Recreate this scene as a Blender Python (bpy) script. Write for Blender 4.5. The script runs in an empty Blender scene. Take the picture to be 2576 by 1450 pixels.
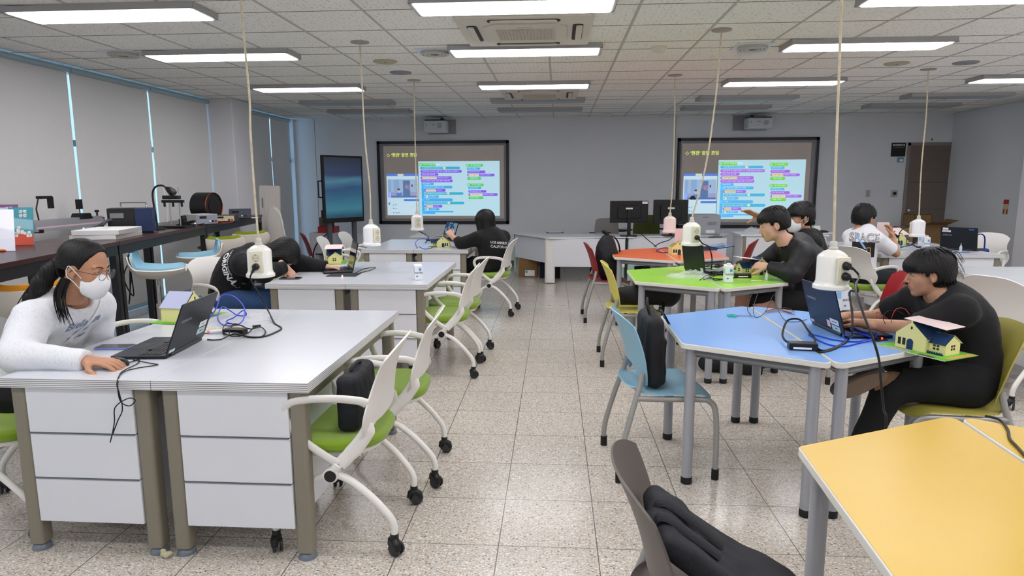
import bpy, bmesh, math, random
import numpy as np
from mathutils import Vector, Matrix, noise
random.seed(7)
PI = math.pi
SC = bpy.context.scene
COL = SC.collection
# ------------------------------------------------------------------ camera, world, exposure
IW, IH, FPX = 2576.0, 1450.0, 1664.72
PITCH, ROLL, YAW, EYE, CEIL = 0.15738, -0.00308, -0.06944, 1.459, 2.581
_cy, _sy, _cp, _sp = math.cos(YAW), math.sin(YAW), math.cos(PITCH), math.sin(PITCH)
_f = Vector((_sy*_cp, _cy*_cp, -_sp)); _r = Vector((_cy, -_sy, 0)); _u = _r.cross(_f)
RI = math.cos(ROLL)*_r + math.sin(ROLL)*_u
UP = -math.sin(ROLL)*_r + math.cos(ROLL)*_u
camd = bpy.data.cameras.new('camera'); cam = bpy.data.objects.new('camera', camd); COL.objects.link(cam)
camd.sensor_width = 36.0; camd.lens = FPX/IW*36.0; camd.clip_start = 0.05; camd.clip_end = 200
cam.matrix_world = Matrix(((RI.x, UP.x, -_f.x, 0), (RI.y, UP.y, -_f.y, 0), (RI.z, UP.z, -_f.z, EYE), (0, 0, 0, 1)))
SC.camera = cam
SC.view_settings.view_transform = 'Standard'; SC.view_settings.look = 'None'
SC.view_settings.gamma = 1.0; SC.view_settings.use_curve_mapping = False
SC.view_settings.exposure = 0.84
wd = bpy.data.worlds.new('daylight'); SC.world = wd; wd.use_nodes = True
wd.node_tree.nodes['Background'].inputs[0].default_value = (0.52, 0.77, 1.0, 1)
wd.node_tree.nodes['Background'].inputs[1].default_value = 0.75
LAMP_POWER = 9.0

def _ray(x, y): return _f + RI*((x-IW/2)/FPX) - UP*((y-IH/2)/FPX)
def PY(x, y, Y):
    d = _ray(x, y); return Vector((0, 0, EYE)) + d*(Y/d.y)
def PX(x, y, X):
    d = _ray(x, y); return Vector((0, 0, EYE)) + d*(X/d.x)
def PZ(x, y, z=0.0):
    d = _ray(x, y); return Vector((0, 0, EYE)) + d*((z-EYE)/d.z)

# ------------------------------------------------------------------ materials
def lin(c):
    if isinstance(c, str): c = tuple(int(c[i:i+2], 16)/255 for i in (0, 2, 4))
    return tuple((v/12.92 if v <= 0.04045 else ((v+0.055)/1.055)**2.4) for v in c)
MATS = {}
def mat(name, col, rough=0.5, metal=0.0, nz=None, bump=None, spec=0.5, trans=0.0, alpha=1.0, emit=None, coat=0.0, ior=1.45, sheen=0.0):
    """nz=(scale, amount): value noise; bump=(scale, strength)"""
    if name in MATS: return MATS[name]
    m = bpy.data.materials.new(name); m.use_nodes = True; nt = m.node_tree; N = nt.nodes; L = nt.links
    b = N['Principled BSDF']; c = lin(col)
    b.inputs['Base Color'].default_value = (*c, 1); b.inputs['Roughness'].default_value = rough
    b.inputs['Metallic'].default_value = metal; b.inputs['Specular IOR Level'].default_value = spec
    b.inputs['Transmission Weight'].default_value = trans; b.inputs['Alpha'].default_value = alpha
    b.inputs['Coat Weight'].default_value = coat; b.inputs['IOR'].default_value = ior
    if sheen: b.inputs['Sheen Weight'].default_value = sheen
    if emit:
        b.inputs['Emission Color'].default_value = (*lin(emit[0]), 1); b.inputs['Emission Strength'].default_value = emit[1]
    tc = None
    if nz or bump:
        tc = N.new('ShaderNodeTexCoord')
    if nz:
        t = N.new('ShaderNodeTexNoise'); t.inputs['Scale'].default_value = nz[0]; t.inputs['Detail'].default_value = 4
        L.new(tc.outputs['Object'], t.inputs['Vector'])
        r = N.new('ShaderNodeMapRange'); r.inputs[1].default_value = 0.3; r.inputs[2].default_value = 0.7
        r.inputs[3].default_value = 1-nz[1]; r.inputs[4].default_value = 1+nz[1]
        L.new(t.outputs['Fac'], r.inputs[0])
        mx = N.new('ShaderNodeMix'); mx.data_type = 'RGBA'; mx.blend_type = 'MULTIPLY'; mx.inputs[0].default_value = 1
        mx.inputs[6].default_value = (*c, 1); L.new(r.outputs[0], mx.inputs[7]); L.new(mx.outputs[2], b.inputs['Base Color'])
    if bump:
        t2 = N.new('ShaderNodeTexNoise'); t2.inputs['Scale'].default_value = bump[0]; t2.inputs['Detail'].default_value = 5
        L.new(tc.outputs['Object'], t2.inputs['Vector'])
        bp = N.new('ShaderNodeBump'); bp.inputs['Strength'].default_value = bump[1]; bp.inputs['Distance'].default_value = 0.01
        L.new(t2.outputs['Fac'], bp.inputs['Height']); L.new(bp.outputs[0], b.inputs['Normal'])
    MATS[name] = m; return m

def node_mat(name, fn):
    if name in MATS: return MATS[name]
    m = bpy.data.materials.new(name); m.use_nodes = True
    nt = m.node_tree; fn(nt, nt.nodes, nt.links, nt.nodes['Principled BSDF']); MATS[name] = m; return m

def MATH(N, L, op, a, b=None, c=None):
    n = N.new('ShaderNodeMath'); n.operation = op
    for i, v in enumerate((a, b, c)):
        if v is None: continue
        if isinstance(v, (int, float)): n.inputs[i].default_value = v
        else: L.new(v, n.inputs[i])
    return n.outputs[0]
def MIXC(N, L, fac, a, b):
    n = N.new('ShaderNodeMix'); n.data_type = 'RGBA'
    for i, v in ((0, fac), (6, a), (7, b)):
        if isinstance(v, tuple): n.inputs[i].default_value = (*v, 1)
        elif isinstance(v, (int, float)): n.inputs[i].default_value = v
        else: L.new(v, n.inputs[i])
    return n.outputs[2]

# ------------------------------------------------------------------ mesh builder
def rotz(a): return Matrix.Rotation(a, 4, 'Z')
class MB:
    def __init__(s, T=None): s.v = []; s.f = []; s.m = []; s.T = T; s.cur = 0
    def add(s, vs, fs, X=None):
        o = len(s.v)
        for p in vs:
            p = Vector(p)
            if X is not None: p = X @ p
            if s.T is not None: p = s.T @ p
            s.v.append(p)
        for f in fs: s.f.append(tuple(i+o for i in f)); s.m.append(s.cur)
        return s
    def mi(s, i): s.cur = i; return s
    def box(s, x0, x1, y0, y1, z0, z1, X=None):
        vs = [(x, y, z) for x in (x0, x1) for y in (y0, y1) for z in (z0, z1)]
        return s.add(vs, [(0, 1, 3, 2), (4, 6, 7, 5), (0, 4, 5, 1), (2, 3, 7, 6), (0, 2, 6, 4), (1, 5, 7, 3)], X)
    def cbox(s, c, d, X=None):
        return s.box(c[0]-d[0]/2, c[0]+d[0]/2, c[1]-d[1]/2, c[1]+d[1]/2, c[2]-d[2]/2, c[2]+d[2]/2, X)
    def cyl(s, a, b, r0, r1=None, n=16, X=None):
        return s.tube([a, b], [r0, r0 if r1 is None else r1], n, X=X)
    def tube(s, pts, r, n=8, closed=False, X=None, flat=1.0, upv=None):
        pts = [Vector(p) for p in pts]; k = len(pts)
        rs = r if isinstance(r, (list, tuple)) else [r]*k
        t0 = (pts[1]-pts[0]).normalized()
        a = Vector(upv) if upv is not None else (Vector((0, 0, 1)) if abs(t0.z) < 0.9 else Vector((1, 0, 0)))
        u = (a - t0*a.dot(t0)).normalized(); vs = []; prev = t0
        for i in range(k):
            if closed: t = (pts[(i+1) % k]-pts[i-1]).normalized()
            elif i == 0: t = t0
            elif i == k-1: t = (pts[i]-pts[i-1]).normalized()
            else: t = ((pts[i+1]-pts[i]).normalized()+(pts[i]-pts[i-1]).normalized()).normalized()
            ax = prev.cross(t)
            if ax.length > 1e-6:
                u = Matrix.Rotation(prev.angle(t), 3, ax) @ u
            u = (u - t*u.dot(t)).normalized(); w = t.cross(u); prev = t
            for j in range(n):
                an = 2*PI*j/n; vs.append(pts[i] + (u*math.cos(an)*flat + w*math.sin(an))*rs[i])
        fs = []
        for i in range(k if closed else k-1):
            for j in range(n):
                a0 = i*n+j; a1 = i*n+(j+1) % n; b0 = ((i+1) % k)*n+j; b1 = ((i+1) % k)*n+(j+1) % n
                fs.append((a0, a1, b1, b0))
        if not closed: fs.append(tuple(range(n-1, -1, -1))); fs.append(tuple((k-1)*n+j for j in range(n)))
        return s.add(vs, fs, X)
    def lathe(s, prof, c=(0, 0, 0), n=28, X=None):
        vs = []; fs = []; c = Vector(c)
        for r, z in prof:
            for j in range(n): vs.append(c+Vector((r*math.cos(2*PI*j/n), r*math.sin(2*PI*j/n), z)))
        k = len(prof)
        for i in range(k-1):
            for j in range(n): fs.append((i*n+j, i*n+(j+1) % n, (i+1)*n+(j+1) % n, (i+1)*n+j))
        fs.append(tuple(range(n-1, -1, -1))); fs.append(tuple((k-1)*n+j for j in range(n)))
        return s.add(vs, fs, X)
    def prism(s, poly, z0, z1, X=None):
        n = len(poly); vs = [(p[0], p[1], z0) for p in poly]+[(p[0], p[1], z1) for p in poly]
        fs = [tuple(range(n-1, -1, -1)), tuple(range(n, 2*n))]
        for i in range(n): j = (i+1) % n; fs.append((i, j, n+j, n+i))
        return s.add(vs, fs, X)
    def ell(s, c, r, X=None, nu=20, nv=12):
        vs = []; fs = []
        for i in range(nv+1):
            th = PI*i/nv
            for j in range(nu):
                ph = 2*PI*j/nu; vs.append((c[0]+r[0]*math.sin(th)*math.cos(ph), c[1]+r[1]*math.sin(th)*math.sin(ph), c[2]-r[2]*math.cos(th)))
        for i in range(nv):
            for j in range(nu): fs.append((i*nu+j, i*nu+(j+1) % nu, (i+1)*nu+(j+1) % nu, (i+1)*nu+j))
        return s.add(vs, fs, X)
    def sheet(s, fn, nu, nv, th=0.0, X=None, mask=None):
        """fn(u,v)->point; solid shell of thickness th"""
        P = [[Vector(fn(i/nu, j/nv)) for j in range(nv+1)] for i in range(nu+1)]
        def idx(i, j): return i*(nv+1)+j
        vs = [P[i][j] for i in range(nu+1) for j in range(nv+1)]
        cells = [(i, j) for i in range(nu) for j in range(nv) if mask is None or mask((i+.5)/nu, (j+.5)/nv)]
        fs = [(idx(i, j), idx(i+1, j), idx(i+1, j+1), idx(i, j+1)) for i, j in cells]
        if th:
            nn = []
            for i in range(nu+1):
                for j in range(nv+1):
                    du = P[min(i+1, nu)][j]-P[max(i-1, 0)][j]; dv = P[i][min(j+1, nv)]-P[i][max(j-1, 0)]
                    c = du.cross(dv); nn.append(c.normalized() if c.length > 1e-12 else Vector((0, 0, 1)))
            o = len(vs); vs = vs+[vs[k]-nn[k]*th for k in range(o)]
            ed = {}
            for f in fs:
                for a in range(4):
                    e = (f[a], f[(a+1) % 4]); ed[e] = 1
            side = [(e[1], e[0], e[0]+o, e[1]+o) for e in ed if (e[1], e[0]) not in ed]
            fs = fs+[tuple(k+o for k in reversed(f)) for f in fs]+side
        return s.add(vs, fs, X)
    def build(s, name, mats, parent=None, smooth=40, bevel=0.0, sub=0, loc=None, segs=2):
        me = bpy.data.meshes.new(name); me.from_pydata([tuple(p) for p in s.v], [], s.f)
        ms = mats if isinstance(mats, (list, tuple)) else [mats]
        for m in ms: me.materials.append(m)
        if len(ms) > 1: me.polygons.foreach_set('material_index', s.m)
        me.validate(); me.update()
        bm = bmesh.new(); bm.from_mesh(me); bmesh.ops.remove_doubles(bm, verts=bm.verts, dist=1e-6)
        bmesh.ops.recalc_face_normals(bm, faces=bm.faces); bm.to_mesh(me); bm.free()
        o = bpy.data.objects.new(name, me); COL.objects.link(o)
        if parent is not None: o.parent = parent
        if loc is not None: o.location = loc
        if smooth: 
            me.polygons.foreach_set('use_smooth', [True]*len(me.polygons)); me.set_sharp_from_angle(angle=math.radians(smooth))
        if bevel:
            b = o.modifiers.new('bevel', 'BEVEL'); b.width = bevel; b.segments = segs; b.limit_method = 'ANGLE'; b.angle_limit = math.radians(40)
            b.harden_normals = True
        if sub:
            b = o.modifiers.new('sub', 'SUBSURF'); b.levels = sub; b.render_levels = sub
        return o

def thing(name, label, cat, loc=(0, 0, 0), rz=0.0, group=None):
    o = bpy.data.objects.new(name, None); COL.objects.link(o); o.location = loc; o.rotation_euler = (0, 0, rz)
    o.empty_display_size = 0.1
    return tag(o, label, cat, group)
def tag(o, label=None, cat=None, group=None, kind=None):
    if label: o['label'] = label
    if cat: o['category'] = cat
    if group: o['group'] = group
    if kind: o['kind'] = kind
    return o
def WM(root):
    """mesh builder that takes world coordinates for parts of root"""
    M = Matrix.Translation(root.location) @ Matrix.Rotation(root.rotation_euler.z, 4, 'Z')
    return MB(M.inverted())
def struct(name, mb, m, **k):
    o = mb.build(name, m, **k); o['kind'] = 'structure'; return o
def dup(o, loc=None, rz=None, label=None, group=None, parent=None, skip=()):
    c = o.copy(); COL.objects.link(c)
    if loc is not None: c.location = loc
    if rz is not None: c.rotation_euler = (0, 0, rz)
    if label: c['label'] = label
    if group: c['group'] = group
    if parent is not None: c.parent = parent
    for ch in [x for x in bpy.data.objects if x.parent == o]:
        if ch.name.split('.')[0] in skip: continue
        d = dup(ch, parent=c)
    return c
def rrect(w, h, r, n=5, cx=0, cy=0):
    out = []
    for qx, qy, a0 in ((1, 1, 0), (-1, 1, 90), (-1, -1, 180), (1, -1, 270)):
        for i in range(n+1):
            a = math.radians(a0+90*i/n); out.append((cx+qx*(w/2-r)+r*math.cos(a), cy+qy*(h/2-r)+r*math.sin(a)))
    return out
def rpoly(pts, r, n=5):
    """round the corners of a convex polygon"""
    out = []; k = len(pts)
    for i in range(k):
        p = Vector(pts[i]).to_2d(); a = Vector(pts[i-1]).to_2d(); b = Vector(pts[(i+1) % k]).to_2d()
        u = (a-p).normalized(); v = (b-p).normalized(); h = u.angle(v)/2; d = r/math.tan(h)
        c = p+(u+v).normalized()*(r/math.sin(h)); s0 = p+u*d-c; s1 = p+v*d-c
        a0 = math.atan2(s0.y, s0.x); a1 = math.atan2(s1.y, s1.x); da = (a1-a0+PI) % (2*PI)-PI
        for j in range(n+1):
            t = a0+da*j/n; out.append((c.x+r*math.cos(t), c.y+r*math.sin(t)))
    return out
def smooth_path(pts, n=6, closed=False):
    P = [Vector(p) for p in pts]; out = []; k = len(P)
    for i in range(k if closed else k-1):
        p1 = P[i]; p2 = P[(i+1) % k]
        p0 = P[i-1] if (closed or i > 0) else p1*2-p2
        p3 = P[(i+2) % k] if (closed or i+2 < k) else p2*2-p1
        for j in range(n):
            t = j/n
            out.append(0.5*((2*p1)+(p2-p0)*t+(2*p0-5*p1+4*p2-p3)*t*t+(3*p1-p0-3*p2+p3)*t**3))
    if not closed: out.append(P[-1])
    return out
TXT = [bpy.data.objects.new('lettering_source', bpy.data.curves.new('lettering_source', 'FONT'))]     # one text datablock, reused for all lettering
def text_mesh(name, txt, size, m, parent, X, extrude=0.0004, align='CENTER', bold=0.0, sx=1.0, shear=0.0):
    """flat lettering: X maps the text's own plane (x right, y up) into the parent's space"""
    t = TXT[0]; c = t.data; c.body = txt; c.size = size; c.extrude = extrude; c.offset = bold
    c.align_x = align; c.align_y = 'CENTER'; c.resolution_u = 3; c.shear = shear
    me = bpy.data.meshes.new_from_object(t); me.name = name
    me.transform(X @ Matrix.Diagonal((sx, 1, 1, 1))); me.materials.clear(); me.materials.append(m)
    o = bpy.data.objects.new(name, me); COL.objects.link(o)
    if parent is not None: o.parent = parent
    return o
def frame(o, x, y):
    """matrix from origin, x axis and y axis"""
    x = Vector(x).normalized(); y = Vector(y); y = (y-x*y.dot(x)).normalized(); z = x.cross(y)
    return Matrix(((x.x, y.x, z.x, o[0]), (x.y, y.y, z.y, o[1]), (x.z, y.z, z.z, o[2]), (0, 0, 0, 1)))

# ------------------------------------------------------------------ implicit surfaces (bodies, clothes, bags)
class SDF:
    def __init__(s): s.it = []
    def cap(s, a, b, r0, r1=None, k=0.02, op=1, sq=None):
        s.it.append(('c', np.array(a, float), np.array(b, float), r0, r0 if r1 is None else r1, k, op, sq)); return s
    def ell(s, c, r, R=None, k=0.02, op=1):
        s.it.append(('e', np.array(c, float), np.array(r, float), np.eye(3) if R is None else np.array(R, float), 0, k, op, None)); return s
    def box(s, c, h, R=None, rad=0.01, k=0.02, op=1):
        s.it.append(('b', np.array(c, float), np.array(h, float), np.eye(3) if R is None else np.array(R, float), rad, k, op, None)); return s
    def plane(s, p, n, k=0.005):      # keep the side the normal points away from
        n = np.array(n, float); s.it.append(('p', np.array(p, float), n/np.linalg.norm(n), 0, 0, k, 0, None)); return s
    def fn(s, f, k=0.01, op=1): s.it.append(('f', f, 0, 0, 0, k, op, None)); return s
    def val(s, P):
        d = np.full(P.shape[0], 1e3)
        for q in s.it:
            kd, A, B, C, D, k, op, sq = q
            if kd == 'c':
                ab = B-A; Q = P-A
                if sq is not None:      # squash: (unit dir, factor) makes the section flatter along dir
                    dr, fa = np.array(sq[0], float), sq[1]; dr = dr/np.linalg.norm(dr)
                    Q = Q+np.outer(Q@dr, dr)*(1/fa-1); ab = ab+dr*(ab@dr)*(1/fa-1)
                t = np.clip(Q@ab/max(ab@ab, 1e-9), 0, 1)
                e = np.linalg.norm(Q-np.outer(t, ab), axis=1)-(C+(D-C)*t)
            elif kd == 'e':
                Q = (P-A)@C; k0 = np.linalg.norm(Q/B, axis=1); k1 = np.linalg.norm(Q/(B*B), axis=1)
                e = k0*(k0-1)/np.maximum(k1, 1e-9)
            elif kd == 'b':
                Q = np.abs((P-A)@C)-(B-D)
                e = np.linalg.norm(np.maximum(Q, 0), axis=1)+np.minimum(Q.max(axis=1), 0)-D
            elif kd == 'p':
                e = (P-A)@B; h = np.clip(.5-.5*(d-e)/k, 0, 1); d = d*(1-h)+e*h+k*h*(1-h); continue
            else: e = A(P)
            if op == 1: h = np.clip(.5+.5*(d-e)/k, 0, 1); d = d*(1-h)+e*h-k*h*(1-h)
            else: h = np.clip(.5-.5*(d+e)/k, 0, 1); d = d*(1-h)-e*h+k*h*(1-h)
        return d
    def mesh(s, lo, hi, res):
        lo = np.array(lo, float); n = np.maximum(np.ceil((np.array(hi)-lo)/res).astype(int)+1, 3)
        g = np.stack(np.meshgrid(*[np.arange(m)*res+l for m, l in zip(n, lo)], indexing='ij'), -1).reshape(-1, 3)
        V = np.concatenate([s.val(g[i:i+200000]) for i in range(0, len(g), 200000)]).reshape(n)
        ins = V < 0; c = [m-1 for m in n]
        acc = np.zeros((*c, 3)); cnt = np.zeros(c)
        cor = [(i, j, k) for i in (0, 1) for j in (0, 1) for k in (0, 1)]
        sl = lambda A, o: A[o[0]:o[0]+c[0], o[1]:o[1]+c[1], o[2]:o[2]+c[2]]
        for a in cor:
            for ax in range(3):
                if a[ax]: continue
                b = list(a); b[ax] = 1; va, vb = sl(V, a), sl(V, b); m = sl(ins, a) != sl(ins, b)
                t = np.where(m, va/np.where(m, va-vb, 1), 0)
                for q in range(3): acc[..., q] += m*(a[q]+(t if q == ax else 0))
                cnt += m
        act = cnt > 0; idx = np.full(c, -1); idx[act] = np.arange(act.sum())
        base = np.stack(np.nonzero(act), -1); vs = (acc[act]/cnt[act][:, None]+base)*res+lo
        fs = []
        for ax in range(3):
            o1, o2 = [(1, 2), (2, 0), (0, 1)][ax]
            s0 = [slice(1, m-1) for m in n]; s0[ax] = slice(0, n[ax]-1); s1 = list(s0); s1[ax] = slice(1, n[ax])
            A, B = ins[tuple(s0)], ins[tuple(s1)]; w = np.stack(np.nonzero(A != B), -1)
            if not len(w): continue
            flip = A[tuple(w.T)]; w = w+1; w[:, ax] -= 1
            def I(d1, d2):
                q = w.copy(); q[:, o1] += d1; q[:, o2] += d2; return idx[tuple(q.T)]
            Q = np.stack([I(-1, -1), I(0, -1), I(0, 0), I(-1, 0)], -1)
            Q[~flip] = Q[~flip][:, ::-1]; fs.append(Q)
        return vs, np.concatenate(fs) if fs else np.zeros((0, 4), int)
def mesh_obj(name, vs, fs, m, parent=None, smooth=True, mi=None):
    me = bpy.data.meshes.new(name); me.from_pydata(np.asarray(vs).tolist(), [], np.asarray(fs).tolist() if not isinstance(fs, list) else fs)
    ms = m if isinstance(m, (list, tuple)) else [m]
    for q in ms: me.materials.append(q)
    if mi is not None: me.polygons.foreach_set('material_index', mi)
    if smooth: me.polygons.foreach_set('use_smooth', [True]*len(me.polygons))
    me.update(); o = bpy.data.objects.new(name, me); COL.objects.link(o)
    if parent is not None: o.parent = parent
    return o
def vnoise(P, sc, seed=0.0):
    """cheap smooth pseudo noise on an array of points, about -1..1"""
    x, y, z = (P[:, 0]*sc+seed, P[:, 1]*sc+1.7*seed, P[:, 2]*sc-seed)
    return (np.sin(x+1.3*np.sin(y*1.1+z))+np.sin(y*1.7+1.1*np.sin(z*.9+x*1.3))+np.sin(z*1.4+1.2*np.sin(x*.8-y)))/3
# ------------------------------------------------------------------ common materials
M_WALL = mat('wall paint', 'dee1e6', 0.75, nz=(1.2, 0.03), bump=(60, 0.05))
M_WHITE = mat('white laminate', 'e0e2e7', 0.32, nz=(3, 0.015))
M_TOP = mat('white desk top', 'd0d3d9', 0.22, nz=(6, 0.012))
M_TAUPE = mat('taupe painted steel', '867f70', 0.45, nz=(5, 0.03))
M_ALU = mat('grey aluminium', '8c8d90', 0.4, 0.6)
M_CHROME = mat('chrome', 'd8d8da', 0.12, 1.0)
M_BLACK = mat('black plastic', '141416', 0.4, bump=(300, 0.05))
M_RUBBER = mat('black rubber', '101012', 0.65)
M_CREAM = mat('cream plastic', 'dcd8c8', 0.35)
M_IVORY = mat('ivory plastic', 'eceadf', 0.22, coat=0.3)
M_GREY = mat('grey plastic', '7f8083', 0.45)
M_DGREY = mat('dark grey plastic', '2b2c2f', 0.4)
M_WPL = mat('white plastic', 'e6e4e0', 0.38)
M_LEGP = mat('silver painted tube', 'a3a5ab', 0.38, 0.25)
M_CABLE = mat('black cable', '0c0c0e', 0.45)
M_BLUEC = mat('blue cable', '1740c8', 0.35)
M_PAPER = mat('white paper', 'f0f0f0', 0.7)

def _floor(nt, N, L, b):
    tc = N.new('ShaderNodeTexCoord'); mp = N.new('ShaderNodeMapping'); L.new(tc.outputs['Object'], mp.inputs[0])
    # chips
    nz = N.new('ShaderNodeTexNoise'); nz.inputs['Scale'].default_value = 60; nz.inputs['Detail'].default_value = 3; L.new(mp.outputs[0], nz.inputs['Vector'])
    w = N.new('ShaderNodeVectorMath'); w.operation = 'MULTIPLY_ADD'; L.new(nz.outputs['Color'], w.inputs[0]); w.inputs[1].default_value = (.012, .012, 0)
    L.new(mp.outputs[0], w.inputs[2])
    def chips(scale, thr, seedoff, lo):
        m2 = N.new('ShaderNodeMapping'); m2.inputs['Location'].default_value = (seedoff, seedoff*.7, 0); m2.inputs['Rotation'].default_value = (0, 0, seedoff); m2.inputs['Scale'].default_value = (1, 1.7, 1)
        L.new(w.outputs[0], m2.inputs[0])
        v = N.new('ShaderNodeTexVoronoi'); v.inputs['Scale'].default_value = scale; v.voronoi_dimensions = '2D'; L.new(m2.outputs[0], v.inputs['Vector'])
        s = N.new('ShaderNodeSeparateColor'); L.new(v.outputs['Color'], s.inputs[0])
        near = MATH(N, L, 'LESS_THAN', v.outputs['Distance'], thr); pick = MATH(N, L, 'LESS_THAN', s.outputs[0], lo)
        return MATH(N, L, 'MULTIPLY', near, pick), s.outputs[1]
    big = N.new('ShaderNodeTexNoise'); big.inputs['Scale'].default_value = 2.2; big.inputs['Detail'].default_value = 5; L.new(mp.outputs[0], big.inputs['Vector'])
    fine = N.new('ShaderNodeTexNoise'); fine.inputs['Scale'].default_value = 90; fine.inputs['Detail'].default_value = 3; L.new(mp.outputs[0], fine.inputs['Vector'])
    c0 = MIXC(N, L, MATH(N, L, 'MULTIPLY', big.outputs['Fac'], 1.0), lin('c6c0b6'), lin('b8b1a6'))
    c0 = MIXC(N, L, MATH(N, L, 'GREATER_THAN', fine.outputs['Fac'], 0.57), c0, lin('d5d1ca'))
    f1, r1 = chips(70, .34, 0.0, .42)
    cr = N.new('ShaderNodeValToRGB'); cr.color_ramp.interpolation = 'CONSTANT'; e = cr.color_ramp.elements
    e[0].position = 0; e[0].color = (*lin('b9a288'), 1); e[1].position = .35; e[1].color = (*lin('937558'), 1)
    for p, h in ((.52, 'a09e9b'), (.74, '6d6761'), (.82, 'e6e2dc')): q = e.new(p); q.color = (*lin(h), 1)
    L.new(r1, cr.inputs[0]); c1 = MIXC(N, L, f1, c0, cr.outputs[0])
    f2, r2 = chips(135, .34, 1.9, .42)
    cr2 = N.new('ShaderNodeValToRGB'); cr2.color_ramp.interpolation = 'CONSTANT'; e = cr2.color_ramp.elements
    e[0].position = 0; e[0].color = (*lin('a8927a'), 1); e[1].position = .5; e[1].color = (*lin('847a70'), 1); q = e.new(.8); q.color = (*lin('ece9e4'), 1)
    L.new(r2, cr2.inputs[0]); c2 = MIXC(N, L, f2, c1, cr2.outputs[0])
    # 40 cm tile joints and a slight tone change from tile to tile
    m3 = N.new('ShaderNodeMapping'); m3.vector_type = 'POINT'; L.new(tc.outputs['Object'], m3.inputs[0])
    m3.inputs['Rotation'].default_value = (0, 0, -0.00594); m3.inputs['Location'].default_value = (0.61665, -3.6886, 0)
    sp = N.new('ShaderNodeSeparateXYZ'); L.new(m3.outputs[0], sp.inputs[0])
    ds = []; cells = []
    for ax in (0, 1):
        q = MATH(N, L, 'DIVIDE', sp.outputs[ax], 0.4); cells.append(MATH(N, L, 'FLOOR', q))
        fr = MATH(N, L, 'FRACT', q); ds.append(MATH(N, L, 'MINIMUM', fr, MATH(N, L, 'SUBTRACT', 1.0, fr)))
    jx = MATH(N, L, 'LESS_THAN', ds[0], 0.0048); jy = MATH(N, L, 'LESS_THAN', ds[1], 0.0042)
    wn = N.new('ShaderNodeTexWhiteNoise'); wn.noise_dimensions = '2D'; cb = N.new('ShaderNodeCombineXYZ'); L.new(cells[0], cb.inputs[0]); L.new(cells[1], cb.inputs[1]); L.new(cb.outputs[0], wn.inputs['Vector'])
    tone = MATH(N, L, 'MULTIPLY_ADD', wn.outputs['Value'], 0.07, 0.95)
    mm = N.new('ShaderNodeMix'); mm.data_type = 'RGBA'; mm.blend_type = 'MULTIPLY'; mm.inputs[0].default_value = 1; L.new(c2, mm.inputs[6]); L.new(tone, mm.inputs[7])
    c3 = MIXC(N, L, MATH(N, L, 'MAXIMUM', jx, jy), mm.outputs[2], lin('5d564e'))
    L.new(c3, b.inputs['Base Color']); 
    rr = MATH(N, L, 'MULTIPLY_ADD', big.outputs['Fac'], 0.22, 0.10); L.new(rr, b.inputs['Roughness']); b.inputs['Specular IOR Level'].default_value = .5
M_FLOOR = node_mat('terrazzo tiles', _floor)

def _ceil(nt, N, L, b):
    tc = N.new('ShaderNodeTexCoord'); mp = N.new('ShaderNodeMapping'); L.new(tc.outputs['Object'], mp.inputs[0]); mp.inputs['Scale'].default_value = (1, 2.2, 1)
    nz = N.new('ShaderNodeTexNoise'); nz.inputs['Scale'].default_value = 30; L.new(mp.outputs[0], nz.inputs['Vector'])
    w = N.new('ShaderNodeVectorMath'); w.operation = 'MULTIPLY_ADD'; L.new(nz.outputs['Color'], w.inputs[0]); w.inputs[1].default_value = (.05, .05, 0); L.new(mp.outputs[0], w.inputs[2])
    v = N.new('ShaderNodeTexVoronoi'); v.voronoi_dimensions = '2D'; v.inputs['Scale'].default_value = 26; L.new(w.outputs[0], v.inputs['Vector'])
    s = N.new('ShaderNodeSeparateColor'); L.new(v.outputs['Color'], s.inputs[0])
    f = MATH(N, L, 'MULTIPLY', MATH(N, L, 'LESS_THAN', v.outputs['Distance'], .16), MATH(N, L, 'LESS_THAN', s.outputs[0], .5))
    big = N.new('ShaderNodeTexNoise'); big.inputs['Scale'].default_value = .8; L.new(tc.outputs['Object'], big.inputs['Vector'])
    c = MIXC(N, L, big.outputs['Fac'], lin('f4f4f1'), lin('eaeae6')); L.new(MIXC(N, L, f, c, lin('aaa298')), b.inputs['Base Color']); b.inputs['Roughness'].default_value = .9
M_CEIL = node_mat('mineral fibre ceiling tile', _ceil)

XL, XR, YB, YF = -4.7, 6.53, 11.75, -3.4
# floor and ceiling
struct('floor', MB().box(XL-.3, XR+.3, YF-.2, YB+.3, -.1, 0), M_FLOOR, smooth=0)
struct('ceiling', MB().box(XL-.3, XR+.3, YF-.2, YB+.3, CEIL, CEIL+.12), M_CEIL, smooth=0)
g = MB(); x = -4.287
while x < XR: g.box(x-.0095, x+.0095, YF, YB, CEIL-.003, CEIL+.001); x += .6
struct('trim_1', g, mat('ceiling main runner', 'b9b6b0', .5), smooth=0)
ROWS = [-2.7, -2.1, -1.5, -.93, -.63, -.06, .51, 1.08, 1.38, 1.95, 2.475, 2.775, 3.345, 3.915, 4.185, 4.485, 5.055, 5.625, 5.925, 6.495, 7.065, 7.635, 7.935, 8.505, 9.075, 9.375, 9.945, 10.2, 10.5, 11.07, 11.5]
g = MB()
for y in ROWS: g.box(XL, XR, y-.0032, y+.0032, CEIL-.002, CEIL+.001)
struct('trim_2', g, mat('ceiling cross joint', '77716a', .7), smooth=0)
# walls
struct('wall_back', MB().box(XL-.3, XR+.3, YB, YB+.25, 0, CEIL), M_WALL, smooth=0)
struct('wall_right', MB().box(XR, XR+.25, YF, YB, 0, CEIL), M_WALL, smooth=0)
struct('wall_front', MB().box(XL-.3, XR+.3, YF-.2, YF, 0, CEIL), M_WALL, smooth=0)
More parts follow.
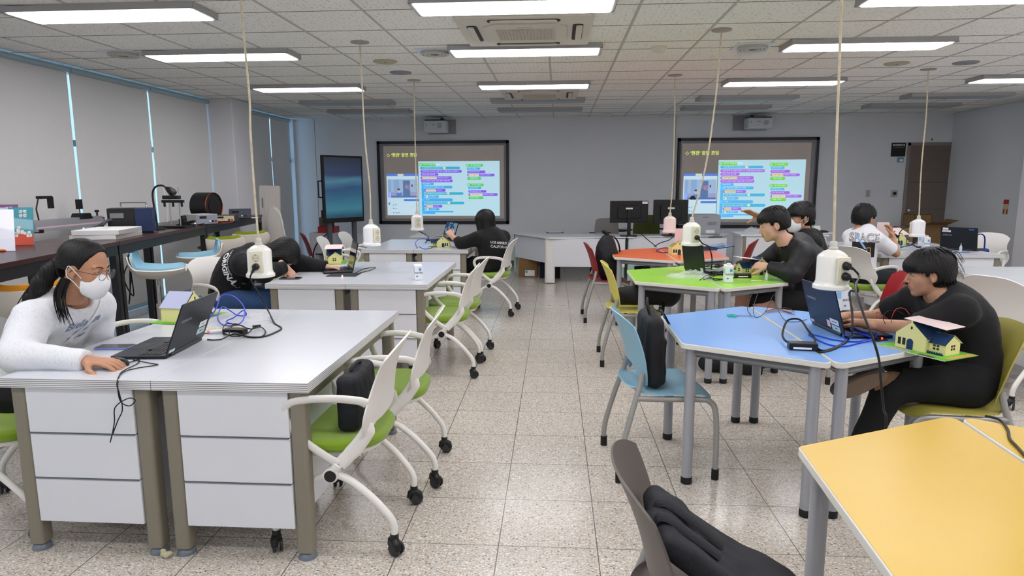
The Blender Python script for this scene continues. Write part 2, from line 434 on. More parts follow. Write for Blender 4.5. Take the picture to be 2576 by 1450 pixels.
# left side: glazing bays between posts
g = MB(); g.box(XL-.25, XL, YF, YF+.1, 0, CEIL); g.box(XL-.25, XL+.02, 11.68, YB, 0, CEIL)
g.box(XL-.25, XL-.02, YF, YB, 0, .07); g.box(XL-.25, XL-.02, YF, YB, CEIL-.03, CEIL)
struct('wall_left', g, M_WALL, smooth=0)
M_GLASS = mat('window glass', 'eaf6ff', .02, trans=1.0, ior=1.02, spec=.3)
M_FRAMEW = mat('window frame metal', '8fa3ab', .4, .3)
bays = [(YF+.1, 8.77, [.6, 2.5, 3.75, 5.0, 6.23, 7.48]), (9.3, 11.68, [10.7])]
for i, (a, b_, ms) in enumerate(bays):
    w = thing('window_%d' % (i+1), None, None, ((XL, (a+b_)/2, 0))); w['kind'] = 'structure'
    f = WM(w)
    for y in [a, b_]+[m_+.035 for m_ in ms]: f.box(XL-.1, XL-.055, y-.012, y+.012, .07, CEIL-.03)
    f.box(XL-.1, XL-.05, a, b_, .07, .09); f.box(XL-.1, XL-.05, a, b_, CEIL-.05, CEIL-.03); f.box(XL-.1, XL-.055, a, b_, 1.83, 1.89)
    f.build('window_frame', M_FRAMEW, w, bevel=.003)
    WM(w).box(XL-.085, XL-.08, a, b_, .08, CEIL-.04).build('glass', M_GLASS, w, smooth=0)
# pillars
struct('wall_pillar', MB().box(XL-.25, -4.33, 8.77, 9.32, 0, CEIL), mat('pillar paint', 'd9d9dd', .7), bevel=.01)
struct('wall_column', MB().box(6.19, XR, 8.85, 9.45, 0, CEIL), mat('pillar paint', 'd9d9dd', .7), bevel=.01)
# panel seams on the back wall
g = MB()
for p in (PY(795, 400, YB), PY(1700, 320, YB)): g.box(p.x-.004, p.x+.004, YB-.002, YB+.01, 0, CEIL)
struct('trim_3', g, mat('wall seam', '8b8986', .8), smooth=0)
g = MB().box(XL, XR, YB-.012, YB, 0, .09); g.box(XR-.012, XR, YF, YB, 0, .09)
struct('baseboard_back', g, mat('grey skirting', '6d6b69', .5), smooth=0)
# blinds
def _blind(nt, N, L, b):
    tc = N.new('ShaderNodeTexCoord'); mp = N.new('ShaderNodeMapping'); L.new(tc.outputs['Object'], mp.inputs[0]); mp.inputs['Scale'].default_value = (1, 6, 90)
    nz = N.new('ShaderNodeTexNoise'); nz.inputs['Scale'].default_value = 3; nz.inputs['Detail'].default_value = 5; L.new(mp.outputs[0], nz.inputs['Vector'])
    L.new(MIXC(N, L, nz.outputs['Fac'], lin('ecebea'), lin('dddbd9')), b.inputs['Base Color']); b.inputs['Roughness'].default_value = .85
    b.inputs['Transmission Weight'].default_value = 0.0
    tr = N.new('ShaderNodeBsdfTranslucent'); tr.inputs[0].default_value = (*lin('c9c6c2'), 1)
    mx = N.new('ShaderNodeMixShader'); mx.inputs[0].default_value = .16; L.new(b.outputs[0], mx.inputs[1]); L.new(tr.outputs[0], mx.inputs[2])
    L.new(mx.outputs[0], nt.nodes['Material Output'].inputs[0])
M_BLIND = node_mat('blind cloth', _blind)
M_RAIL = mat('blind rail', 'a9c0c9', .35, .4)
blinds = [(-.2, 1.2), (1.23, 2.46), (2.49, 3.73), (3.76, 4.98), (5.01, 6.215), (6.25, 7.46), (7.495, 8.755), (9.34, 10.69), (10.72, 11.44)]
which = ['fully lowered grey roller blind nearest the camera', 'second lowered grey roller blind from the near end', 'third lowered grey roller blind from the near end', 'fourth lowered grey roller blind from the near end',
         'lowered grey roller blind at the left edge of the photo', 'lowered grey roller blind behind the silver rail apparatus', 'lowered grey roller blind against the near side of the white pillar, behind the gooseneck lamp',
         'shaded dark roller blind just beyond the white pillar', 'narrow dark roller blind next to the corner with the back wall']
for (a, b_), lb in zip(blinds, which):
    t = thing('roller_blind', lb, 'blind', (XL+.05, (a+b_)/2, 0), group='roller blinds along the window wall')
    WM(t).tube([(XL+.045, a-.01, CEIL-.045), (XL+.045, b_+.01, CEIL-.045)], .028, 14).build('head_rail', M_RAIL, t)
    WM(t).sheet(lambda u, v: (XL+.032+.003*math.sin(v*9+a), a+u*(b_-a), .13+v*(CEIL-.17)), 8, 12, .0015).build('blind_fabric', M_BLIND, t)
    WM(t).box(XL+.022, XL+.038, a, b_, .115, .14).build('bottom_bar', M_RAIL, t, bevel=.003)

# ------------------------------------------------------------------ ceiling fixtures
M_DIFF_ON = mat('lit lamp diffuser', 'ffffff', .5, emit=('f8f6fa', LAMP_POWER))
M_DIFF_OFF = mat('unlit lamp diffuser', '9aa6ad', .35)
M_LFRAME = mat('lamp frame', 'a9a8a8', .4, .1)
def lamp(x, y, lit, label):
    t = thing('ceiling_light', label, 'light', (x, y, CEIL), group='ceiling lights, %s' % ('lit' if lit else 'switched off'))
    m = MB(); W2, D2 = .632, .16
    m.box(-W2, W2, -D2, -D2+.014, -.044, 0); m.box(-W2, W2, D2-.014, D2, -.044, 0); m.box(-W2, -W2+.022, -D2, D2, -.044, 0); m.box(W2-.022, W2, -D2, D2, -.044, 0)
    m.box(-W2, W2, -D2, D2, -.012, 0); m.build('lamp_frame', M_LFRAME, t, bevel=.003)
    MB().prism(rrect(W2*2-.046, D2*2-.03, .02), -.048, -.014).build('diffuser', M_DIFF_ON if lit else M_DIFF_OFF, t)
    return t
LX = [-2.9, -.285, 2.47, 5.13]
LY = [(-2.565, 0), (-1.125, 1), (.885, 1), (2.325, 1), (4.335, 1), (5.775, 1), (7.785, 1), (9.225, 0), (10.35, 0)]
colname = ['above the left desks', 'above the central aisle', 'above the right tables', 'near the right wall']
rown = ['far behind the camera', 'behind the camera', 'overhead beyond the top edge', 'just out of view above', 'in the first row', 'in the second row', 'in the third row', 'in the fourth row', 'in the row nearest the back wall']
for j, (y, lit) in enumerate(LY):
    for i, x in enumerate(LX):
        lamp(x, y, lit, '%s strip light %s, %s' % ('glowing white' if lit else 'unlit grey', rown[j], colname[i]))
# air conditioner cassettes
M_ACP = mat('air conditioner plastic', 'cfc8bd', .45)
def aircon(y, label):
    t = thing('air_conditioner', label, 'air conditioner', (-.245, y, CEIL), group='ceiling air conditioners')
    h = .475; m = MB(); m.prism(rrect(2*h, 2*h, .03), -.03, 0); m.build('panel', M_ACP, t, bevel=.012, segs=3)
    m = MB(); m.prism(rpoly([(-.21, -.3), (.21, -.3), (.3, -.21), (.3, .21), (.21, .3), (-.21, .3), (-.3, .21), (-.3, -.21)], .03), -.042, -.025); m.build('centre_panel', M_ACP, t, bevel=.006)
    for k in range(4):
        X = rotz(k*PI/2)
        MB().prism(rrect(.5, .075, .03, cy=-.375), -.034, -.02, X=X).build('air_slot', mat('slot dark', '241f1c', .6), t)
        MB().prism(rrect(.46, .045, .02, cy=-.385), -.043, -.03, X=X).build('louver', M_ACP, t, bevel=.003)
    m = MB()
    for k in range(17):
        x0 = -.2+k*.025; m.box(x0-.009, x0+.009, -.17, .17, -.047, -.04)
    m.build('intake_grille', mat('grille beige', 'b8b0a5', .5), t)
    text_mesh('badge', 'SAMSUNG', .022, M_GREY, t, Matrix.Translation((0, -.215, -.0425)) @ Matrix.Rotation(PI, 4, 'X') @ Matrix.Rotation(PI, 4, 'Z') @ Matrix.Diagonal((-1, 1, 1, 1)) @ Matrix.Rotation(0, 4, 'Z') if False else Matrix.Translation((0, -.215, -.0425)) @ Matrix.Rotation(PI, 4, 'X'))
aircon(5.10, 'big square cassette air conditioner between the first two aisle lights')
aircon(8.62, 'farther cassette air conditioner beyond the third aisle light')
# vents, speakers, detectors
def vent(px, py, label):
    p = PZ(px, py, CEIL); t = thing('ceiling_vent', label, 'vent', (p.x, p.y, CEIL), group='round ceiling vents')
    MB().prism(rrect(.3, .3, .01), -.008, 0).build('plate', mat('vent plate', 'd7dde6', .3), t, bevel=.003)
    for r in (.12, .09, .06):
        MB().lathe([(r, -.008), (r+.004, -.03), (r-.02, -.03), (r-.016, -.008)], n=36).build('ring', mat('vent ring', 'c2bdb4', .4), t)
    m = MB()
    for k in range(4): m.box(.03, .12, -.005, .005, -.022, -.008, X=rotz(PI/4+k*PI/2))
    m.build('spokes', mat('vent ring', 'c2bdb4', .4), t)
vent(310, 133, 'round louvred ceiling vent near the lowered blinds'); vent(1093, 129, 'shiny square-plated round vent left of the second aisle light'); vent(1893, 116, 'shiny square-plated round vent left of the second right-hand light')
t = thing('access_point', 'small white box hanging under the right ceiling vent', 'box', PZ(1892, 131, CEIL)+Vector((0, 0, 0)))
MB().prism(rrect(.22, .12, .02), -.05, 0).build('case', mat('white plastic', 'e6e4e0', .38), t, bevel=.008)
for px, py, c, lb in ((969, 154, 'b3ac93', 'beige round ceiling speaker left of the aisle'), (1008, 182, '8d8d94', 'grey round ceiling speaker beyond the beige one, left of the aisle'), (2256, 159, 'b3ac93', 'beige round ceiling speaker on the right side'), (2430, 157, '8d8d94', 'grey round ceiling speaker at far right')):
    p = PZ(px, py, CEIL); t = thing('ceiling_speaker', lb, 'speaker', (p.x, p.y, CEIL), group='ceiling speakers')
    MB().lathe([(.112, 0), (.112, -.006), (.1, -.012), (.0, -.012)], n=36).build('speaker_grille', mat('speaker '+c, c, .6, bump=(400, .3)), t)
    MB().lathe([(.014, -.011), (.012, -.016), (0, -.016)], n=12).build('centre_cap', M_GREY, t)
for px, py, lb in ((1657, 118, 'white smoke detector on the ceiling right of the second aisle light'), (1529, 286, 'white smoke detector close to the back wall')):
    p = PZ(px, py, CEIL); t = thing('smoke_detector', lb, 'smoke detector', (p.x, p.y, CEIL), group='smoke detectors')
    MB().lathe([(.07, 0), (.07, -.015), (.06, -.02)], n=28).build('base', M_CREAM, t); MB().lathe([(.05, -.018), (.045, -.04), (.02, -.05), (0, -.05)], n=28).build('sensor', M_CREAM, t)
# ------------------------------------------------------------------ desks with drawer pedestals
def _edge(nt, N, L, b):
    tc = N.new('ShaderNodeTexCoord'); sp = N.new('ShaderNodeSeparateXYZ'); L.new(tc.outputs['Object'], sp.inputs[0])
    f = MATH(N, L, 'FRACT', MATH(N, L, 'DIVIDE', sp.outputs[2], 0.0076)); s = MATH(N, L, 'LESS_THAN', f, .36)
    L.new(MIXC(N, L, s, lin('e4e4e6'), lin('8a8680')), b.inputs['Base Color']); b.inputs['Roughness'].default_value = .45
M_EDGE = node_mat('layered plywood edge', _edge)
M_DOME = mat('grey foot cap', '6d757e', .25, coat=.4)
def desk_unit(label, x0, x1, y0, y1, group):
    t = thing('desk', label, 'desk', ((x0+x1)/2, y0, 0), group=group)
    w = (x1-x0)/2-.0015; d = y1-y0; H = .727
    m = MB().box(-w+.001, w-.001, .001, d-.001, H-.004, H); m.build('tabletop', M_TOP, t, smooth=0, bevel=.0015)
    e = MB().box(-w, w, 0, d, H-.038, H-.002).build('edge_band', M_EDGE, t, smooth=0)
    for sx in (-1, 1):
        for y in (.05, d-.05):
            lx = sx*(w-.055)
            l = MB().prism(rrect(.062, .062, .014, cx=lx, cy=y), .03, H-.038).build('leg', M_TAUPE, t)
            MB().lathe([(.036, 0), (.036, .006), (.03, .02), (.018, .03), (0, .032)], (lx, y, 0), 20).build('foot', M_DOME, l)
    for sx in (-1, 1):
        MB().box(sx*(w-.055)-.02, sx*(w-.055)+.02, .08, d-.08, H-.1, H-.038).build('rail', M_TAUPE, t, bevel=.003)
    MB().box(-.009, .009, .55, d-.08, .25, H-.04).build('modesty_panel', M_WHITE, t, bevel=.001)
    px = w-.088
    cab = MB().box(-px, px, .04, .50, .13, H-.04).build('pedestal', M_WHITE, t, bevel=.002)
    for k in range(3):
        z0 = .132+k*.186; dr = MB().box(-px, px, .017, .038, z0, z0+.182).build('drawer', M_WHITE, t, bevel=.003)
        MB().box(-px, px-.004, .014, .03, z0+.1815, z0+.1855).build('pull_channel', mat('pull channel', '7d8086', .4, .5), dr, smooth=0)
    return t
G1 = 'white drawer desks on the left side'; G2 = 'white drawer desks on the right side'
desk_unit('white drawer desk under the girl in the grey sweatshirt, left half of the front pair', -2.14, -1.53, 2.31, 3.73, G1)
desk_unit('white drawer desk at front left, right half of its pair, beside the bagged chair', -1.53, -.92, 2.31, 3.73, G1)
desk_unit('white drawer desk under the sleeping person, left half of the middle pair', -2.17, -1.56, 4.72, 6.12, G1)
desk_unit('white drawer desk with a water carton, right half of the middle left pair', -1.56, -.95, 4.72, 6.12, G1)
desk_unit('white drawer desk of the farthest left pair, left half near the big display', -2.2, -1.6, 7.24, 8.64, G1)
desk_unit('white drawer desk of the farthest left pair with a yellow model house on it', -1.6, -.99, 7.24, 8.64, G1)
desk_unit('white drawer desk at the right with the boy in a white T-shirt', 3.31, 3.92, 7.0, 8.45, G2)
desk_unit('white drawer desk at the right carrying the black laptop, right half of its pair', 3.92, 4.52, 7.0, 8.45, G2)
desk_unit('white desk at the right edge behind the boy in the black T-shirt, left half', 3.28, 3.9, 4.55, 6.0, G2)
desk_unit('white desk at the right edge, right half, barely in view', 3.9, 4.52, 4.55, 6.0, G2)

# ------------------------------------------------------------------ hexagonal group tables: two trapezoid halves each
M_IVEDGE = mat('ivory table edge', 'dcdad2', .4)
HEXT = .715
def hex_half(label, c, side, colr, group, rot=0.0, R=.66):
    t = thing('trapezoid_table', label, 'table', (c[0], c[1], 0), rot, group)
    s = side; h = R*.866; q = .006
    poly = [(s*q, -R), (s*q, R), (s*(h), R/2), (s*(h), -R/2)]
    if s > 0: poly = poly[::-1]
    rp = rpoly(poly, .028, 5)
    MB().prism(rp, HEXT-.027, HEXT-.001).build('edge_band', M_IVEDGE, t, bevel=.004)
    ip = rpoly([(s*(q+.004), -R+.006), (s*(q+.004), R-.006), (s*(h-.004), R/2-.003), (s*(h-.004), -R/2+.003)][::(1 if s < 0 else -1)], .026, 5)
    MB().prism(ip, HEXT-.004, HEXT).build('tabletop', mat('table top '+colr, colr, .28, nz=(8, .012)), t, smooth=30)
    lp = [(s*.055, -R+.075), (s*.055, R-.075), (s*(h-.055), R/2-.045), (s*(h-.055), -R/2+.045)]
    m = MB()
    for i in range(4):
        a = Vector((*lp[i], HEXT-.052)); b_ = Vector((*lp[(i+1) % 4], HEXT-.052)); m.tube([a, b_], .021, 4, upv=(0, 0, 1))
    m.build('frame', mat('table frame grey', '8f9298', .45, .2), t, smooth=20, bevel=.003)
    for x, y in lp:
        l = MB().cyl((x, y, .03), (x, y, HEXT-.028), .0255, n=24).build('leg', M_LEGP, t)
        MB().lathe([(.021, 0), (.027, .004), (.027, .034), (.0255, .036)], (x, y, 0), 24).build('foot', M_RUBBER, l)
    return t
HEX = [((1.155, 3.40), '7dabe8', 'sky blue', 0), ((1.165, 5.38), '9cd842', 'lime green', 0), ((1.145, 7.06), 'f07440', 'orange', 0), ((1.234, 1.477), 'c9a426', 'yellow', -.07)]
for c, colr, nm, rot in HEX:
    hex_half('%s trapezoid table, left half of the %s hexagon, nearer the aisle' % (nm, nm), c, -1, colr, 'coloured trapezoid tables', rot)
    hex_half('%s trapezoid table, right half of the %s hexagon' % (nm, nm), c, 1, colr, 'coloured trapezoid tables', rot)

# ------------------------------------------------------------------ castor chairs with white shell backs
M_SHELL = mat('off-white chair shell', 'e0ddd8', .42)
M_CFRAME = mat('white chair frame', 'eae8e2', .35)
M_GREENF = mat('green seat cloth', '7b9a1c', .9, bump=(500, .25), sheen=.3)
def make_caster(parent, x, y, a=0):
    c = MB(); X = Matrix.Translation((x, y, 0)) @ rotz(a)
    c.cyl((0, 0, .058), (0, 0, .09), .017, n=14, X=X)
    c.tube([(-.012, -.028, .028), (-.012, -.02, .05), (0, 0, .062), (0, .018, .055), (0, .026, .035)], [.012, .017, .02, .016, .01], 10, X=X)
    o = c.build('caster', M_BLACK, parent)
    w = MB()
    for sx in (-.02, .008): w.tube([(sx, -.008, .028), (sx+.002, -.008, .028), (sx+.010, -.008, .028), (sx+.012, -.008, .028)], [.024, .028, .028, .024], 22, X=X)
    w.build('wheel', M_DGREY, o)
def castor_chair():
    t = thing('castor_chair', 'x', 'chair')
    def zt(s): return .845-.055*abs(s)**3.2
    def zb(s): return .535-.06*max(0, min(1, (abs(s)-.62)/.28))**1.5
    def sh(u, v):
        s = 2*u-1; b0 = zb(s); z = b0+(zt(s)-b0)*v; q = (z-.5)/.35
        w = .228+.030*math.exp(-((q-.20)/.20)**2)-.022*math.exp(-((q-.60)/.25)**2)-.012*max(0, q-.8)*5-.02*max(0, min(1, (.06-q)/.25))
        y = -.195-.02*q-.075*max(0, q)**3+.045*abs(s)**2.4*(1-.75*max(0, q))+.55*max(0, -q)**1.2
        return (s*w, y, z)
    b = MB().sheet(sh, 26, 22, .007).build('backrest', M_SHELL, t, smooth=60)
    for sx in (-1, 1):
        a = smooth_path([(sx*.226, -.165, .63), (sx*.240, -.135, .645), (sx*.256, -.05, .657), (sx*.266, .06, .655), (sx*.264, .125, .635), (sx*.258, .14, .585), (sx*.25, .09, .50), (sx*.243, .0, .425), (sx*.238, -.05, .392)], 5)
        n = len(a); rs = [.0155+.004*math.exp(-i/4)+.003*math.exp(-(n-i)/6) for i in range(n)]
        MB().tube(a, rs, 10, flat=.55, upv=(1, 0, 0)).build('armrest', M_SHELL, t, smooth=60)
        a = smooth_path([(sx*.206, -.176, .545), (sx*.211, -.160, .51), (sx*.218, -.128, .463), (sx*.228, -.09, .422), (sx*.237, -.055, .388)], 5)
        MB().tube(a, [.008, .014, .020, .024]+[.028]*6+[.029]*5+[.027]*5+[.026], 12, flat=.36, upv=(1, 0, 0)).build('side_strut', M_SHELL, t, smooth=60)
        h = MB().cyl((sx*.206, -.02, .345), (sx*.252, -.02, .345), .03, n=22); h.tube([(sx*.236, -.05, .39), (sx*.234, -.02, .345)], .02, 10)
        h = h.build('hub', M_CFRAME, t, bevel=.003); MB().cyl((sx*.25, -.02, .345), (sx*.256, -.02, .345), .023, n=22).build('cap', M_BLACK, h)
        r = smooth_path([(sx*.222, -.02, .345), (sx*.222, -.09, .315), (sx*.22, -.17, .245), (sx*.214, -.235, .165), (sx*.21, -.252, .12), (sx*.21, -.252, .08)], 5)
        l = MB().tube(r, .0148, 12).build('leg', M_CFRAME, t, smooth=60); make_caster(l, sx*.21, -.252, .5*sx)
        r = smooth_path([(sx*.2, -.01, .34), (sx*.2, .07, .30), (sx*.198, .15, .225), (sx*.196, .215, .15), (sx*.195, .228, .11), (sx*.195, .228, .08)], 5)
        l = MB().tube(r, .0142, 12).build('leg', M_CFRAME, t, smooth=60); make_caster(l, sx*.195, .228, 1.1*sx)
    m = MB().tube([(-.22, -.02, .345), (.22, -.02, .345)], .012, 10); m.tube([(-.17, .1, .405), (-.17, -.12, .405)], .012, 8).tube([(.17, .1, .405), (.17, -.12, .405)], .012, 8)
    m.tube([(-.235, -.04, .38), (-.12, 0, .405)], .012, 8).tube([(.235, -.04, .38), (.12, 0, .405)], .012, 8)
    m.build('seat_frame', M_CFRAME, t)
    MB().prism(rrect(.41, .40, .15, 8, cy=.02), .402, .432).build('seat_pan', M_CFRAME, t, bevel=.012, segs=3)
    MB().prism(rrect(.455, .45, .17, 9, cy=.02), .425, .475).build('seat', M_GREENF, t, bevel=.021, segs=4)
    return t
cc = castor_chair(); used = [0]
def put_chair(x, y, rz, label, group='white castor chairs with green seats'):
    if not used[0]: used[0] = 1; cc.location = (x, y, 0); cc.rotation_euler = (0, 0, rz); tag(cc, label, 'chair', group); return cc
    return dup(cc, (x, y, 0), rz, label, group)
R90 = PI/2
put_chair(-.895, 2.60, R90+.03, 'nearest white castor chair, at the front left desk, black bag on its seat')
put_chair(-.85, 3.19, R90+.06, 'empty white castor chair just behind the bagged one, at the front left desk')
put_chair(-.885, 5.02, R90+.02, 'white castor chair at the near end of the middle left desk, before the water carton')
put_chair(-.86, 5.5, R90-.06, 'white castor chair at the far end of the middle left desk')
put_chair(-.74, 7.40, R90-.12, 'white castor chair of the girl in the black hoodie, aisle side of the farthest desk')
put_chair(-2.37, 2.60, -R90+.04, 'white castor chair that the girl in the grey sweatshirt sits on')
put_chair(-2.42, 3.42, -R90+.15, 'empty white castor chair beside the girl in grey, behind the front left desk')
put_chair(-2.72, 5.28, -R90-.35, 'white castor chair of the sleeping person, its armrest turned to the aisle')
put_chair(-2.42, 5.95, -R90+.1, 'white castor chair behind the sleeping person, next to the maroon seat')
put_chair(-2.52, 7.62, -R90+.1, 'white castor chair behind the open laptop of the middle left desk')
put_chair(-2.50, 8.35, -R90, 'white castor chair half hidden behind the hanging socket near the big display')
put_chair(3.02, 6.72, -R90+.55, 'white castor chair of the boy in the white SPACE T-shirt')
put_chair(3.0, 7.75, -R90+.1, 'white castor chair just beyond the boy in the white T-shirt')
put_chair(3.08, 4.62, -R90+.42, 'large white castor chair right behind the boy in the black T-shirt')
put_chair(3.16, 5.38, -R90+.3, 'white castor chair partly hidden by the head of the boy in the black T-shirt')
put_chair(5.02, 8.25, R90+.6, 'white chair at the far right end of the right desk with a blue bag')

# ------------------------------------------------------------------ four-legged coloured chairs
def stack_chair(colr, nm, label, x, y, rz):
    m_ = mat('chair shell '+nm, colr, .45, bump=(350, .06)); t = thing('stacking_chair', label, 'chair', (x, y, 0), rz, 'coloured four-legged chairs')
    def zt(s): return .825-.05*abs(s)**3.5
    def zb(s): return .475+.095*max(0, 1-(abs(s)/.74)**4)
    def sh(u, v):
        s = 2*u-1; a = zb(s); z = a+(zt(s)-a)*v; q = (z-.5)/.31
        w = .222-.025*(1-min(1, q*2))**2-.012*max(0, q-.7)*3
        return (s*w, -.175-.03*q-.06*q*q+.05*abs(s)**2.2, z)
    MB().sheet(sh, 26, 18, .006).build('backrest', m_, t, smooth=60)
    def st(u, v):
        s = 2*u-1; w = .225-.045*max(0, .35-v)**1.0/.35*1.2-.02*max(0, v-.85)/.15
        y = -.215+.44*v
        z = .44-.012*math.cos(s*PI/2)*math.sin(min(v, .9)*PI)+.004-.045*max(0, (v-.78)/.22)**2+.02*max(0, .12-v)/.12
        y += -.02*(1-s*s)*(1 if v < .1 else 0)*0
        return (s*w*(1-.12*max(0, v-.94)/.06*abs(s)), y-.03*abs(s)**3*(v > .8)*(v-.8)/.2+.05*abs(s)**4*max(0, (.2-v)/.2), z)
    MB().sheet(st, 22, 22, .007).build('seat', m_, t, smooth=60)
    for sx in (-1, 1):
        r = smooth_path([(sx*.185, -.145, .54), (sx*.195, -.16, .47), (sx*.215, -.2, .34), (sx*.232, -.245, .17), (sx*.236, -.258, .09), (sx*.236, -.258, .03)], 5)
        l = MB().tube(r, .0145, 12).build('leg', mat('chair tube warm grey', 'a09f9b', .35, .3), t, smooth=60)
        MB().cyl((sx*.236, -.258, 0), (sx*.236, -.258, .055), .018, n=14).build('foot', M_RUBBER, l)
        r = smooth_path([(sx*.203, -.175, .417), (sx*.212, -.05, .415), (sx*.212, .14, .412), (sx*.212, .19, .395), (sx*.213, .212, .355), (sx*.215, .222, .25), (sx*.215, .225, .03)], 5)
        l = MB().tube(r, .0145, 12).build('leg', mat('chair tube warm grey', 'a09f9b', .35, .3), t, smooth=60)
        MB().cyl((sx*.215, .225, 0), (sx*.215, .225, .055), .018, n=14).build('foot', M_RUBBER, l)
    return t
stack_chair('8ab6cb', 'light blue', 'light blue four-legged chair at the sky blue table, with a black bag', .545, 3.36, -R90+.09)
stack_chair('d2c95f', 'mustard', 'mustard yellow four-legged chair at the lime green table, with a black bag on it', .62, 5.42, -R90)
stack_chair('8f1d22', 'red', 'red four-legged chair at the orange table with a black backpack', .545, 7.12, -R90+.03)
stack_chair('b0a64e', 'olive', 'olive yellow four-legged chair that the boy in the black T-shirt sits on', 1.84, 3.16, R90-.12)
stack_chair('5c5450', 'brown grey', 'brown-grey four-legged chair at the bottom edge with a black bag draped on it', .40, 1.47, -R90-.02)
stack_chair('8f1d22', 'red', 'red chair on the far side of the orange table, only its backrest top showing', 2.0, 7.7, R90-.4)
stack_chair('a01d24', 'bright red', 'red chair behind the sky blue table, seen between the hanging socket and carton', 2.25, 4.95, R90-.3)
stack_chair('6d1420', 'maroon', 'maroon chair near the far left corner behind the sleeping person', -3.1, 8.5, -R90+.4)

# ------------------------------------------------------------------ workbench along the blinds, and bar stools
BH = 1.05
BF = [Vector((-2.78, 2.60)), Vector((-3.184, 4.602)), Vector((-3.585, 6.558)), Vector((-3.978, 8.717))]
M_WOOD = mat('dark wood laminate', '3d2422', .3, nz=(9, .1)); M_BSTEEL = mat('black steel', '1b1c1f', .4)
def bench_X(i):
    a, b_ = BF[i], BF[i+1]; d = (b_-a).normalized(); n = Vector((-d.y, d.x)); return a, b_, d, n
for i, lb in enumerate(('dark wood workbench at the left edge under the books', 'dark wood workbench behind the blue stools with the blue-grey instrument box', 'farthest dark wood workbench reaching the white pillar, with power supplies')):
    a, b_, d, n = bench_X(i); Lh = (b_-a).length
    t = thing('workbench', lb, 'workbench', (a.x, a.y, 0), math.atan2(d.y, d.x), 'dark wood workbenches along the windows')
    MB().box(.003, Lh-.003, 0, .62, BH-.03, BH).build('worktop', M_WOOD, t, bevel=.002)
    m = MB()
    for y in (.03, .59): m.box(.01, Lh-.01, y-.02, y+.02, BH-.1, BH-.031)
    for x in (.035, Lh-.035): m.box(x-.02, x+.02, .03, .59, BH-.1, BH-.031)
    m.build('apron', M_BSTEEL, t, bevel=.002)
    for x in (.033, Lh-.033):
        for y in (.033, .587): MB().box(x-.024, x+.024, y-.024, y+.024, 0, BH-.1).build('leg', M_BSTEEL, t, bevel=.002)
def bp(i, s, q, z=0.0):
    """point on bench i: s metres along its front edge, q metres back from it"""
    a, b_, d, n = bench_X(i); p = a+d*s+n*q; return Vector((p.x, p.y, BH+z))
def bar_stool(colr, nm, label, x, y, rz, h=.80):
    t = thing('bar_stool', label, 'stool', (x, y, 0), rz, 'bar stools along the workbench')
    def prof(v):
        if v < .6: q = v/.6; return .18-.31*q, .012*math.sin(q*PI)*-1-.012*(1-q)
        q = (v-.6)/.4; return -.13-.07*math.sin(q*1.35), .145*(1-math.cos(q*1.5))
    def sh(off):
        def f(u, v):
            s = 2*u-1; y_, z_ = prof(v); w = (.195+.015*v)*(1-.35*max(0, (.16-v)/.16)**3)*(1-.3*max(0, (v-.8)/.2)**3)
            return (s*w, y_+.06*abs(s)**3*max(0, v-.55), h+z_+.035*abs(s)**3*(1-.5*v)+off)
        return f
    def deep(k):
        def f(u, v):
            p_ = Vector(sh(0)(u, v)); q = math.sin(PI*min(1, max(0, v*1.05)))*max(0, 1-(2*u-1)**2)**.6
            return (p_.x, p_.y-.02*k*max(0, v-.6)/.4, p_.z-k*.05*q)
        return f
    MB().sheet(lambda u, v: tuple(Vector(sh(0)(u*.95+.025, v*.98+.02))+Vector((0, 0, .003))), 22, 24, .016).build('cushion', mat('stool cloth '+nm, colr, .9, bump=(500, .2)), t, smooth=70)
    MB().sheet(lambda u, v: deep(1)(u, v*.95), 22, 24, -.010).build('seat_shell', mat('stool shell', 'd9d3ca', .45), t, smooth=70)
    MB().sheet(lambda u, v: deep(0)(u, v*.95), 22, 24, -.004).build('rim', mat('stool shell', 'd9d3ca', .45), t, smooth=70)
    MB().cyl((0, -.02, .52), (0, -.02, h-.03), .016, n=16).tube([(0, -.02, h-.06), (.05, -.02, h-.065), (.2, .0, h-.1)], .006, 6).build('gas_lift', M_CHROME, t)
    MB().cyl((0, -.02, .33), (0, -.02, .53), .029, n=20).build('sleeve', mat('stool sleeve', 'b9b0a3', .4), t)
    m = MB().cyl((0, -.02, .30), (0, -.02, .33), .04, n=20)
    m.build('collar', M_RUBBER, t)
    ring = [(.215*math.cos(a*PI/18), -.02+.215*math.sin(a*PI/18), .30) for a in range(36)]
    m = MB().tube(ring, .011, 8, closed=True)
    for a in range(3): m.tube([(0, -.02, .31), (.21*math.cos(a*2.094+.4), -.02+.21*math.sin(a*2.094+.4), .30)], .008, 8)
    m.build('footrest', M_CHROME, t)
    MB().lathe([(.2, 0), (.2, .008), (.14, .02), (.04, .035), (.028, .06), (.028, .30)], (0, -.02, 0), 36).build('base', M_CHROME, t)
    return t
bar_stool('86b2c6', 'blue', 'blue bar stool nearer the girl in grey, its back turned left', -3.10, 4.93, -R90+.45, .80)
bar_stool('86b2c6', 'blue', 'second blue bar stool, farther along, its raised back turned right', -3.30, 5.85, R90+.55, .80)
bar_stool('8b9a1c', 'green', 'green-topped bar stool seen from behind, left of the sleeping person', -3.58, 6.78, .75, .78)
bar_stool('8b9a1c', 'green', 'farther green-topped bar stool, partly behind the hanging socket', -3.56, 7.35, .7, .79)
bar_stool('e0931a', 'orange', 'orange-topped bar stool at the left edge behind the girl in grey', -3.03, 3.56, .72, .775)

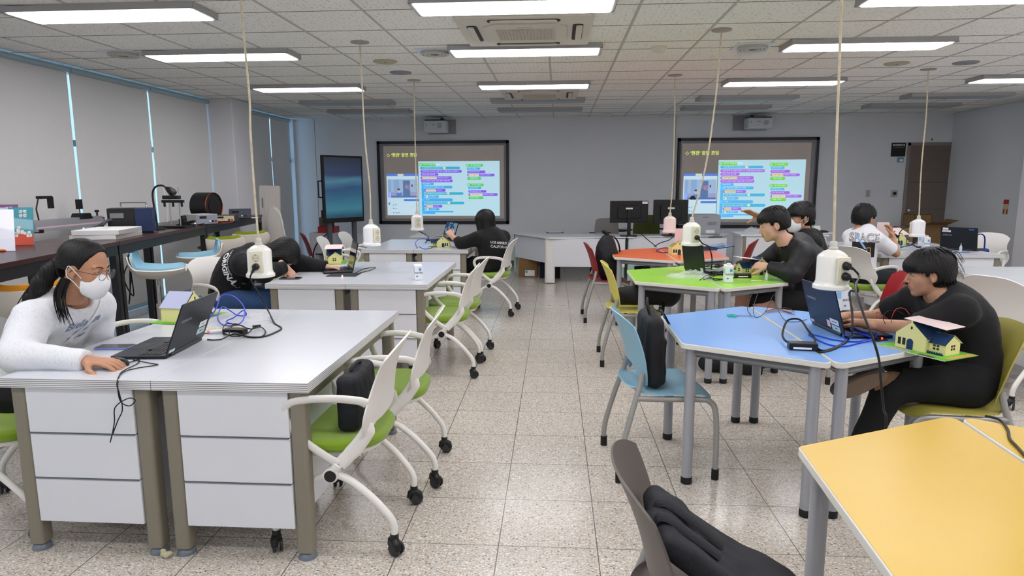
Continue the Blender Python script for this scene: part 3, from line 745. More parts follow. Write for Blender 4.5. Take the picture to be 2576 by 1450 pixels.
# ------------------------------------------------------------------ teacher's desk row
M_MINT = mat('mint panel', 'a9cdbd', .4)
TZ = .68
t = thing('teacher_desk', 'long white teacher desk with angled left end in front of the back wall', 'desk', (.3, 9.8, 0))
pl = PZ(1274, 584, TZ); a1 = PZ(1380, 598, TZ); a2 = PZ(1576, 596, TZ); bk = min(a1.y+.72, 10.6)
WM(t).prism([(a1.x, a1.y), (a2.x, a2.y), (a2.x, bk), (a1.x+.35, bk), (pl.x+.5, pl.y+.45), (pl.x, pl.y)], TZ-.022, TZ).build('tabletop', M_WHITE, t, bevel=.005)
dd = (Vector((a1.x, a1.y))-Vector((pl.x, pl.y))).normalized(); nn = Vector((-dd.y, dd.x))
X = frame((pl.x+dd.x*.18+nn.x*.06, pl.y+dd.y*.18+nn.y*.06, 0), (dd.x, dd.y, 0), (nn.x, nn.y, 0)); LL = (Vector((a1.x, a1.y))-Vector((pl.x, pl.y))).length
WM(t).box(0, LL-.25, 0, .018, .29, TZ-.022, X=X).build('front_panel', mat('teacher desk panel', 'dadde3', .4), t, bevel=.002)
WM(t).box(a1.x+.06, a2.x-.03, a1.y+.05, a1.y+.068, .25, TZ-.022).build('front_panel', M_WHITE, t, bevel=.002)
WM(t).prism(rrect(.15, .1, .04, 5, a1.x+.02, a1.y+.1), .01, TZ-.022).build('leg', M_WPL, t)
WM(t).box(pl.x+.12, pl.x+.16, pl.y+.0, pl.y+.45, .03, TZ-.022).build('side_panel', M_MINT, t, bevel=.003)
WM(t).prism(rrect(.16, .12, .04, 5, pl.x+.2, pl.y+.1), .0, .32).build('leg', M_WPL, t)
def slotted(t, x, y):
    l = WM(t).box(x-.05, x+.05, y, y+.4, .02, TZ-.022).build('leg', M_MINT, t, bevel=.004)
    m = WM(t)
    for k in range(5): m.box(x-.03, x+.03, y-.002, y+.002, .42+k*.035, .435+k*.035)
    m.build('slots', M_DGREY, l, smooth=0)
slotted(t, a2.x-.07, a2.y+.06)
t = thing('teacher_desk', 'right-hand white teacher desk with mint legs, carrying the grey printer', 'desk', (1.7, 9.8, 0))
b1 = PZ(1578, 596, TZ); b2 = PZ(1822, 591, TZ); b3 = Vector((2.62, 10.35, TZ))
WM(t).prism([(b1.x, b1.y), (b2.x, b2.y), (b3.x, b3.y), (b3.x-.5, b3.y+.3), (b2.x-.35, bk), (b1.x, bk)], TZ-.022, TZ).build('tabletop', M_WHITE, t, bevel=.005)
WM(t).box(b1.x+.03, b2.x-.05, b1.y+.05, b1.y+.068, .25, TZ-.022).build('front_panel', M_WHITE, t, bevel=.002)
WM(t).box(b2.x-.03, b2.x-.012, b2.y+.05, b3.y, .25, TZ-.022).build('side_panel', mat('teacher desk panel', 'dadde3', .4), t, bevel=.002)
slotted(t, b1.x+.07, b1.y+.06); slotted(t, b2.x-.08, b2.y+.07)
# white storage counter right of the teacher desks
c0 = PZ(1868, 590, .74); c1 = PZ(2100, 583, .74)
t = thing('lectern_counter', 'white storage counter beyond the masked boy, below the right board', 'counter', (c0.x+.6, c0.y, 0))
WM(t).box(c0.x-.03, 3.75, c0.y-.02, c0.y+.55, .715, .74).build('countertop', M_WHITE, t, bevel=.002)
WM(t).box(c0.x, 3.72, c0.y, c0.y+.5, .02, .715).build('cabinet', M_WHITE, t, bevel=.002)
WM(t).box(c0.x+.005, c0.x+.05, c0.y-.012, c0.y, .03, .713).build('corner_trim', M_TAUPE, t, bevel=.002)
# ------------------------------------------------------------------ people
def skin_mat(nm, c):
    m = mat('skin '+nm, c, .5, nz=(30, .05), bump=(120, .06)); b = m.node_tree.nodes['Principled BSDF']
    b.inputs['Subsurface Weight'].default_value = .08; b.inputs['Subsurface Radius'].default_value = (.02, .008, .004); b.inputs['Subsurface Scale'].default_value = .5
    return m
def _hair(nt, N, L, b):
    tc = N.new('ShaderNodeTexCoord'); mp = N.new('ShaderNodeMapping'); L.new(tc.outputs['Object'], mp.inputs[0]); mp.inputs['Scale'].default_value = (160, 160, 14)
    nz = N.new('ShaderNodeTexNoise'); nz.inputs['Scale'].default_value = 1; nz.inputs['Detail'].default_value = 4; L.new(mp.outputs[0], nz.inputs['Vector'])
    L.new(MIXC(N, L, nz.outputs['Fac'], lin('060606'), lin('151213')), b.inputs['Base Color']); b.inputs['Roughness'].default_value = .5; b.inputs['Specular IOR Level'].default_value = .3
    bp = N.new('ShaderNodeBump'); bp.inputs['Strength'].default_value = .5; bp.inputs['Distance'].default_value = .004; L.new(nz.outputs['Fac'], bp.inputs['Height']); L.new(bp.outputs[0], b.inputs['Normal'])
M_HAIR = node_mat('black hair', _hair)
M_LIP = mat('lips', 'ad7264', .5); M_EYEW = mat('eye white', 'd9d6d2', .2); M_IRIS = mat('dark iris', '140d0a', .1)
M_MASK = mat('white mask fabric', 'eef0f2', .8, bump=(250, .1))

def head_sdf(fat=0.0):
    s = SDF()
    s.ell((-.012, 0, .038), (.094, .076, .084), k=.02)
    s.ell((.026, 0, -.022), (.062, .061+fat, .080), k=.03)
    s.ell((.036, 0, -.062), (.045, .046+fat*1.2, .044), k=.025)        # jaw
    s.ell((.066, 0, -.094), (.019, .022, .017), k=.022)               # chin
    for y in (-1, 1):
        s.ell((.052, y*.040, -.022), (.024, .022+fat*.5, .026), k=.02)      # cheek
        s.ell((.0855, y*.033, .012), (.014, .019, .012), k=.012, op=-1)  # socket
        s.ell((.071, y*.0325, .0105), (.0145, .0165, .0118), k=.005)     # lids over the eye
        s.cap((.080, y*.014, .030), (.070, y*.048, .031), .006, .005, k=.012)  # brow
        s.ell((.094, y*.0105, -.030), (.0085, .0075, .0065), k=.005)    # nostril wing
        s.ell((-.004, y*.0765, -.004), (.020, .008, .031), R=np.array([[1, 0, .15], [0, 1, y*.0], [-.15, 0, 1]]), k=.006)   # ear
        s.ell((.002, y*.0845, -.001), (.011, .006, .019), k=.004, op=-1)
        s.ell((.0, y*.074, -.030), (.009, .006, .010), k=.005)
    s.cap((.084, 0, .014), (.1035, 0, -.022), .0065, .0095, k=.010)   # nose
    s.ell((.081, 0, -.056), (.013, .026, .018), k=.014)               # mouth mound
    s.cap((.0885, -.016, -.0505), (.0885, .016, -.0505), .0036, k=.006).cap((.0900, -.005, -.0498), (.0900, .005, -.0498), .0038, k=.006)
    s.cap((.0880, -.012, -.0600), (.0880, .012, -.0600), .0044, k=.006)
    s.cap((.0952, -.02, -.0553), (.0952, .02, -.0553), .0024, k=.003, op=-1)
    s.cap((-.018, 0, -.05), (-.045, 0, -.155), .052, .054, k=.02)      # neck
    return s
def hair_sdf(style):
    s = SDF()
    g = {'bob': 1.16, 'short': 1.12, 'sleek': 1.055, 'long': 1.14}[style]
    s.ell((-.016, 0, .040), (.100*g, .081*g, .088*g), k=.01)
    if style in ('bob', 'short'):
        s.ell((-.045, 0, -.010), (.068*g, .077*g, .078), k=.03)
        if style == 'bob':
            s.ell((.058, 0, .050), (.054, .070, .050), k=.02)          # fringe
            for y in (-1, 1): s.ell((.018, y*.072, .012), (.050, .022, .050), k=.02); s.ell((.014, y*.084, -.012), (.016, .007, .034), k=.01)
            s.box((.105, 0, -.075), (.075, .20, .097), rad=.01, k=.008, op=-1)
            s.box((.058, 0, -.095), (.060, .20, .090), rad=.01, k=.008, op=-1)
        else:
            s.ell((.050, 0, .062), (.050, .064, .042), k=.02)
            s.box((.110, 0, -.070), (.075, .20, .110), rad=.01, k=.008, op=-1)
            s.box((.048, 0, -.095), (.050, .20, .098), rad=.01, k=.01, op=-1)
        s.box((-.03, 0, -.175 if style == 'bob' else -.150), (.2, .2, .10), rad=.01, k=.01, op=-1)
        for y in (-1, 1): s.ell((.0 if style == 'bob' else .008, y*.095, -.012), (.024 if style == 'bob' else .042, .024, .034 if style == 'bob' else .045), k=.006, op=-1)
    elif style == 'sleek':
        s.ell((-.05, 0, -.015), (.060, .072, .068), k=.03)
        def face(P):   # opening: hairline rising to the centre parting
            return np.maximum(np.maximum((.010+.42*(P[:, 2]+.02).clip(0, .2)) - P[:, 0], P[:, 2]-(.098-7.0*P[:, 1]**2-.0*P[:, 0])), -.5)
        s.fn(face, k=.006, op=-1)
        s.box((.03, 0, -.125), (.11, .2, .115), rad=.01, k=.01, op=-1)
        for y in (-1, 1): s.ell((.006, y*.09, -.010), (.028, .026, .036), k=.006, op=-1)
    elif style == 'long':
        s.ell((-.045, 0, -.06), (.065, .086, .11), k=.04)
        for y in (-1, 1): s.cap((.01, y*.072, .04), (-.005, y*.080, -.135), .034, .030, k=.03)
        s.box((.130, 0, -.05), (.075, .060, .115), rad=.03, k=.01, op=-1)
    return s
def rot_frame(fwd, roll=0.0):
    f = Vector(fwd).normalized(); l = Vector((0, 0, 1)).cross(f)
    if l.length < .05: l = Vector((0, 1, 0))
    l = l.normalized(); u = f.cross(l)
    R = Matrix((f, l, u)).transposed()
    return R @ Matrix.Rotation(roll, 3, 'X')
def to_world(vs, R, c, sc=1.0):
    return np.asarray(vs)*sc @ np.array(R).T + np.array(c)
def hand_prims(s, w, fd, pn, ts, curl=(.35, .4, .3), spread=.07, sc=1.0, thumb=(.5, .35), idx=None, k=.006):
    fd = np.array(Vector(fd).normalized()); pn = np.array(pn, float); pn -= fd*(pn@fd); pn /= np.linalg.norm(pn); lat = np.cross(pn, fd); w = np.array(w, float)
    s.cap(w-fd*.05*sc, w+fd*.02*sc, .0265*sc, .024*sc, k=.01, sq=(pn, .78))
    for o, l in ((-.026, .078), (-.009, .082), (.009, .080), (.026, .074)):
        s.cap(w+fd*.015*sc+lat*o*.7*sc, w+(fd*l+lat*o)*sc, .0155*sc, .0115*sc, k=.014, sq=(pn, .85))
    for i, (o, L_) in enumerate(((-.028, .060), (-.0095, .074), (.0095, .080), (.0285, .070))):
        o2 = o if ts > 0 else o   # index finger is on the thumb side
        b0 = w+(fd*(.082-.10*abs(o2)**1.0*.6)+lat*o2)*sc; a = 0; p = b0; j = i if ts > 0 else 3-i
        LL = (.058, .070, .077, .069)[j] if True else L_
        cu = curl if idx is None or j != 3 else idx
        dsp = fd+lat*o2/.028*spread; dsp /= np.linalg.norm(dsp)
        for q, (fr, c_) in enumerate(zip((.45, .30, .25), cu)):
            a += c_; d = dsp*math.cos(a)+pn*math.sin(a); e = p+d*LL*fr*sc
            s.cap(p, e, (.0092-.0009*q)*sc, (.0084-.0010*q)*sc, k=.0035 if q == 0 else .003); p = e
    b0 = w+(fd*.022+lat*ts*.022+pn*.004)*sc; d = fd*.72+lat*ts*thumb[0]*1.3+pn*thumb[1]; d /= np.linalg.norm(d)
    m = b0+d*.042*sc; s.cap(b0, m, .0135*sc, .0110*sc, k=.010)
    d2 = d+fd*.45-lat*ts*.25+pn*.1; d2 /= np.linalg.norm(d2); m2 = m+d2*.028*sc; s.cap(m, m2, .0105*sc, .0098*sc, k=.004); s.cap(m2, m2+d2*.022*sc, .0095*sc, .0078*sc, k=.003)
    return s
def torso(s, pts, lat, wd, g=0.0, k=.05):
    """pts: spine points pelvis..neck base, wd: (half width, half depth) at each"""
    P = smooth_path(pts, 3); n = len(P)
    for i in range(n):
        t = i/(n-1)*(len(wd)-1); j = min(int(t), len(wd)-2); f = t-j
        w = wd[j][0]*(1-f)+wd[j+1][0]*f+g; d = wd[j][1]*(1-f)+wd[j+1][1]*f+g
        tan = (P[min(i+1, n-1)]-P[max(i-1, 0)]).normalized(); L_ = Vector(lat); L_ = (L_-tan*L_.dot(tan)).normalized(); dp = tan.cross(L_)
        s.ell(P[i], (w, d, .065+g), R=np.array(Matrix((L_, dp, tan)).transposed()), k=k)
    return s
def limb(s, pts, rs, g=0.0, k=.02):
    for a in range(len(pts)-1): s.cap(pts[a], pts[a+1], rs[a]+g, rs[a+1]+g, k=k)
    return s
def bounds(pts, m):
    A = np.array([list(p) for p in pts]); return A.min(0)-m, A.max(0)+m
def lerp(a, b_, t): return Vector(a)*(1-t)+Vector(b_)*t

def cut_pts(path, fr):
    """first part of a polyline up to fraction fr"""
    P = [Vector(p) for p in path]; Ls = [(P[i+1]-P[i]).length for i in range(len(P)-1)]; tot = sum(Ls)*fr; out = [P[0]]
    for i, l in enumerate(Ls):
        if tot >= l: out.append(P[i+1]); tot -= l
        else: out.append(P[i]+(P[i+1]-P[i])*(tot/l)); break
    return out
def cloth(name, s, lo, hi, res, m, root, amp=.004, freq=26, sub=0):
    vs, fs = s.mesh(lo, hi, res)
    if len(fs) == 0: return None
    o = mesh_obj(name, vs-np.array(root.location), fs, m, root)
    me = o.data; N_ = np.zeros(len(vs)*3); me.vertices.foreach_get('normal', N_); N_ = N_.reshape(-1, 3)
    d = amp*(vnoise(vs*np.array([1, 1, .55]), freq, 2.1)+.5*vnoise(vs, freq*2.1, .7))
    me.vertices.foreach_set('co', (vs-np.array(root.location)+N_*d[:, None]).ravel()); me.update()
    return o
def person(name, label, J, head, fwd, roll=0, hsc=1.0, style='bob', skin=('light', 'c79a7c'), shirt=None, pants=None, shoes=None, res=.011, hres=.0042, fat=0.0, girth=1.0, hands=(), hand_res=.0034, mask=False, slim=1.0, sock=None):
    """J: joints. shirt=(material, sleeve fraction, inflate, hood) ; pants=(material, leg fraction)"""
    pel, nb = Vector(J['pelvis']), Vector(J['neck'])
    R = rot_frame(fwd, roll); C = Vector(head)
    lat = (Vector(J['shL'])-Vector(J['shR'])).normalized()
    sp = [pel, Vector(J['waist']), Vector(J['chest']), nb]
    W4 = [(.150*girth, .105*girth), (.125*girth, .095*girth), (.145*girth, .105*girth), (.085, .06)]
    arms = [[Vector(J[q+'L']) for q in ('sh', 'el', 'wr')], [Vector(J[q+'R']) for q in ('sh', 'el', 'wr')]]
    legs = [[Vector(J[q+'L']) for q in ('hip', 'kn', 'an')], [Vector(J[q+'R']) for q in ('hip', 'kn', 'an')]]
    sm = skin_mat(*skin)
    VS = []; FS = []; off = 0
    def put(v, f):
        nonlocal off
        if len(f): VS.append(v); FS.append(f+off); off += len(v)
    # head
    vs, fs = head_sdf(fat).mesh((-.13, -.10, -.17), (.125, .10, .135), hres)
    put(to_world(vs, R, C, hsc), fs); nhead = len(fs); fc = vs[fs].mean(1)
    # body below the neck
    b = SDF(); torso(b, sp, lat, W4)
    b.cap(nb, C+R @ Vector((-.03, 0, -.10))*hsc, .054, .052, k=.03)
    for A in arms:
        b.cap(lerp(nb, A[0], .35)-Vector((0, 0, .02)), A[0], .05, .05, k=.04); limb(b, A, (.047*girth, .036*girth, .0255), k=.02)
    for A in legs:
        limb(b, A, (.080*girth, .056*girth, .036), k=.025); 
        ft = Vector(J['to'+('L' if A is legs[0] else 'R')]); b.cap(A[2]-Vector((0, 0, .004)), lerp(A[2], ft, .8), .026, .018, k=.02)
    allp = sp+arms[0]+arms[1]+legs[0]+legs[1]+[Vector(J['toL']), Vector(J['toR'])]
    lo, hi = bounds(allp, .16); v, f = b.mesh(lo, hi, res*1.15); put(v, f)
    for hd in hands:
        s = SDF(); A = arms[0] if hd['side'] == 'L' else arms[1]
        s.cap(lerp(A[1], A[2], .25), A[2], .0345*girth, .0255, k=.01)
        hand_prims(s, A[2], hd['fd'], hd['pn'], hd['ts'], curl=hd.get('curl', (.35, .4, .3)), spread=hd.get('spread', .07), sc=hd.get('sc', .98), thumb=hd.get('thumb', (.5, .35)), idx=hd.get('idx'))
        tip = A[2]+Vector(hd['fd']).normalized()*.1
        lo, hi = bounds([lerp(A[1], A[2], .3), A[2], tip], .095); v, f = s.mesh(lo, hi, hand_res); put(v, f)
    root_loc = np.array((pel.x, pel.y, 0.0))
    V = np.concatenate(VS)-root_loc; F = np.concatenate(FS)
    mi = np.zeros(len(F), int)
    lip = (fc[:, 0] > .081) & (np.abs(fc[:, 2]+.0555) < .0105) & (np.abs(fc[:, 1]) < .0215) & (fc[:, 0] > .0880-.9*np.abs(fc[:, 1])**1.2)
    mi[:nhead][lip] = 1
    body = mesh_obj('person', V, F, [sm, M_LIP], None, mi=mi); body.location = root_loc
    tag(body, label, 'person')
    T = Matrix.Translation(-Vector(root_loc)) @ Matrix.Translation(C) @ R.to_4x4() @ Matrix.Scale(hsc, 4)
    def HM(): return MB(T)
    # eyes, brows
    for y in (-1, 1):
        if not mask or True:
            e = HM().ell((.0765, y*.0325, .0085), (.0105, .0135, .0036), nu=14, nv=8).build('eye', M_EYEW, body)
            HM().ell((.0825, y*.032, .0083), (.0052, .0055, .0040), nu=12, nv=8).build('iris', M_IRIS, e)
            HM().tube(smooth_path([(.0795, y*.0185, .0095), (.0862, y*.027, .0135), (.0845, y*.038, .0130), (.0760, y*.0475, .0085)], 4), [.0011]*13, 6).build('eyelashes', M_HAIR, body)
            HM().tube(smooth_path([(.0895, y*.014, .0285), (.0865, y*.027, .0345), (.0800, y*.040, .0345), (.0710, y*.050, .0285)], 4), [.0020, .0026, .0028, .0028, .0028, .0027, .0026, .0024, .002, .0018, .0015, .0012, .001], 6, flat=.7).build('eyebrow', M_HAIR, body)
    # hair
    vs, fs = hair_sdf(style).mesh((-.16, -.125, -.16), (.135, .125, .155), hres*1.0)
    ho = mesh_obj('hair', vs, fs, M_HAIR, body); me = ho.data
    N_ = np.zeros(len(vs)*3); me.vertices.foreach_get('normal', N_); N_ = N_.reshape(-1, 3)
    ang = np.arctan2(vs[:, 1], vs[:, 0]+.02); ph = np.arctan2(vs[:, 1], vs[:, 2]-.02)
    d = .0007*np.sin(ang*41+6*np.sin(ph*2))+.0020*vnoise(vs*np.array([1, 1, .4]), 55)
    vs = to_world(vs+N_*d[:, None], R, C, hsc)-root_loc; me.vertices.foreach_set('co', vs.ravel()); me.update()
    if style in ('bob', 'short'):
        m = HM(); rnd = random.Random(hash(name) % 1000 if False else len(name)*7)
        for q in range(60 if style == 'bob' else 34):      # ragged fringe, temple and nape locks
            a = rnd.uniform(-2.9, 2.9); front = abs(a) < 1.15
            rx, ry = .104, .086; z0 = rnd.uniform(.045, .075) if front else rnd.uniform(-.03, .02)
            zl = (rnd.uniform(.012, .026) if style == 'bob' else rnd.uniform(.03, .045)) if front else rnd.uniform(-.075, -.04) if style == 'bob' else rnd.uniform(-.05, -.03)
            if 1.15 < abs(a) < 1.9: zl = rnd.uniform(-.012, .012) if abs(a) < 1.45 else .02; z0 = .05
            c, s_ = math.cos(a), math.sin(a); x0 = -.012+rx*c*(1.02 if front else 1.0); y0 = ry*s_*1.02
            m.tube(smooth_path([(x0*.97, y0*.97, z0), (x0*1.03, y0*1.05, (z0+zl)/2), (x0*1.0, y0*1.02, zl)], 3), [.0075, .0075, .007, .006, .005, .0035, .001], 5, flat=.5)
        for q in range(90):     # loose locks lying over the crown
            a = rnd.uniform(-PI, PI); k0 = rnd.uniform(.15, .7); k1 = k0+rnd.uniform(.35, .6); g_ = 1.15 if style == 'bob' else 1.11; pt = []
            for w_ in range(6):
                e_ = (k0+(k1-k0)*w_/5)*1.25; aa = a+rnd.uniform(-.03, .03); o_ = 1.0+.028*math.sin(w_/5*PI)+(.012 if w_ == 5 else -.015*(w_ == 0))
                pt.append((-.018+.100*g_*o_*math.sin(e_)*math.cos(aa), .081*g_*o_*math.sin(e_)*math.sin(aa), .040+.088*g_*o_*math.cos(e_)))
            m.tube(smooth_path(pt, 2), [.001, .003, .0045, .005, .005, .0048, .0045, .004, .0032, .002, .0006], 5, flat=.45, upv=(0, 0, 1))
        m.build('hair_strands', M_HAIR, ho)
    if name == 'boyfront':     # a few flyaway hairs on top
        m = HM(); rnd = random.Random(3)
        for q in range(26):
            y = rnd.uniform(-.06, .06); z_ = rnd.uniform(.0, .10)
            m.tube(smooth_path([(-.085, y, z_+.02), (-.125-rnd.uniform(0, .01), y*1.1, z_+.0), (-.142-rnd.uniform(0, .012), y*1.2, z_-.05)], 4), .0007, 4)
        m.build('flyaway_hair', M_HAIR, ho)
    # shirt
    if shirt:
        m_, slv, g, hood = shirt; s = SDF(); torso(s, sp, lat, W4, g, k=.055)
        for A in arms:
            s.cap(lerp(nb, A[0], .3)-Vector((0, 0, .02)), A[0], .052+g, .052+g, k=.05)
            P = cut_pts(A, slv); rr = [.047*girth+g*1.15, (.040 if slv > .6 else .047)*girth+g*1.0, .029+g*.55]
            limb(s, P, rr[:len(P)] if slv < .99 else rr, 0, k=.022)
            if slv > .9 and not hood == 'jacket': s.cap(lerp(A[1], A[2], .86), lerp(A[1], A[2], .97), .033+g*.5, k=.006)
        if slv < .99:
            for A in arms:
                P = cut_pts(A, slv); d_ = (P[-1]-P[-2]).normalized(); s_end = P[-1]
                s.fn(lambda Q, e=np.array(s_end), n=np.array(d_): np.maximum(-((Q-e)@n), np.linalg.norm(Q-e-np.array(n)*.05, axis=1)-.11), k=.004, op=-1)
        for A in arms:
            if slv >= .99:
                d_ = (A[2]-A[1]).normalized(); s.fn(lambda Q, e=np.array(A[2]), n=np.array(d_): np.maximum(-((Q-e)@n), np.linalg.norm(Q-e-np.array(n)*.05, axis=1)-.09), k=.003, op=-1)
        # neck opening
        nd = (C+R @ Vector((-.03, 0, -.10))*hsc-nb).normalized(); fwd_b = Vector(J.get('front', fwd)).normalized()
        s.cap(nb+nd*.005, nb+nd*.14, .060, .072, k=.008, op=-1)
        s.ell(nb+nd*.03+fwd_b*.035, (.062, .062, .035), k=.01, op=-1)
        if hood:
            hb = nb-fwd_b*.055+nd*.015
            lt = np.array(lat)
            s.cap(hb+Vector(lt)*.085+fwd_b*.045+Vector((0, 0, -.005)), hb-fwd_b*.02, .034, .044, k=.03); s.cap(hb-Vector(lt)*.085+fwd_b*.045+Vector((0, 0, -.005)), hb-fwd_b*.02, .034, .044, k=.03)
            s.ell(hb-fwd_b*.045-Vector((0, 0, .045)), (.07, .07, .075), k=.04)
        else:
            pass
        lo, hi = bounds(sp+arms[0]+arms[1], .20); hi[2] = max(hi[2], nb.z+.1)
        so = cloth('shirt' if not hood else 'jacket', s, lo, hi, res, m_, body, amp=.0042)
        if not hood:       # ribbed collar
            cr = [nb+nd*.03+fwd_b*.012+(Vector(lat)*math.cos(a)*.066+(fwd_b-nd*fwd_b.dot(nd)*1.0+Vector((0, 0, -.55)))*math.sin(a)*.062) for a in [i*PI/14 for i in range(28)]]
            m = MB(Matrix.Translation(-Vector(root_loc))); m.tube(cr, .0085, 8, closed=True, flat=.7).build('collar', m_, so)
    # trousers or shorts
    if pants:
        m_, fr = pants; s = SDF(); torso(s, [pel-Vector((0, 0, .01)), lerp(pel, J['waist'], .6)], lat, [(.162*girth, .118*girth), (.14*girth, .108*girth)], .012)
        for A in legs:
            P = cut_pts(A, fr); r0 = [.098*girth, .074*girth, .052]; 
            if len(P) == 3: r0[2] = .074*girth*(1-(P[2]-P[1]).length/(A[2]-A[1]).length)+.05*(P[2]-P[1]).length/(A[2]-A[1]).length
            limb(s, P, r0[:len(P)], 0, k=.03); s.cap(pel, P[0], .11*girth, .098*girth, k=.04)
            d_ = (P[-1]-P[-2]).normalized(); s.fn(lambda Q, e=np.array(P[-1]), n=np.array(d_): np.maximum(-((Q-e)@n), np.linalg.norm(Q-e-np.array(n)*.06, axis=1)-.12), k=.004, op=-1)
        lo, hi = bounds([pel, lerp(pel, J['waist'], .6)]+cut_pts(legs[0], fr)+cut_pts(legs[1], fr), .16)
        cloth('trousers' if fr > .8 else 'shorts', s, lo, hi, res, m_, body, amp=.004)
    if shoes:
        for side in 'LR':
            an, to = Vector(J['an'+side]), Vector(J['to'+side]); d_ = (to-an).normalized(); sd = SDF(); upn = Vector(J.get('soleup'+side, (0, 0, 1))); upn = (upn-d_*upn.dot(d_)).normalized()
            l_ = d_.cross(upn); RR = np.array(Matrix((d_, l_, upn)).transposed()); mid = lerp(an, to, .5)-upn*.022
            sd.ell(mid+d_*.075, (.075, .042, .036), R=RR, k=.03).ell(mid-d_*.045, (.065, .036, .045), R=RR, k=.03).cap(an, an+(Vector(J['kn'+side])-an).normalized()*.02, .042, k=.02)
            sd.box(mid-upn*.075, (.3, .3, .045), R=RR, rad=.002, k=.004, op=-1)
            lo, hi = bounds([mid], .21); v, f = sd.mesh(lo, hi, .0075)
            so = mesh_obj('shoe', v-root_loc, f, shoes[0], body)
            ot = []
            for i in range(28):
                a = 2*PI*i/28; x = math.cos(a); y = math.sin(a); ot.append(((x*.132+.012, y*(.041+.006*x))))
            X = frame(mid-upn*.045-Vector(root_loc), d_, -l_)
            MB(X).prism(ot, 0 if X.col[2].to_3d().dot(upn) > 0 else -.022, .022 if X.col[2].to_3d().dot(upn) > 0 else 0).build('sole', shoes[1], so, bevel=.004)
    if mask:
        ms = SDF().ell((.040, 0, -.056), (.066, .065, .062), k=.01).ell((.086, 0, -.040), (.024, .032, .038), k=.03).ell((.070, 0, -.090), (.026, .034, .030), k=.03)
        hs = head_sdf(fat)
        vs, fs = ms.mesh((.02, -.08, -.135), (.13, .08, .03), .004)
        keep = [q for q in fs if vs[q].mean(0)[0] > .030+.0*abs(vs[q].mean(0)[1])]
        vs = vs+np.array([.002, 0, 0]); mo = mesh_obj('face_mask', to_world(vs, R, C, hsc)-root_loc, keep, M_MASK, body)
        for y in (-1, 1):
            HM().tube(smooth_path([(.036, y*.067, -.026), (.015, y*.083, .0), (-.012, y*.090, .020), (-.022, y*.088, -.004)], 5), .0016, 6).build('ear_loop', M_MASK, mo)
            HM().tube(smooth_path([(.034, y*.066, -.072), (.012, y*.081, -.045), (-.012, y*.090, -.028), (-.022, y*.088, -.004)], 5), .0016, 6).build('ear_loop', M_MASK, mo)
    return body, T, root_loc, R, C
def bvh_of(o):
    from mathutils.bvhtree import BVHTree
    return BVHTree.FromPolygons([o.location*0+v.co for v in o.data.vertices], [tuple(p.vertices) for p in o.data.polygons])
def decal(txt_o, target, d, off=.0025):
    """drape flat lettering onto a garment (both in the person's local space)"""
    from mathutils.bvhtree import BVHTree
    bt = BVHTree.FromPolygons([v.co.copy() for v in target.data.vertices], [tuple(p.vertices) for p in target.data.polygons]); d = Vector(d).normalized()
    for v in txt_o.data.vertices:
        h = bt.ray_cast(v.co-d*.3, d, .8)
        if h[0] is not None: v.co = h[0]-d*off
M_BLKCLOTH = mat('black cotton', '101013', .9, nz=(40, .15), sheen=.04)
M_BLKSHELL = mat('black windbreaker', '121318', .55, nz=(30, .1), bump=(35, .25))
M_DKPANTS = mat('black trousers', '131316', .9)
def _heather(nt, N, L, b):
    tc = N.new('ShaderNodeTexCoord'); mp = N.new('ShaderNodeMapping'); mp.inputs['Scale'].default_value = (1, 1, .35); L.new(tc.outputs['Object'], mp.inputs[0])
    nz = N.new('ShaderNodeTexNoise'); nz.inputs['Scale'].default_value = 190; nz.inputs['Detail'].default_value = 5; L.new(mp.outputs[0], nz.inputs['Vector'])
    f = MATH(N, L, 'GREATER_THAN', nz.outputs['Fac'], .60); L.new(MIXC(N, L, f, lin('e0e1e5'), lin('d2d4db')), b.inputs['Base Color']); b.inputs['Roughness'].default_value = .95
M_HEATHER = node_mat('heather grey sweatshirt', _heather)
M_SHOEG = mat('grey olive shoe', '4a4f52', .8, bump=(200, .2)); M_SOLE = mat('brown gum sole', '6e5d4c', .7, bump=(60, .6)); M_WSHOE = mat('white shoe', 'd9dadb', .6); M_BSHOE = mat('black shoe', '1c1c1e', .7)
SK1 = ('warm', 'bf9073'); SK2 = ('tan', 'bb896b'); SK3 = ('fair', 'd3a58e')

def lv(o): return Vector(o)
# --- boy at the sky blue table
J = dict(pelvis=(1.93, 3.19, .545), waist=(1.945, 3.19, .66), chest=(1.90, 3.20, .82), neck=(1.815, 3.205, .925), shL=(1.80, 3.04, .885), shR=(1.77, 3.37, .885),
         elL=(1.66, 3.13, .785), wrL=(1.51, 3.30, .77), elR=(1.67, 3.50, .765), wrR=(1.515, 3.545, .755), hipL=(1.90, 3.09, .53), hipR=(1.90, 3.29, .53), knL=(1.555, 3.09, .525), anL=(1.40, 3.09, .085), toL=(1.27, 3.08, .05),
         knR=(1.56, 3.40, .63), anR=(1.45, 3.04, .605), toR=(1.27, 2.99, .545), front=(-1, .05, 0))
J['soleupR'] = (0, .97, .2)
person('boyfront', 'boy with a black fringe and black T-shirt at the sky blue table', J, (1.732, 3.2, 1.033), (-.95, .22, -.16), hsc=.90, style='bob', skin=SK1,
       shirt=(M_BLKCLOTH, .42, .018, None), pants=(M_DKPANTS, .80), shoes=(M_SHOEG, M_SOLE), res=.0105, hres=.0034, slim=1,
       hands=[dict(side='R', fd=(-1, -.25, -.05), pn=(0, 0, -1), ts=1, curl=(.25, .45, .35), thumb=(.6, .2)), dict(side='L', fd=(-.3, 1, 0), pn=(0, 0, -1), ts=-1)])
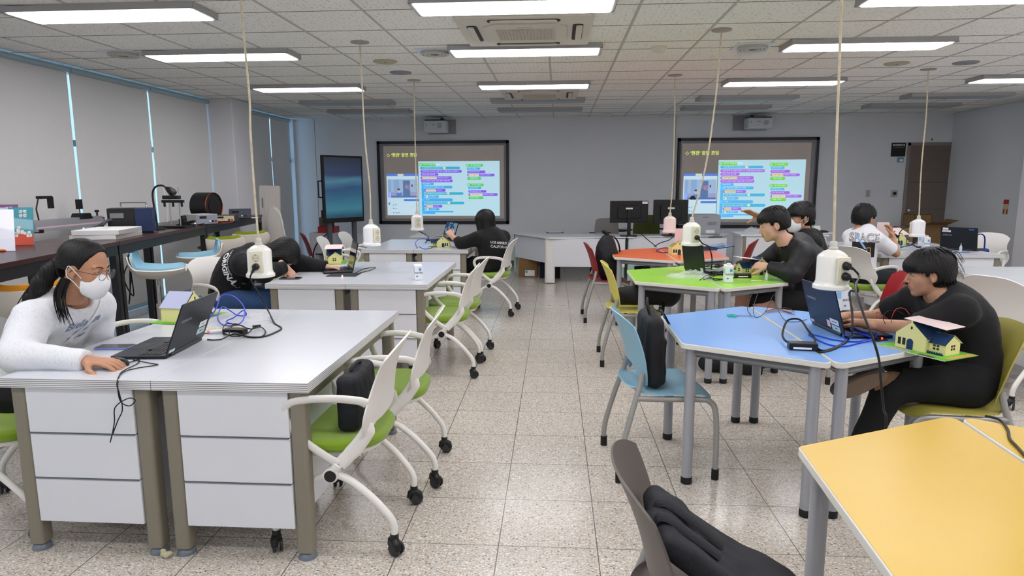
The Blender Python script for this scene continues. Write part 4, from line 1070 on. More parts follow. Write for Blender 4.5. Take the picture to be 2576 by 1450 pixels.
# --- girl with a mask
J = dict(pelvis=(-2.43, 2.80, .53), waist=(-2.40, 2.80, .65), chest=(-2.30, 2.78, .82), neck=(-2.165, 2.755, .935), shL=(-2.17, 2.93, .895), shR=(-2.215, 2.605, .895),
         elR=(-2.175, 2.45, .775), wrR=(-1.885, 2.455, .757), elL=(-2.24, 3.0, .68), wrL=(-2.2, 2.86, .60), hipL=(-2.4, 2.9, .52), hipR=(-2.4, 2.70, .52), knL=(-2.02, 2.92, .52), knR=(-2.02, 2.68, .52),
         anL=(-2.0, 2.92, .09), anR=(-2.0, 2.68, .09), toL=(-1.86, 2.92, .05), toR=(-1.86, 2.68, .05), front=(.9, -.1, -.1))
gb, GT, GR, gR, gC = person('girlmask', 'girl with a ponytail, glasses and white mask in a light grey sweatshirt', J, (-2.035, 2.70, 1.100), (.97, .02, -.28), hsc=.97, style='sleek', skin=SK2,
       shirt=(M_HEATHER, 1.0, .026, None), pants=(M_DKPANTS, .95), shoes=(M_WSHOE, M_WSHOE), res=.0105, hres=.0034, mask=True,
       hands=[dict(side='R', fd=(1, .0, -.04), pn=(0, .05, -1), ts=1, curl=(.22, .32, .3), thumb=(.75, .3), sc=1.05)])
# ponytail and loose locks
hair_o = [c for c in gb.children if c.name.startswith('hair')][0]
s = SDF(); tail = [(-.075, 0, .01), (-.112, -.006, -.005), (-.135, -.02, -.05), (-.155, -.035, -.11), (-.175, -.05, -.18), (-.185, -.065, -.25), (-.19, -.075, -.31)]
for a, b_, r0, r1 in zip(tail, tail[1:], (.03, .026, .034, .036, .030, .022), (.026, .034, .036, .030, .022, .006)): s.cap(a, b_, r0, r1, k=.02)
vs, fs = s.mesh((-.26, -.15, -.36), (-.02, .08, .08), .0048); ang = vs[:, 1]*420+vs[:, 0]*300
vs = vs+np.stack([.0016*np.sin(ang), .0016*np.cos(ang*1.3), 0*ang], 1)
mesh_obj('ponytail', to_world(vs, gR, gC, .97)-GR, fs, M_HAIR, hair_o)
m = MB(GT); rnd = random.Random(5)
for q in range(30):
    o = rnd.uniform(-.02, .02); m.tube(smooth_path([(-.03+o, -.066, -.045), (-.035+o*1.2, -.082+rnd.uniform(-.004, .004), -.11), (-.010+o*1.4, -.092+rnd.uniform(-.008, .008), -.17), (.018+o*1.6+rnd.uniform(-.012, .012), -.088+rnd.uniform(-.012, .01), -.215-rnd.uniform(0, .035))], 4), [.0024]*9+[.0018, .0012, .0008, .0004], 5)
for q in range(30):
    o = rnd.uniform(-.03, .03); m.tube(smooth_path([(-.12, o*.5-.01, -.02), (-.165+o*.3, -.03+o, -.10), (-.195+rnd.uniform(-.02, .02), -.05+o*1.4, -.22), (-.20+rnd.uniform(-.02, .02), -.07+o*1.6, -.31-rnd.uniform(0, .05))], 4), [.002]*9+[.0016, .0012, .0008, .0004], 4)
m.build('loose_locks', M_HAIR, hair_o)
M_GOLD = mat('dark glasses wire', '4a3b36', .3, .8)
gl = MB(GT)
for y in (-1, 1):
    ring = [(.108-.10*abs(y*.034+.024*math.cos(a))**1.5*2, y*.034+.0235*math.cos(a), .002+.0215*math.sin(a)) for a in [i*PI/14 for i in range(28)]]
    gl.tube(ring, .0011, 6, closed=True); gl.tube([(.099, y*.056, .008), (.085, y*.073, .008), (.0, y*.082, .004), (-.012, y*.083, -.012)], .0011, 6)
gl.tube(smooth_path([(.1085, -.0115, .005), (.111, 0, .010), (.1085, .0115, .005)], 4), .0011, 6)
g_o = gl.build('glasses', M_GOLD, gb)
for y in (-1, 1): MB(GT).sheet(lambda u, v: (.1065-.10*abs(y*.034+.0225*v*math.cos(u*2*PI))**1.5*2, y*.034+.0225*v*math.cos(u*2*PI), .002+.0205*v*math.sin(u*2*PI)), 24, 4).build('lens', mat('lens glass', 'e8ecff', .03, alpha=.10, spec=.8), g_o)
sh = [c for c in gb.children if c.name.startswith('shirt')][0]
M_PRINT = mat('blue print', '6f86ad', .8)
for tx, sz, p in (('Biella Luna', .040, (-2.13, 2.76, .845)), ('premium', .018, (-2.13, 2.76, .815)), ('Since design.', .020, (-2.13, 2.76, .79))):
    t_ = text_mesh('print', tx, sz, M_PRINT, gb, frame(Vector(p)-Vector(GR), (.12, .98, .12), (-.25, -.1, .95)), shear=.25, bold=.0004); decal(t_, sh, (-.97, .1, -.2))
st_ = MB(Matrix.Translation(-Vector(GR)))
bag_strap = st_.sheet(lambda u, v: Vector((-2.13+.02*v, 2.86-.20*u*1.0+.018*(v-.5), .93-.21*u)), 24, 2, 0).build('shoulder_strap', mat('white webbing', 'e4e4e6', .8), gb, smooth=60); decal(bag_strap, sh, (-.97, .15, -.25), .004)
# --- sleeper on the middle left desk
J = dict(pelvis=(-2.68, 5.20, .53), waist=(-2.68, 5.2, .66), chest=(-2.58, 5.2, .80), neck=(-2.43, 5.21, .875), shL=(-2.42, 5.40, .845), shR=(-2.47, 5.02, .83),
         elL=(-2.17, 5.43, .785), wrL=(-1.945, 5.42, .765), elR=(-2.27, 4.93, .775), wrR=(-2.165, 5.10, .80), hipL=(-2.66, 5.30, .52), hipR=(-2.66, 5.10, .52), knL=(-2.27, 5.32, .53), knR=(-2.25, 5.02, .53),
         anL=(-2.25, 5.32, .09), anR=(-2.25, 5.02, .09), toL=(-2.12, 5.32, .05), toR=(-2.12, 5.02, .05), front=(.75, 0, -.65))
sb, ST, SR, sR, sC = person('sleeper', 'person in a black hoodie asleep with head on arms on the middle left desk', J, (-2.235, 5.21, .885), (.25, .02, -.97), hsc=1.1, style='long', skin=SK3,
       shirt=(M_BLKCLOTH, 1.0, .035, 'hood'), pants=(mat('blue denim', '2f4a73', .9, nz=(80, .2)), .95), shoes=(M_BSHOE, M_WSHOE), res=.012, hres=.0045, girth=1.05,
       hands=[dict(side='L', fd=(1, .0, -.06), pn=(0, 0, -1), ts=-1, curl=(.25, .35, .3)), dict(side='R', fd=(.45, .25, -.65), pn=(-.8, .5, -.2), ts=1, curl=(.3, .3, .2), sc=.95)])
jk = [c for c in sb.children if c.name.startswith('jacket')][0]
M_WPRINT = mat('white print', 'e8e8ea', .8)
t_ = text_mesh('print', 'ORIGINAL', .062, M_WPRINT, sb, frame(Vector((-2.60, 5.05, .78))-Vector(SR), (.25, -.12, -.9), (.5, -.75, .45)), bold=.002); decal(t_, jk, (.35, .93, -.05))
t_ = text_mesh('print', 'THE FRIENDLY ORIGINAL', .018, M_WPRINT, sb, frame(Vector((-2.585, 5.05, .84))-Vector(SR), (.25, -.12, -.9), (.5, -.75, .45))); decal(t_, jk, (.35, .93, -.05))
# --- girl at the farthest left desk
J = dict(pelvis=(-.74, 7.44, .53), waist=(-.735, 7.44, .65), chest=(-.735, 7.44, .78), neck=(-.775, 7.47, .90), shL=(-.90, 7.36, .845), shR=(-.63, 7.58, .845),
         elL=(-1.085, 7.40, .785), wrL=(-1.21, 7.50, .865), elR=(-.78, 7.78, .79), wrR=(-1.0, 7.82, .77), hipL=(-.80, 7.38, .52), hipR=(-.70, 7.52, .52), knL=(-1.10, 7.62, .52), knR=(-1.0, 7.8, .52),
         anL=(-1.1, 7.62, .09), anR=(-1.0, 7.8, .09), toL=(-1.2, 7.7, .05), toR=(-1.1, 7.88, .05), front=(-.8, .6, 0))
cb, CT, CR, cR, cC = person('girlhoodie', 'person with long black hair and black hoodie at the farthest left desk', J, (-.83, 7.51, 1.015), (-.72, .68, -.2), hsc=1.1, style='long', skin=SK3,
       shirt=(M_BLKCLOTH, .78, .028, 'hood'), pants=(M_DKPANTS, .95), shoes=(M_BSHOE, M_WSHOE), res=.0125, hres=.005,
       hands=[dict(side='L', fd=(-.5, .5, .55), pn=(.1, .7, -.6), ts=1, curl=(.7, .8, .5)), dict(side='R', fd=(-1, .1, 0), pn=(0, 0, -1), ts=1)], hand_res=.0042)
jk = [c for c in cb.children if c.name.startswith('jacket')][0]
for tx, sz, dz in (('LOS ANGELES', .036, 0), ('CALIFORNIA', .040, -.045)):
    t_ = text_mesh('print', tx, sz, M_WPRINT, cb, frame(Vector((-.66, 7.36, .80+dz))-Vector(CR), (.85, .5, -.12), (.1, .05, 1)), bold=.0012); decal(t_, jk, (-.5, .85, 0))
# --- boy in the black windbreaker at the lime table
J = dict(pelvis=(2.02, 5.36, .535), waist=(2.04, 5.36, .67), chest=(1.96, 5.34, .85), neck=(1.825, 5.30, .985), shL=(1.86, 5.12, .925), shR=(1.83, 5.50, .925),
         elL=(1.765, 5.06, .775), wrL=(1.615, 5.19, .815), elR=(1.70, 5.60, .785), wrR=(1.49, 5.62, .757), hipL=(1.98, 5.25, .52), hipR=(1.98, 5.47, .52), knL=(1.60, 5.26, .53), knR=(1.52, 5.46, .53),
         anL=(1.72, 5.22, .1), anR=(1.42, 5.38, .09), toL=(1.6, 5.2, .05), toR=(1.28, 5.36, .05), front=(-.9, 0, -.3))
person('boyjacket', 'boy with short black hair in a black windbreaker leaning over the lime green table', J, (1.660, 5.26, 1.134), (-.93, .02, -.30), hsc=1.05, style='short', skin=SK3,
       shirt=(M_BLKSHELL, .98, .030, 'jacket'), pants=(M_DKPANTS, .46), shoes=(M_BSHOE, M_WSHOE), res=.0115, hres=.004, fat=.006, girth=1.04,
       hands=[dict(side='R', fd=(-1, -.05, -.03), pn=(0, 0, -1), ts=1, curl=(.25, .35, .3), sc=1.05), dict(side='L', fd=(-.75, .6, .05), pn=(.3, .4, -.7), ts=-1, curl=(.6, .7, .5), sc=1.05)], hand_res=.0038)
# --- masked boy behind him
J = dict(pelvis=(2.32, 6.15, .54), waist=(2.32, 6.15, .68), chest=(2.27, 6.13, .86), neck=(2.20, 6.10, .985), shL=(2.23, 5.95, .93), shR=(2.20, 6.28, .93),
         elL=(2.1, 5.92, .75), wrL=(1.95, 6.0, .70), elR=(1.96, 6.26, 1.02), wrR=(1.80, 6.08, 1.16), hipL=(2.3, 6.05, .52), hipR=(2.3, 6.25, .52), knL=(1.9, 6.05, .53), knR=(1.9, 6.25, .53),
         anL=(1.9, 6.05, .09), anR=(1.9, 6.25, .09), toL=(1.78, 6.05, .05), toR=(1.78, 6.25, .05), front=(-1, 0, 0))
person('boymask', 'boy in a black hoodie and white mask raising a hand, behind the windbreaker boy', J, (2.155, 6.1, 1.145), (-.95, -.22, -.12), hsc=1.06, style='bob', skin=SK1,
       shirt=(M_BLKCLOTH, .9, .026, 'hood'), pants=(M_DKPANTS, .9), shoes=(M_BSHOE, M_WSHOE), res=.0135, hres=.0048, mask=True,
       hands=[dict(side='R', fd=(-.85, -.15, .30), pn=(-.1, -.3, -.9), ts=1, curl=(-.1, .2, .35), spread=.25, idx=(-.25, .1, .1), thumb=(.3, 1.4), sc=1.1)], hand_res=.0038)
# --- boy in the white T-shirt
J = dict(pelvis=(3.0, 6.78, .54), waist=(3.0, 6.78, .68), chest=(3.01, 6.79, .85), neck=(3.035, 6.81, .975), shL=(2.97, 6.95, .915), shR=(3.09, 6.67, .915),
         elL=(3.2, 7.1, .80), wrL=(3.38, 7.12, .88), elR=(3.315, 6.72, .765), wrR=(3.36, 6.88, .90), hipL=(2.99, 6.88, .52), hipR=(3.03, 6.70, .52), knL=(3.38, 6.86, .52), knR=(3.38, 6.64, .52),
         anL=(3.2, 6.75, .09), anR=(3.25, 6.6, .09), toL=(3.32, 6.75, .05), toR=(3.37, 6.6, .05), front=(.9, .4, 0))
wb, WT, WR, wR, wC = person('boywhite', 'boy in a white T-shirt with SPACE printed on the back, holding a pink panel', J, (3.045, 6.85, 1.105), (.85, .50, -.15), hsc=1.04, style='bob', skin=SK2,
       shirt=(mat('white cotton', 'e3e4e8', .85), .46, .022, None), pants=(mat('dark navy shorts', '22262c', .9), .5), shoes=(M_BSHOE, M_WSHOE), res=.0125, hres=.0048,
       hands=[dict(side='R', fd=(-.1, .4, .9), pn=(-.8, .35, -.1), ts=-1, curl=(.35, .5, .4), sc=1.1, thumb=(.6, .5)), dict(side='L', fd=(.2, -.1, .95), pn=(.1, -.9, 0), ts=-1)], hand_res=.0042)
sh = [c for c in wb.children if c.name.startswith('shirt')][0]
bx, by = Vector((.90, -.42, .0)), Vector((0, 0, 1)); dd_ = (.42, .9, 0)
q0 = Vector((2.955, 6.62, 0))
MBp = MB(Matrix.Translation(-Vector(WR)))
p_ = MBp.sheet(lambda u, v: q0+bx*(.20*(u-.5))+Vector((0, 0, .735+.145*v)), 20, 14).build('print_block', mat('black print', '1b1c22', .8), wb); decal(p_, sh, dd_, .0022)
for nm, mm_, bo, of in (('print', mat('black print', '1b1c22', .8), .004, .003), ('print', M_WPRINT, .0008, .0045)):
    t_ = text_mesh(nm, 'SPACE', .115, mm_, wb, frame(q0+Vector((0, 0, .918))-Vector(WR), bx, by), bold=bo, sx=.80); decal(t_, sh, dd_, of)
for a, b_, c_, e_ in ((.03, .065, .825, .83), (.03, .065, .775, .78), (.03, .035, .78, .825), (.06, .065, .78, .825)):
    p_ = MB(Matrix.Translation(-Vector(WR))).sheet(lambda u, v: q0+bx*(a+(b_-a)*u)+Vector((0, 0, c_+(e_-c_)*v)), 3, 3).build('print', mat('yellow print', 'd8a73a', .8), wb); decal(p_, sh, dd_, .004)
p_ = MB(Matrix.Translation(-Vector(WR))).sheet(lambda u, v: q0+bx*(-.085+.10*u+.012*v)+Vector((0, 0, .95-.14*u+.012*v)), 10, 2).build('print', mat('light blue print', '8db6e6', .8), wb); decal(p_, sh, dd_, .0055)
# ------------------------------------------------------------------ hanging power sockets
M_SOCK = mat('socket plate cream', 'e0dcc6', .35)
def cam_az(x, y): return math.atan2(-y, -x)
def socket_box(label, bottom, cordpts, az, sockets=2, plugs=(), tilt=(0, 0), tint='ebeae2'):
    """bottom: world point of the flange centre; az: facing angle of the plate relative to the direction to the camera"""
    mm = mat('socket housing '+tint, tint, .25, coat=.3)
    t = thing('hanging_socket', label, 'power socket', bottom, cam_az(bottom[0], bottom[1])+az, 'hanging power sockets')
    X = Matrix.Rotation(tilt[0], 4, 'X') @ Matrix.Rotation(tilt[1], 4, 'Y')
    MB().lathe([(.0, .004), (.07, .0), (.0785, .004), (.0785, .018), (.071, .028), (.0665, .04), (.0665, .148), (.062, .158), (.042, .174), (.024, .182), (.0, .183)], n=44, X=X).build('housing', mm, t, smooth=35)
    MB().lathe([(.0205, .180), (.0205, .192), (.016, .196), (.0165, .214), (.012, .222), (.0, .222)], n=20, X=X).build('cable_gland', mat('gland', 'c9c8bf', .4), t)
    F = X @ Matrix(((0, 0, 1, .0605), (1, 0, 0, 0), (0, 1, 0, .092), (0, 0, 0, 1)))
    pl = MB().prism(rrect(.073, .122, .008), 0, .012, X=F).build('socket_plate', M_SOCK, t, bevel=.003)
    MB().prism(rrect(.052, .100, .005), .012, .0155, X=F).build('insert', M_SOCK, pl, bevel=.001)
    zs = (.024, -.024) if sockets == 2 else (0,)
    for k, z in enumerate(zs):
        s_ = MB().tube([(math.cos(a)*.0195, z+math.sin(a)*.0195, .0155) for a in [i*PI/12 for i in range(24)]], .0016, 6, closed=True, X=F)
        s_.build('socket_ring', mat('socket ring', 'b9b39c', .5), pl)
        MB().prism([(math.cos(a)*.0185, z+math.sin(a)*.0185) for a in [i*PI/12 for i in range(24)]], .0135, .0158, X=F).build('socket_well', mat('socket well', 'cfc9b2', .6), pl)
        m = MB()
        for q in (-.0085, .0085): m.prism([(q+.0026*math.cos(a), z+.0026*math.sin(a)) for a in [i*PI/5 for i in range(10)]], .0150, .0163, X=F)
        for q in (-1, 1): m.box(-.003, .003, z+q*.0165-.0015, z+q*.0165+.0015, .0155, .0175, X=F)
        m.build('socket_holes', mat('hole brown', '3a2d22', .6), pl)
    M_ = Matrix.Translation(t.location) @ Matrix.Rotation(t.rotation_euler.z, 4, 'Z')
    out = []
    for z, pd in plugs:
        p = thing('plug', ('upper ' if z > 0 else 'lower ')+'black round plug in the '+' '.join(label.split(',')[0].split()[:10]), 'plug', M_ @ (F @ Vector((0, z, .0155))), t.rotation_euler.z)
        FF = Matrix(((0, 0, 1, 0), (1, 0, 0, 0), (0, 1, 0, 0), (0, 0, 0, 1)))
        d = Vector(pd)
        q = MB().lathe([(.0185, 0), (.019, .004), (.0185, .018), (.012, .026), (0, .027)], n=26, X=FF); q.tube([(.014, 0, 0), Vector((.018, 0, 0))+d*.02, Vector((.020, 0, 0))+d*.045], [.009, .0085, .0045], 12)
        q.build('plug_body', M_BLACK, p); p['_'] = 0; del p['_']
        out.append(M_ @ (F @ Vector((0, z, .0155))) + (Matrix.Rotation(t.rotation_euler.z, 3, 'Z') @ (Vector((.020, 0, 0))+d*.045)))
    top = M_ @ (X @ Vector((0, 0, .218)))
    pts = [top]+[Vector(p) for p in cordpts]
    c = thing('ceiling_rose', 'round ceiling plate and beige cord of the '+' '.join(label.split(',')[0].split()[:8]), 'ceiling plate', (pts[-1].x, pts[-1].y, CEIL), group='ceiling plates with beige cords')
    WM(c).tube(smooth_path(pts, 5), .0062, 8).build('cord', mat('beige cord', 'cdc1a6', .6, nz=(25, .15)), c)
    MB().lathe([(.075, 0), (.073, -.008), (.012, -.014), (0, -.014)], n=30).build('plate', mat('rose plate', 'a09a90', .5), c)
    return t, out
def hang(label, Y, bpx, cpx, topY=None, **k):
    b_ = PY(bpx[0], bpx[1], Y); n = len(cpx)
    cp = [PY(x, y, Y+(0 if topY is None else (topY-Y)*(i+1)/n)) for i, (x, y) in enumerate(cpx)]
    if cp[-1].z < CEIL-.02 and cpx[-1][1] < 5:
        d = (cp[-1]-cp[-2]).normalized(); d.z = max(d.z, .9); cp.append(Vector((cp[-1].x+.0, cp[-1].y, CEIL-.01)))
    else: cp[-1].z = CEIL-.01
    return socket_box(label, b_, cp, **k)
s1, e1 = hang('socket hanging nearest on the left, one plug in it, in front of the sleeping person', 3.62, (656, 697), [(640, 480), (630, 330), (628, 250), (617, 130), (606, 2)], az=-.28, plugs=[(-.024, (0, -.5, -.85))])
s2, e2 = hang('socket hanging above the middle left desk, left of the small one', 5.45, (935, 619), [(930, 470), (918, 350), (910, 200), (905, 101)], az=.75, tint='eeeef0')
s3, e3 = hang('small socket hanging in front of the left board', 7.45, (1050, 580), [(1046, 430), (1043, 300), (1041, 202)], az=.15, tint='eeeef0')
s4, e4 = hang('tilted socket hanging over the lime green table, one plug in it', 5.25, (1738, 618), [(1775, 420), (1800, 250), (1815, 84)], az=.55, plugs=[(-.024, (0, .5, -.6))], tilt=(0, -.0))
s5, e5 = hang('pinkish-white socket hanging in front of the black monitors', 7.35, (1684, 586), [(1693, 450), (1697, 300), (1698, 191)], az=2.6, tint='ecd9d4')
s6, e6 = hang('socket hanging nearest on the right, two black plugs in it, over the sky blue table', 3.12, (2089, 727), [(2103, 400), (2112, 150), (2118, 2)], az=.78, plugs=[(.024, (0, .7, -.35)), (-.024, (0, .7, -.35))])
s7, e7 = hang('socket hanging above the right desk in front of the door', 7.2, (2307, 596), [(2318, 420), (2330, 290), (2335, 180)], az=-1.5, plugs=[(.024, (0, -.6, -.2))], tint='eeeef0')

def cable(label, pts, r=.0028, m=None, name='cable', cat='cable', group=None, n=6, parent=None):
    P = smooth_path(pts, n); t = MB().tube([Vector(p) for p in P], r, 7)
    o = t.build(name, m or M_CABLE, parent)
    if parent is None: tag(o, label, cat, group)
    return o
TT = .727
def DZ(x, y, z=TT, dz=.003): p = PZ(x, y, z); return Vector((p.x, p.y, z+dz))

# ------------------------------------------------------------------ laptops
M_LAP = mat('dark laptop shell', '23262c', .38, .5); M_NAVY = mat('navy laptop shell', '141c33', .35, .4); M_KEY = mat('keys', '111214', .5)
def _lscreen(nt, N, L, b):
    b.inputs['Base Color'].default_value = (.01, .012, .015, 1); b.inputs['Roughness'].default_value = .08
def laptop(label, h0, h1, userside, tilt=1.9, zt=TT, shell=None, w=.357, d=.235, screen=None, stickers=(), logo=True, group='laptops'):
    """h0, h1: hinge ends on the table; userside: +1 if the user sits to the left of the direction h0->h1"""
    h0, h1 = Vector(h0).to_2d(), Vector(h1).to_2d(); c = (h0+h1)/2; e = (h1-h0).normalized()*userside
    rz = math.atan2(e.y, e.x)          # local x along the hinge, local +y towards the user
    t = thing('laptop', label, 'laptop', (c.x, c.y, zt), rz, group); sh = shell or M_LAP
    b_ = MB().prism(rrect(w, d, .012, 4, 0, d/2), .001, .015).build('base', sh, t, bevel=.003)
    m = MB()
    for r in range(5):
        for k in range(14):
            x = -w*.42+k*w*.84/13; y = .028+r*.0195
            if r == 4 and 3 < k < 9: continue
            m.box(x-.0098, x+.0098, y, y+.0162, .015, .0168)
    y = .028+4*.0195; m.box(-.09, .06, y, y+.0162, .015, .0168)
    m.build('keyboard', M_KEY, b_, smooth=0)
    MB().prism(rrect(.105, .065, .005, 3, 0, d-.045), .0149, .0155).build('touchpad', mat('touchpad', '2c2f35', .3), b_, smooth=0)
    MB().cyl((-w*.4, -.002, .012), (w*.4, -.002, .012), .006, n=10).build('hinge', M_DGREY, b_)
    H = Matrix.Translation((0, -.003, .014)) @ Matrix.Rotation(tilt, 4, 'X')      # local y up the lid, z away from the user
    I = H @ Matrix.Rotation(PI, 4, 'Y') @ Matrix.Translation((0, 0, .006))
    lid = MB().prism(rrect(w, d, .01, 4, 0, d/2), -.006, 0, X=H).build('lid', sh, t, bevel=.0015)
    MB().prism(rrect(w-.012, d-.012, .006, 3, 0, d/2), -.0001, .0008, X=I).build('bezel', M_BLACK, lid, smooth=0)
    MB().box(-w/2+.012, w/2-.012, .022, d-.012, .0008, .0012, X=I).build('screen', screen or node_mat('off screen', _lscreen), lid, smooth=0)
    B = H @ Matrix.Translation((0, 0, .0002))
    if logo: text_mesh('logo', 'SAMSUNG', .0175, mat('logo silver', '9aa0a8', .3, .8), lid, B @ Matrix.Translation((logo if isinstance(logo, float) else 0, d*.62, 0)), bold=.0004, sx=1.15)
    for sx, sy, sw, shh, col_, txt in stickers:
        MB().prism(rrect(sw, shh, .002, 2, sx, sy), 0, .0004, X=B).build('sticker', mat('sticker '+col_, col_, .5), lid, smooth=0)
        if txt: text_mesh('sticker_text', txt, shh*.28, mat('sticker print', '3b5c74', .6), lid, B @ Matrix.Translation((sx, sy, .0005)), sx=.9)
    t['_t'] = 0; del t['_t']
    return t
def _win(nt, N, L, b):
    tc = N.new('ShaderNodeTexCoord'); nz = N.new('ShaderNodeTexNoise'); nz.inputs['Scale'].default_value = 14; L.new(tc.outputs['Object'], nz.inputs['Vector'])
    c = MIXC(N, L, MATH(N, L, 'GREATER_THAN', nz.outputs['Fac'], .52), lin('2d4f7c'), lin('8fb3c9')); L.new(c, b.inputs['Emission Color']); b.inputs['Emission Strength'].default_value = .28
    b.inputs['Base Color'].default_value = (.01, .01, .01, 1); b.inputs['Roughness'].default_value = .1
M_SCRON = node_mat('blue laptop screen', _win)
laptop('dark grey open laptop in front of the girl in the grey sweatshirt', PZ(400, 914, TT), PZ(524, 848, TT), 1, 1.95, stickers=((.115, .085, .075, .028, 'e8e8ea', '2020-12'), (.115, .05, .08, .030, 'b9d3d8', 'SAMSUNG'), (-.14, .015, .05, .014, 'cfe3e4', None)), logo=-.085)
laptop('open laptop with a dark reflecting screen beside the yellow house on the middle left desk', PZ(896, 695, TT), PZ(868, 668, TT), 1, 1.80, screen=node_mat('off screen', _lscreen))
laptop('open laptop with a blue lit screen on the farthest left desk', PZ(1096, 600, TT), PZ(1160, 611, TT), -1, 1.9, screen=M_SCRON)
laptop('navy open laptop of the boy in the black T-shirt on the sky blue table', PZ(2036, 812, HEXT), PZ(2132, 856, HEXT), 1, 1.86, HEXT, M_NAVY, stickers=((.10, .055, .085, .028, 'dfe3e8', 'SAMSUNG 2021'), (.105, .022, .08, .028, 'b9d3d8', '2020-04'), (.035, .035, .032, .036, 'e6c9cf', None), (-.15, .012, .035, .012, 'cfd8dd', None)), logo=-.10)
laptop('black open laptop seen edge-on on the lime green table', (1.085, 5.70), (1.185, 5.37), 1, 1.72, HEXT, stickers=((.13, .03, .045, .03, 'cfd3d6', None),), logo=False)
laptop('black open laptop on the right desk by the door, two white stickers on its lid', PZ(2376, 627, TT), PZ(2446, 632, TT), 1, 1.72, stickers=((-.13, .215, .055, .022, 'e8e8ea', '2020'), (-.12, .188, .085, .02, 'dcdcde', 'SAMSUNG'), (.12, .215, .05, .012, '3c6fd0', None)), logo=-.11)
t = laptop('closed-down blue laptop lying open flat on the orange table', PZ(1768, 622, HEXT), PZ(1812, 632, HEXT), -1, 3.0, HEXT, mat('blue laptop', '27407a', .35, .4), w=.33, d=.2, screen=M_SCRON, logo=False)

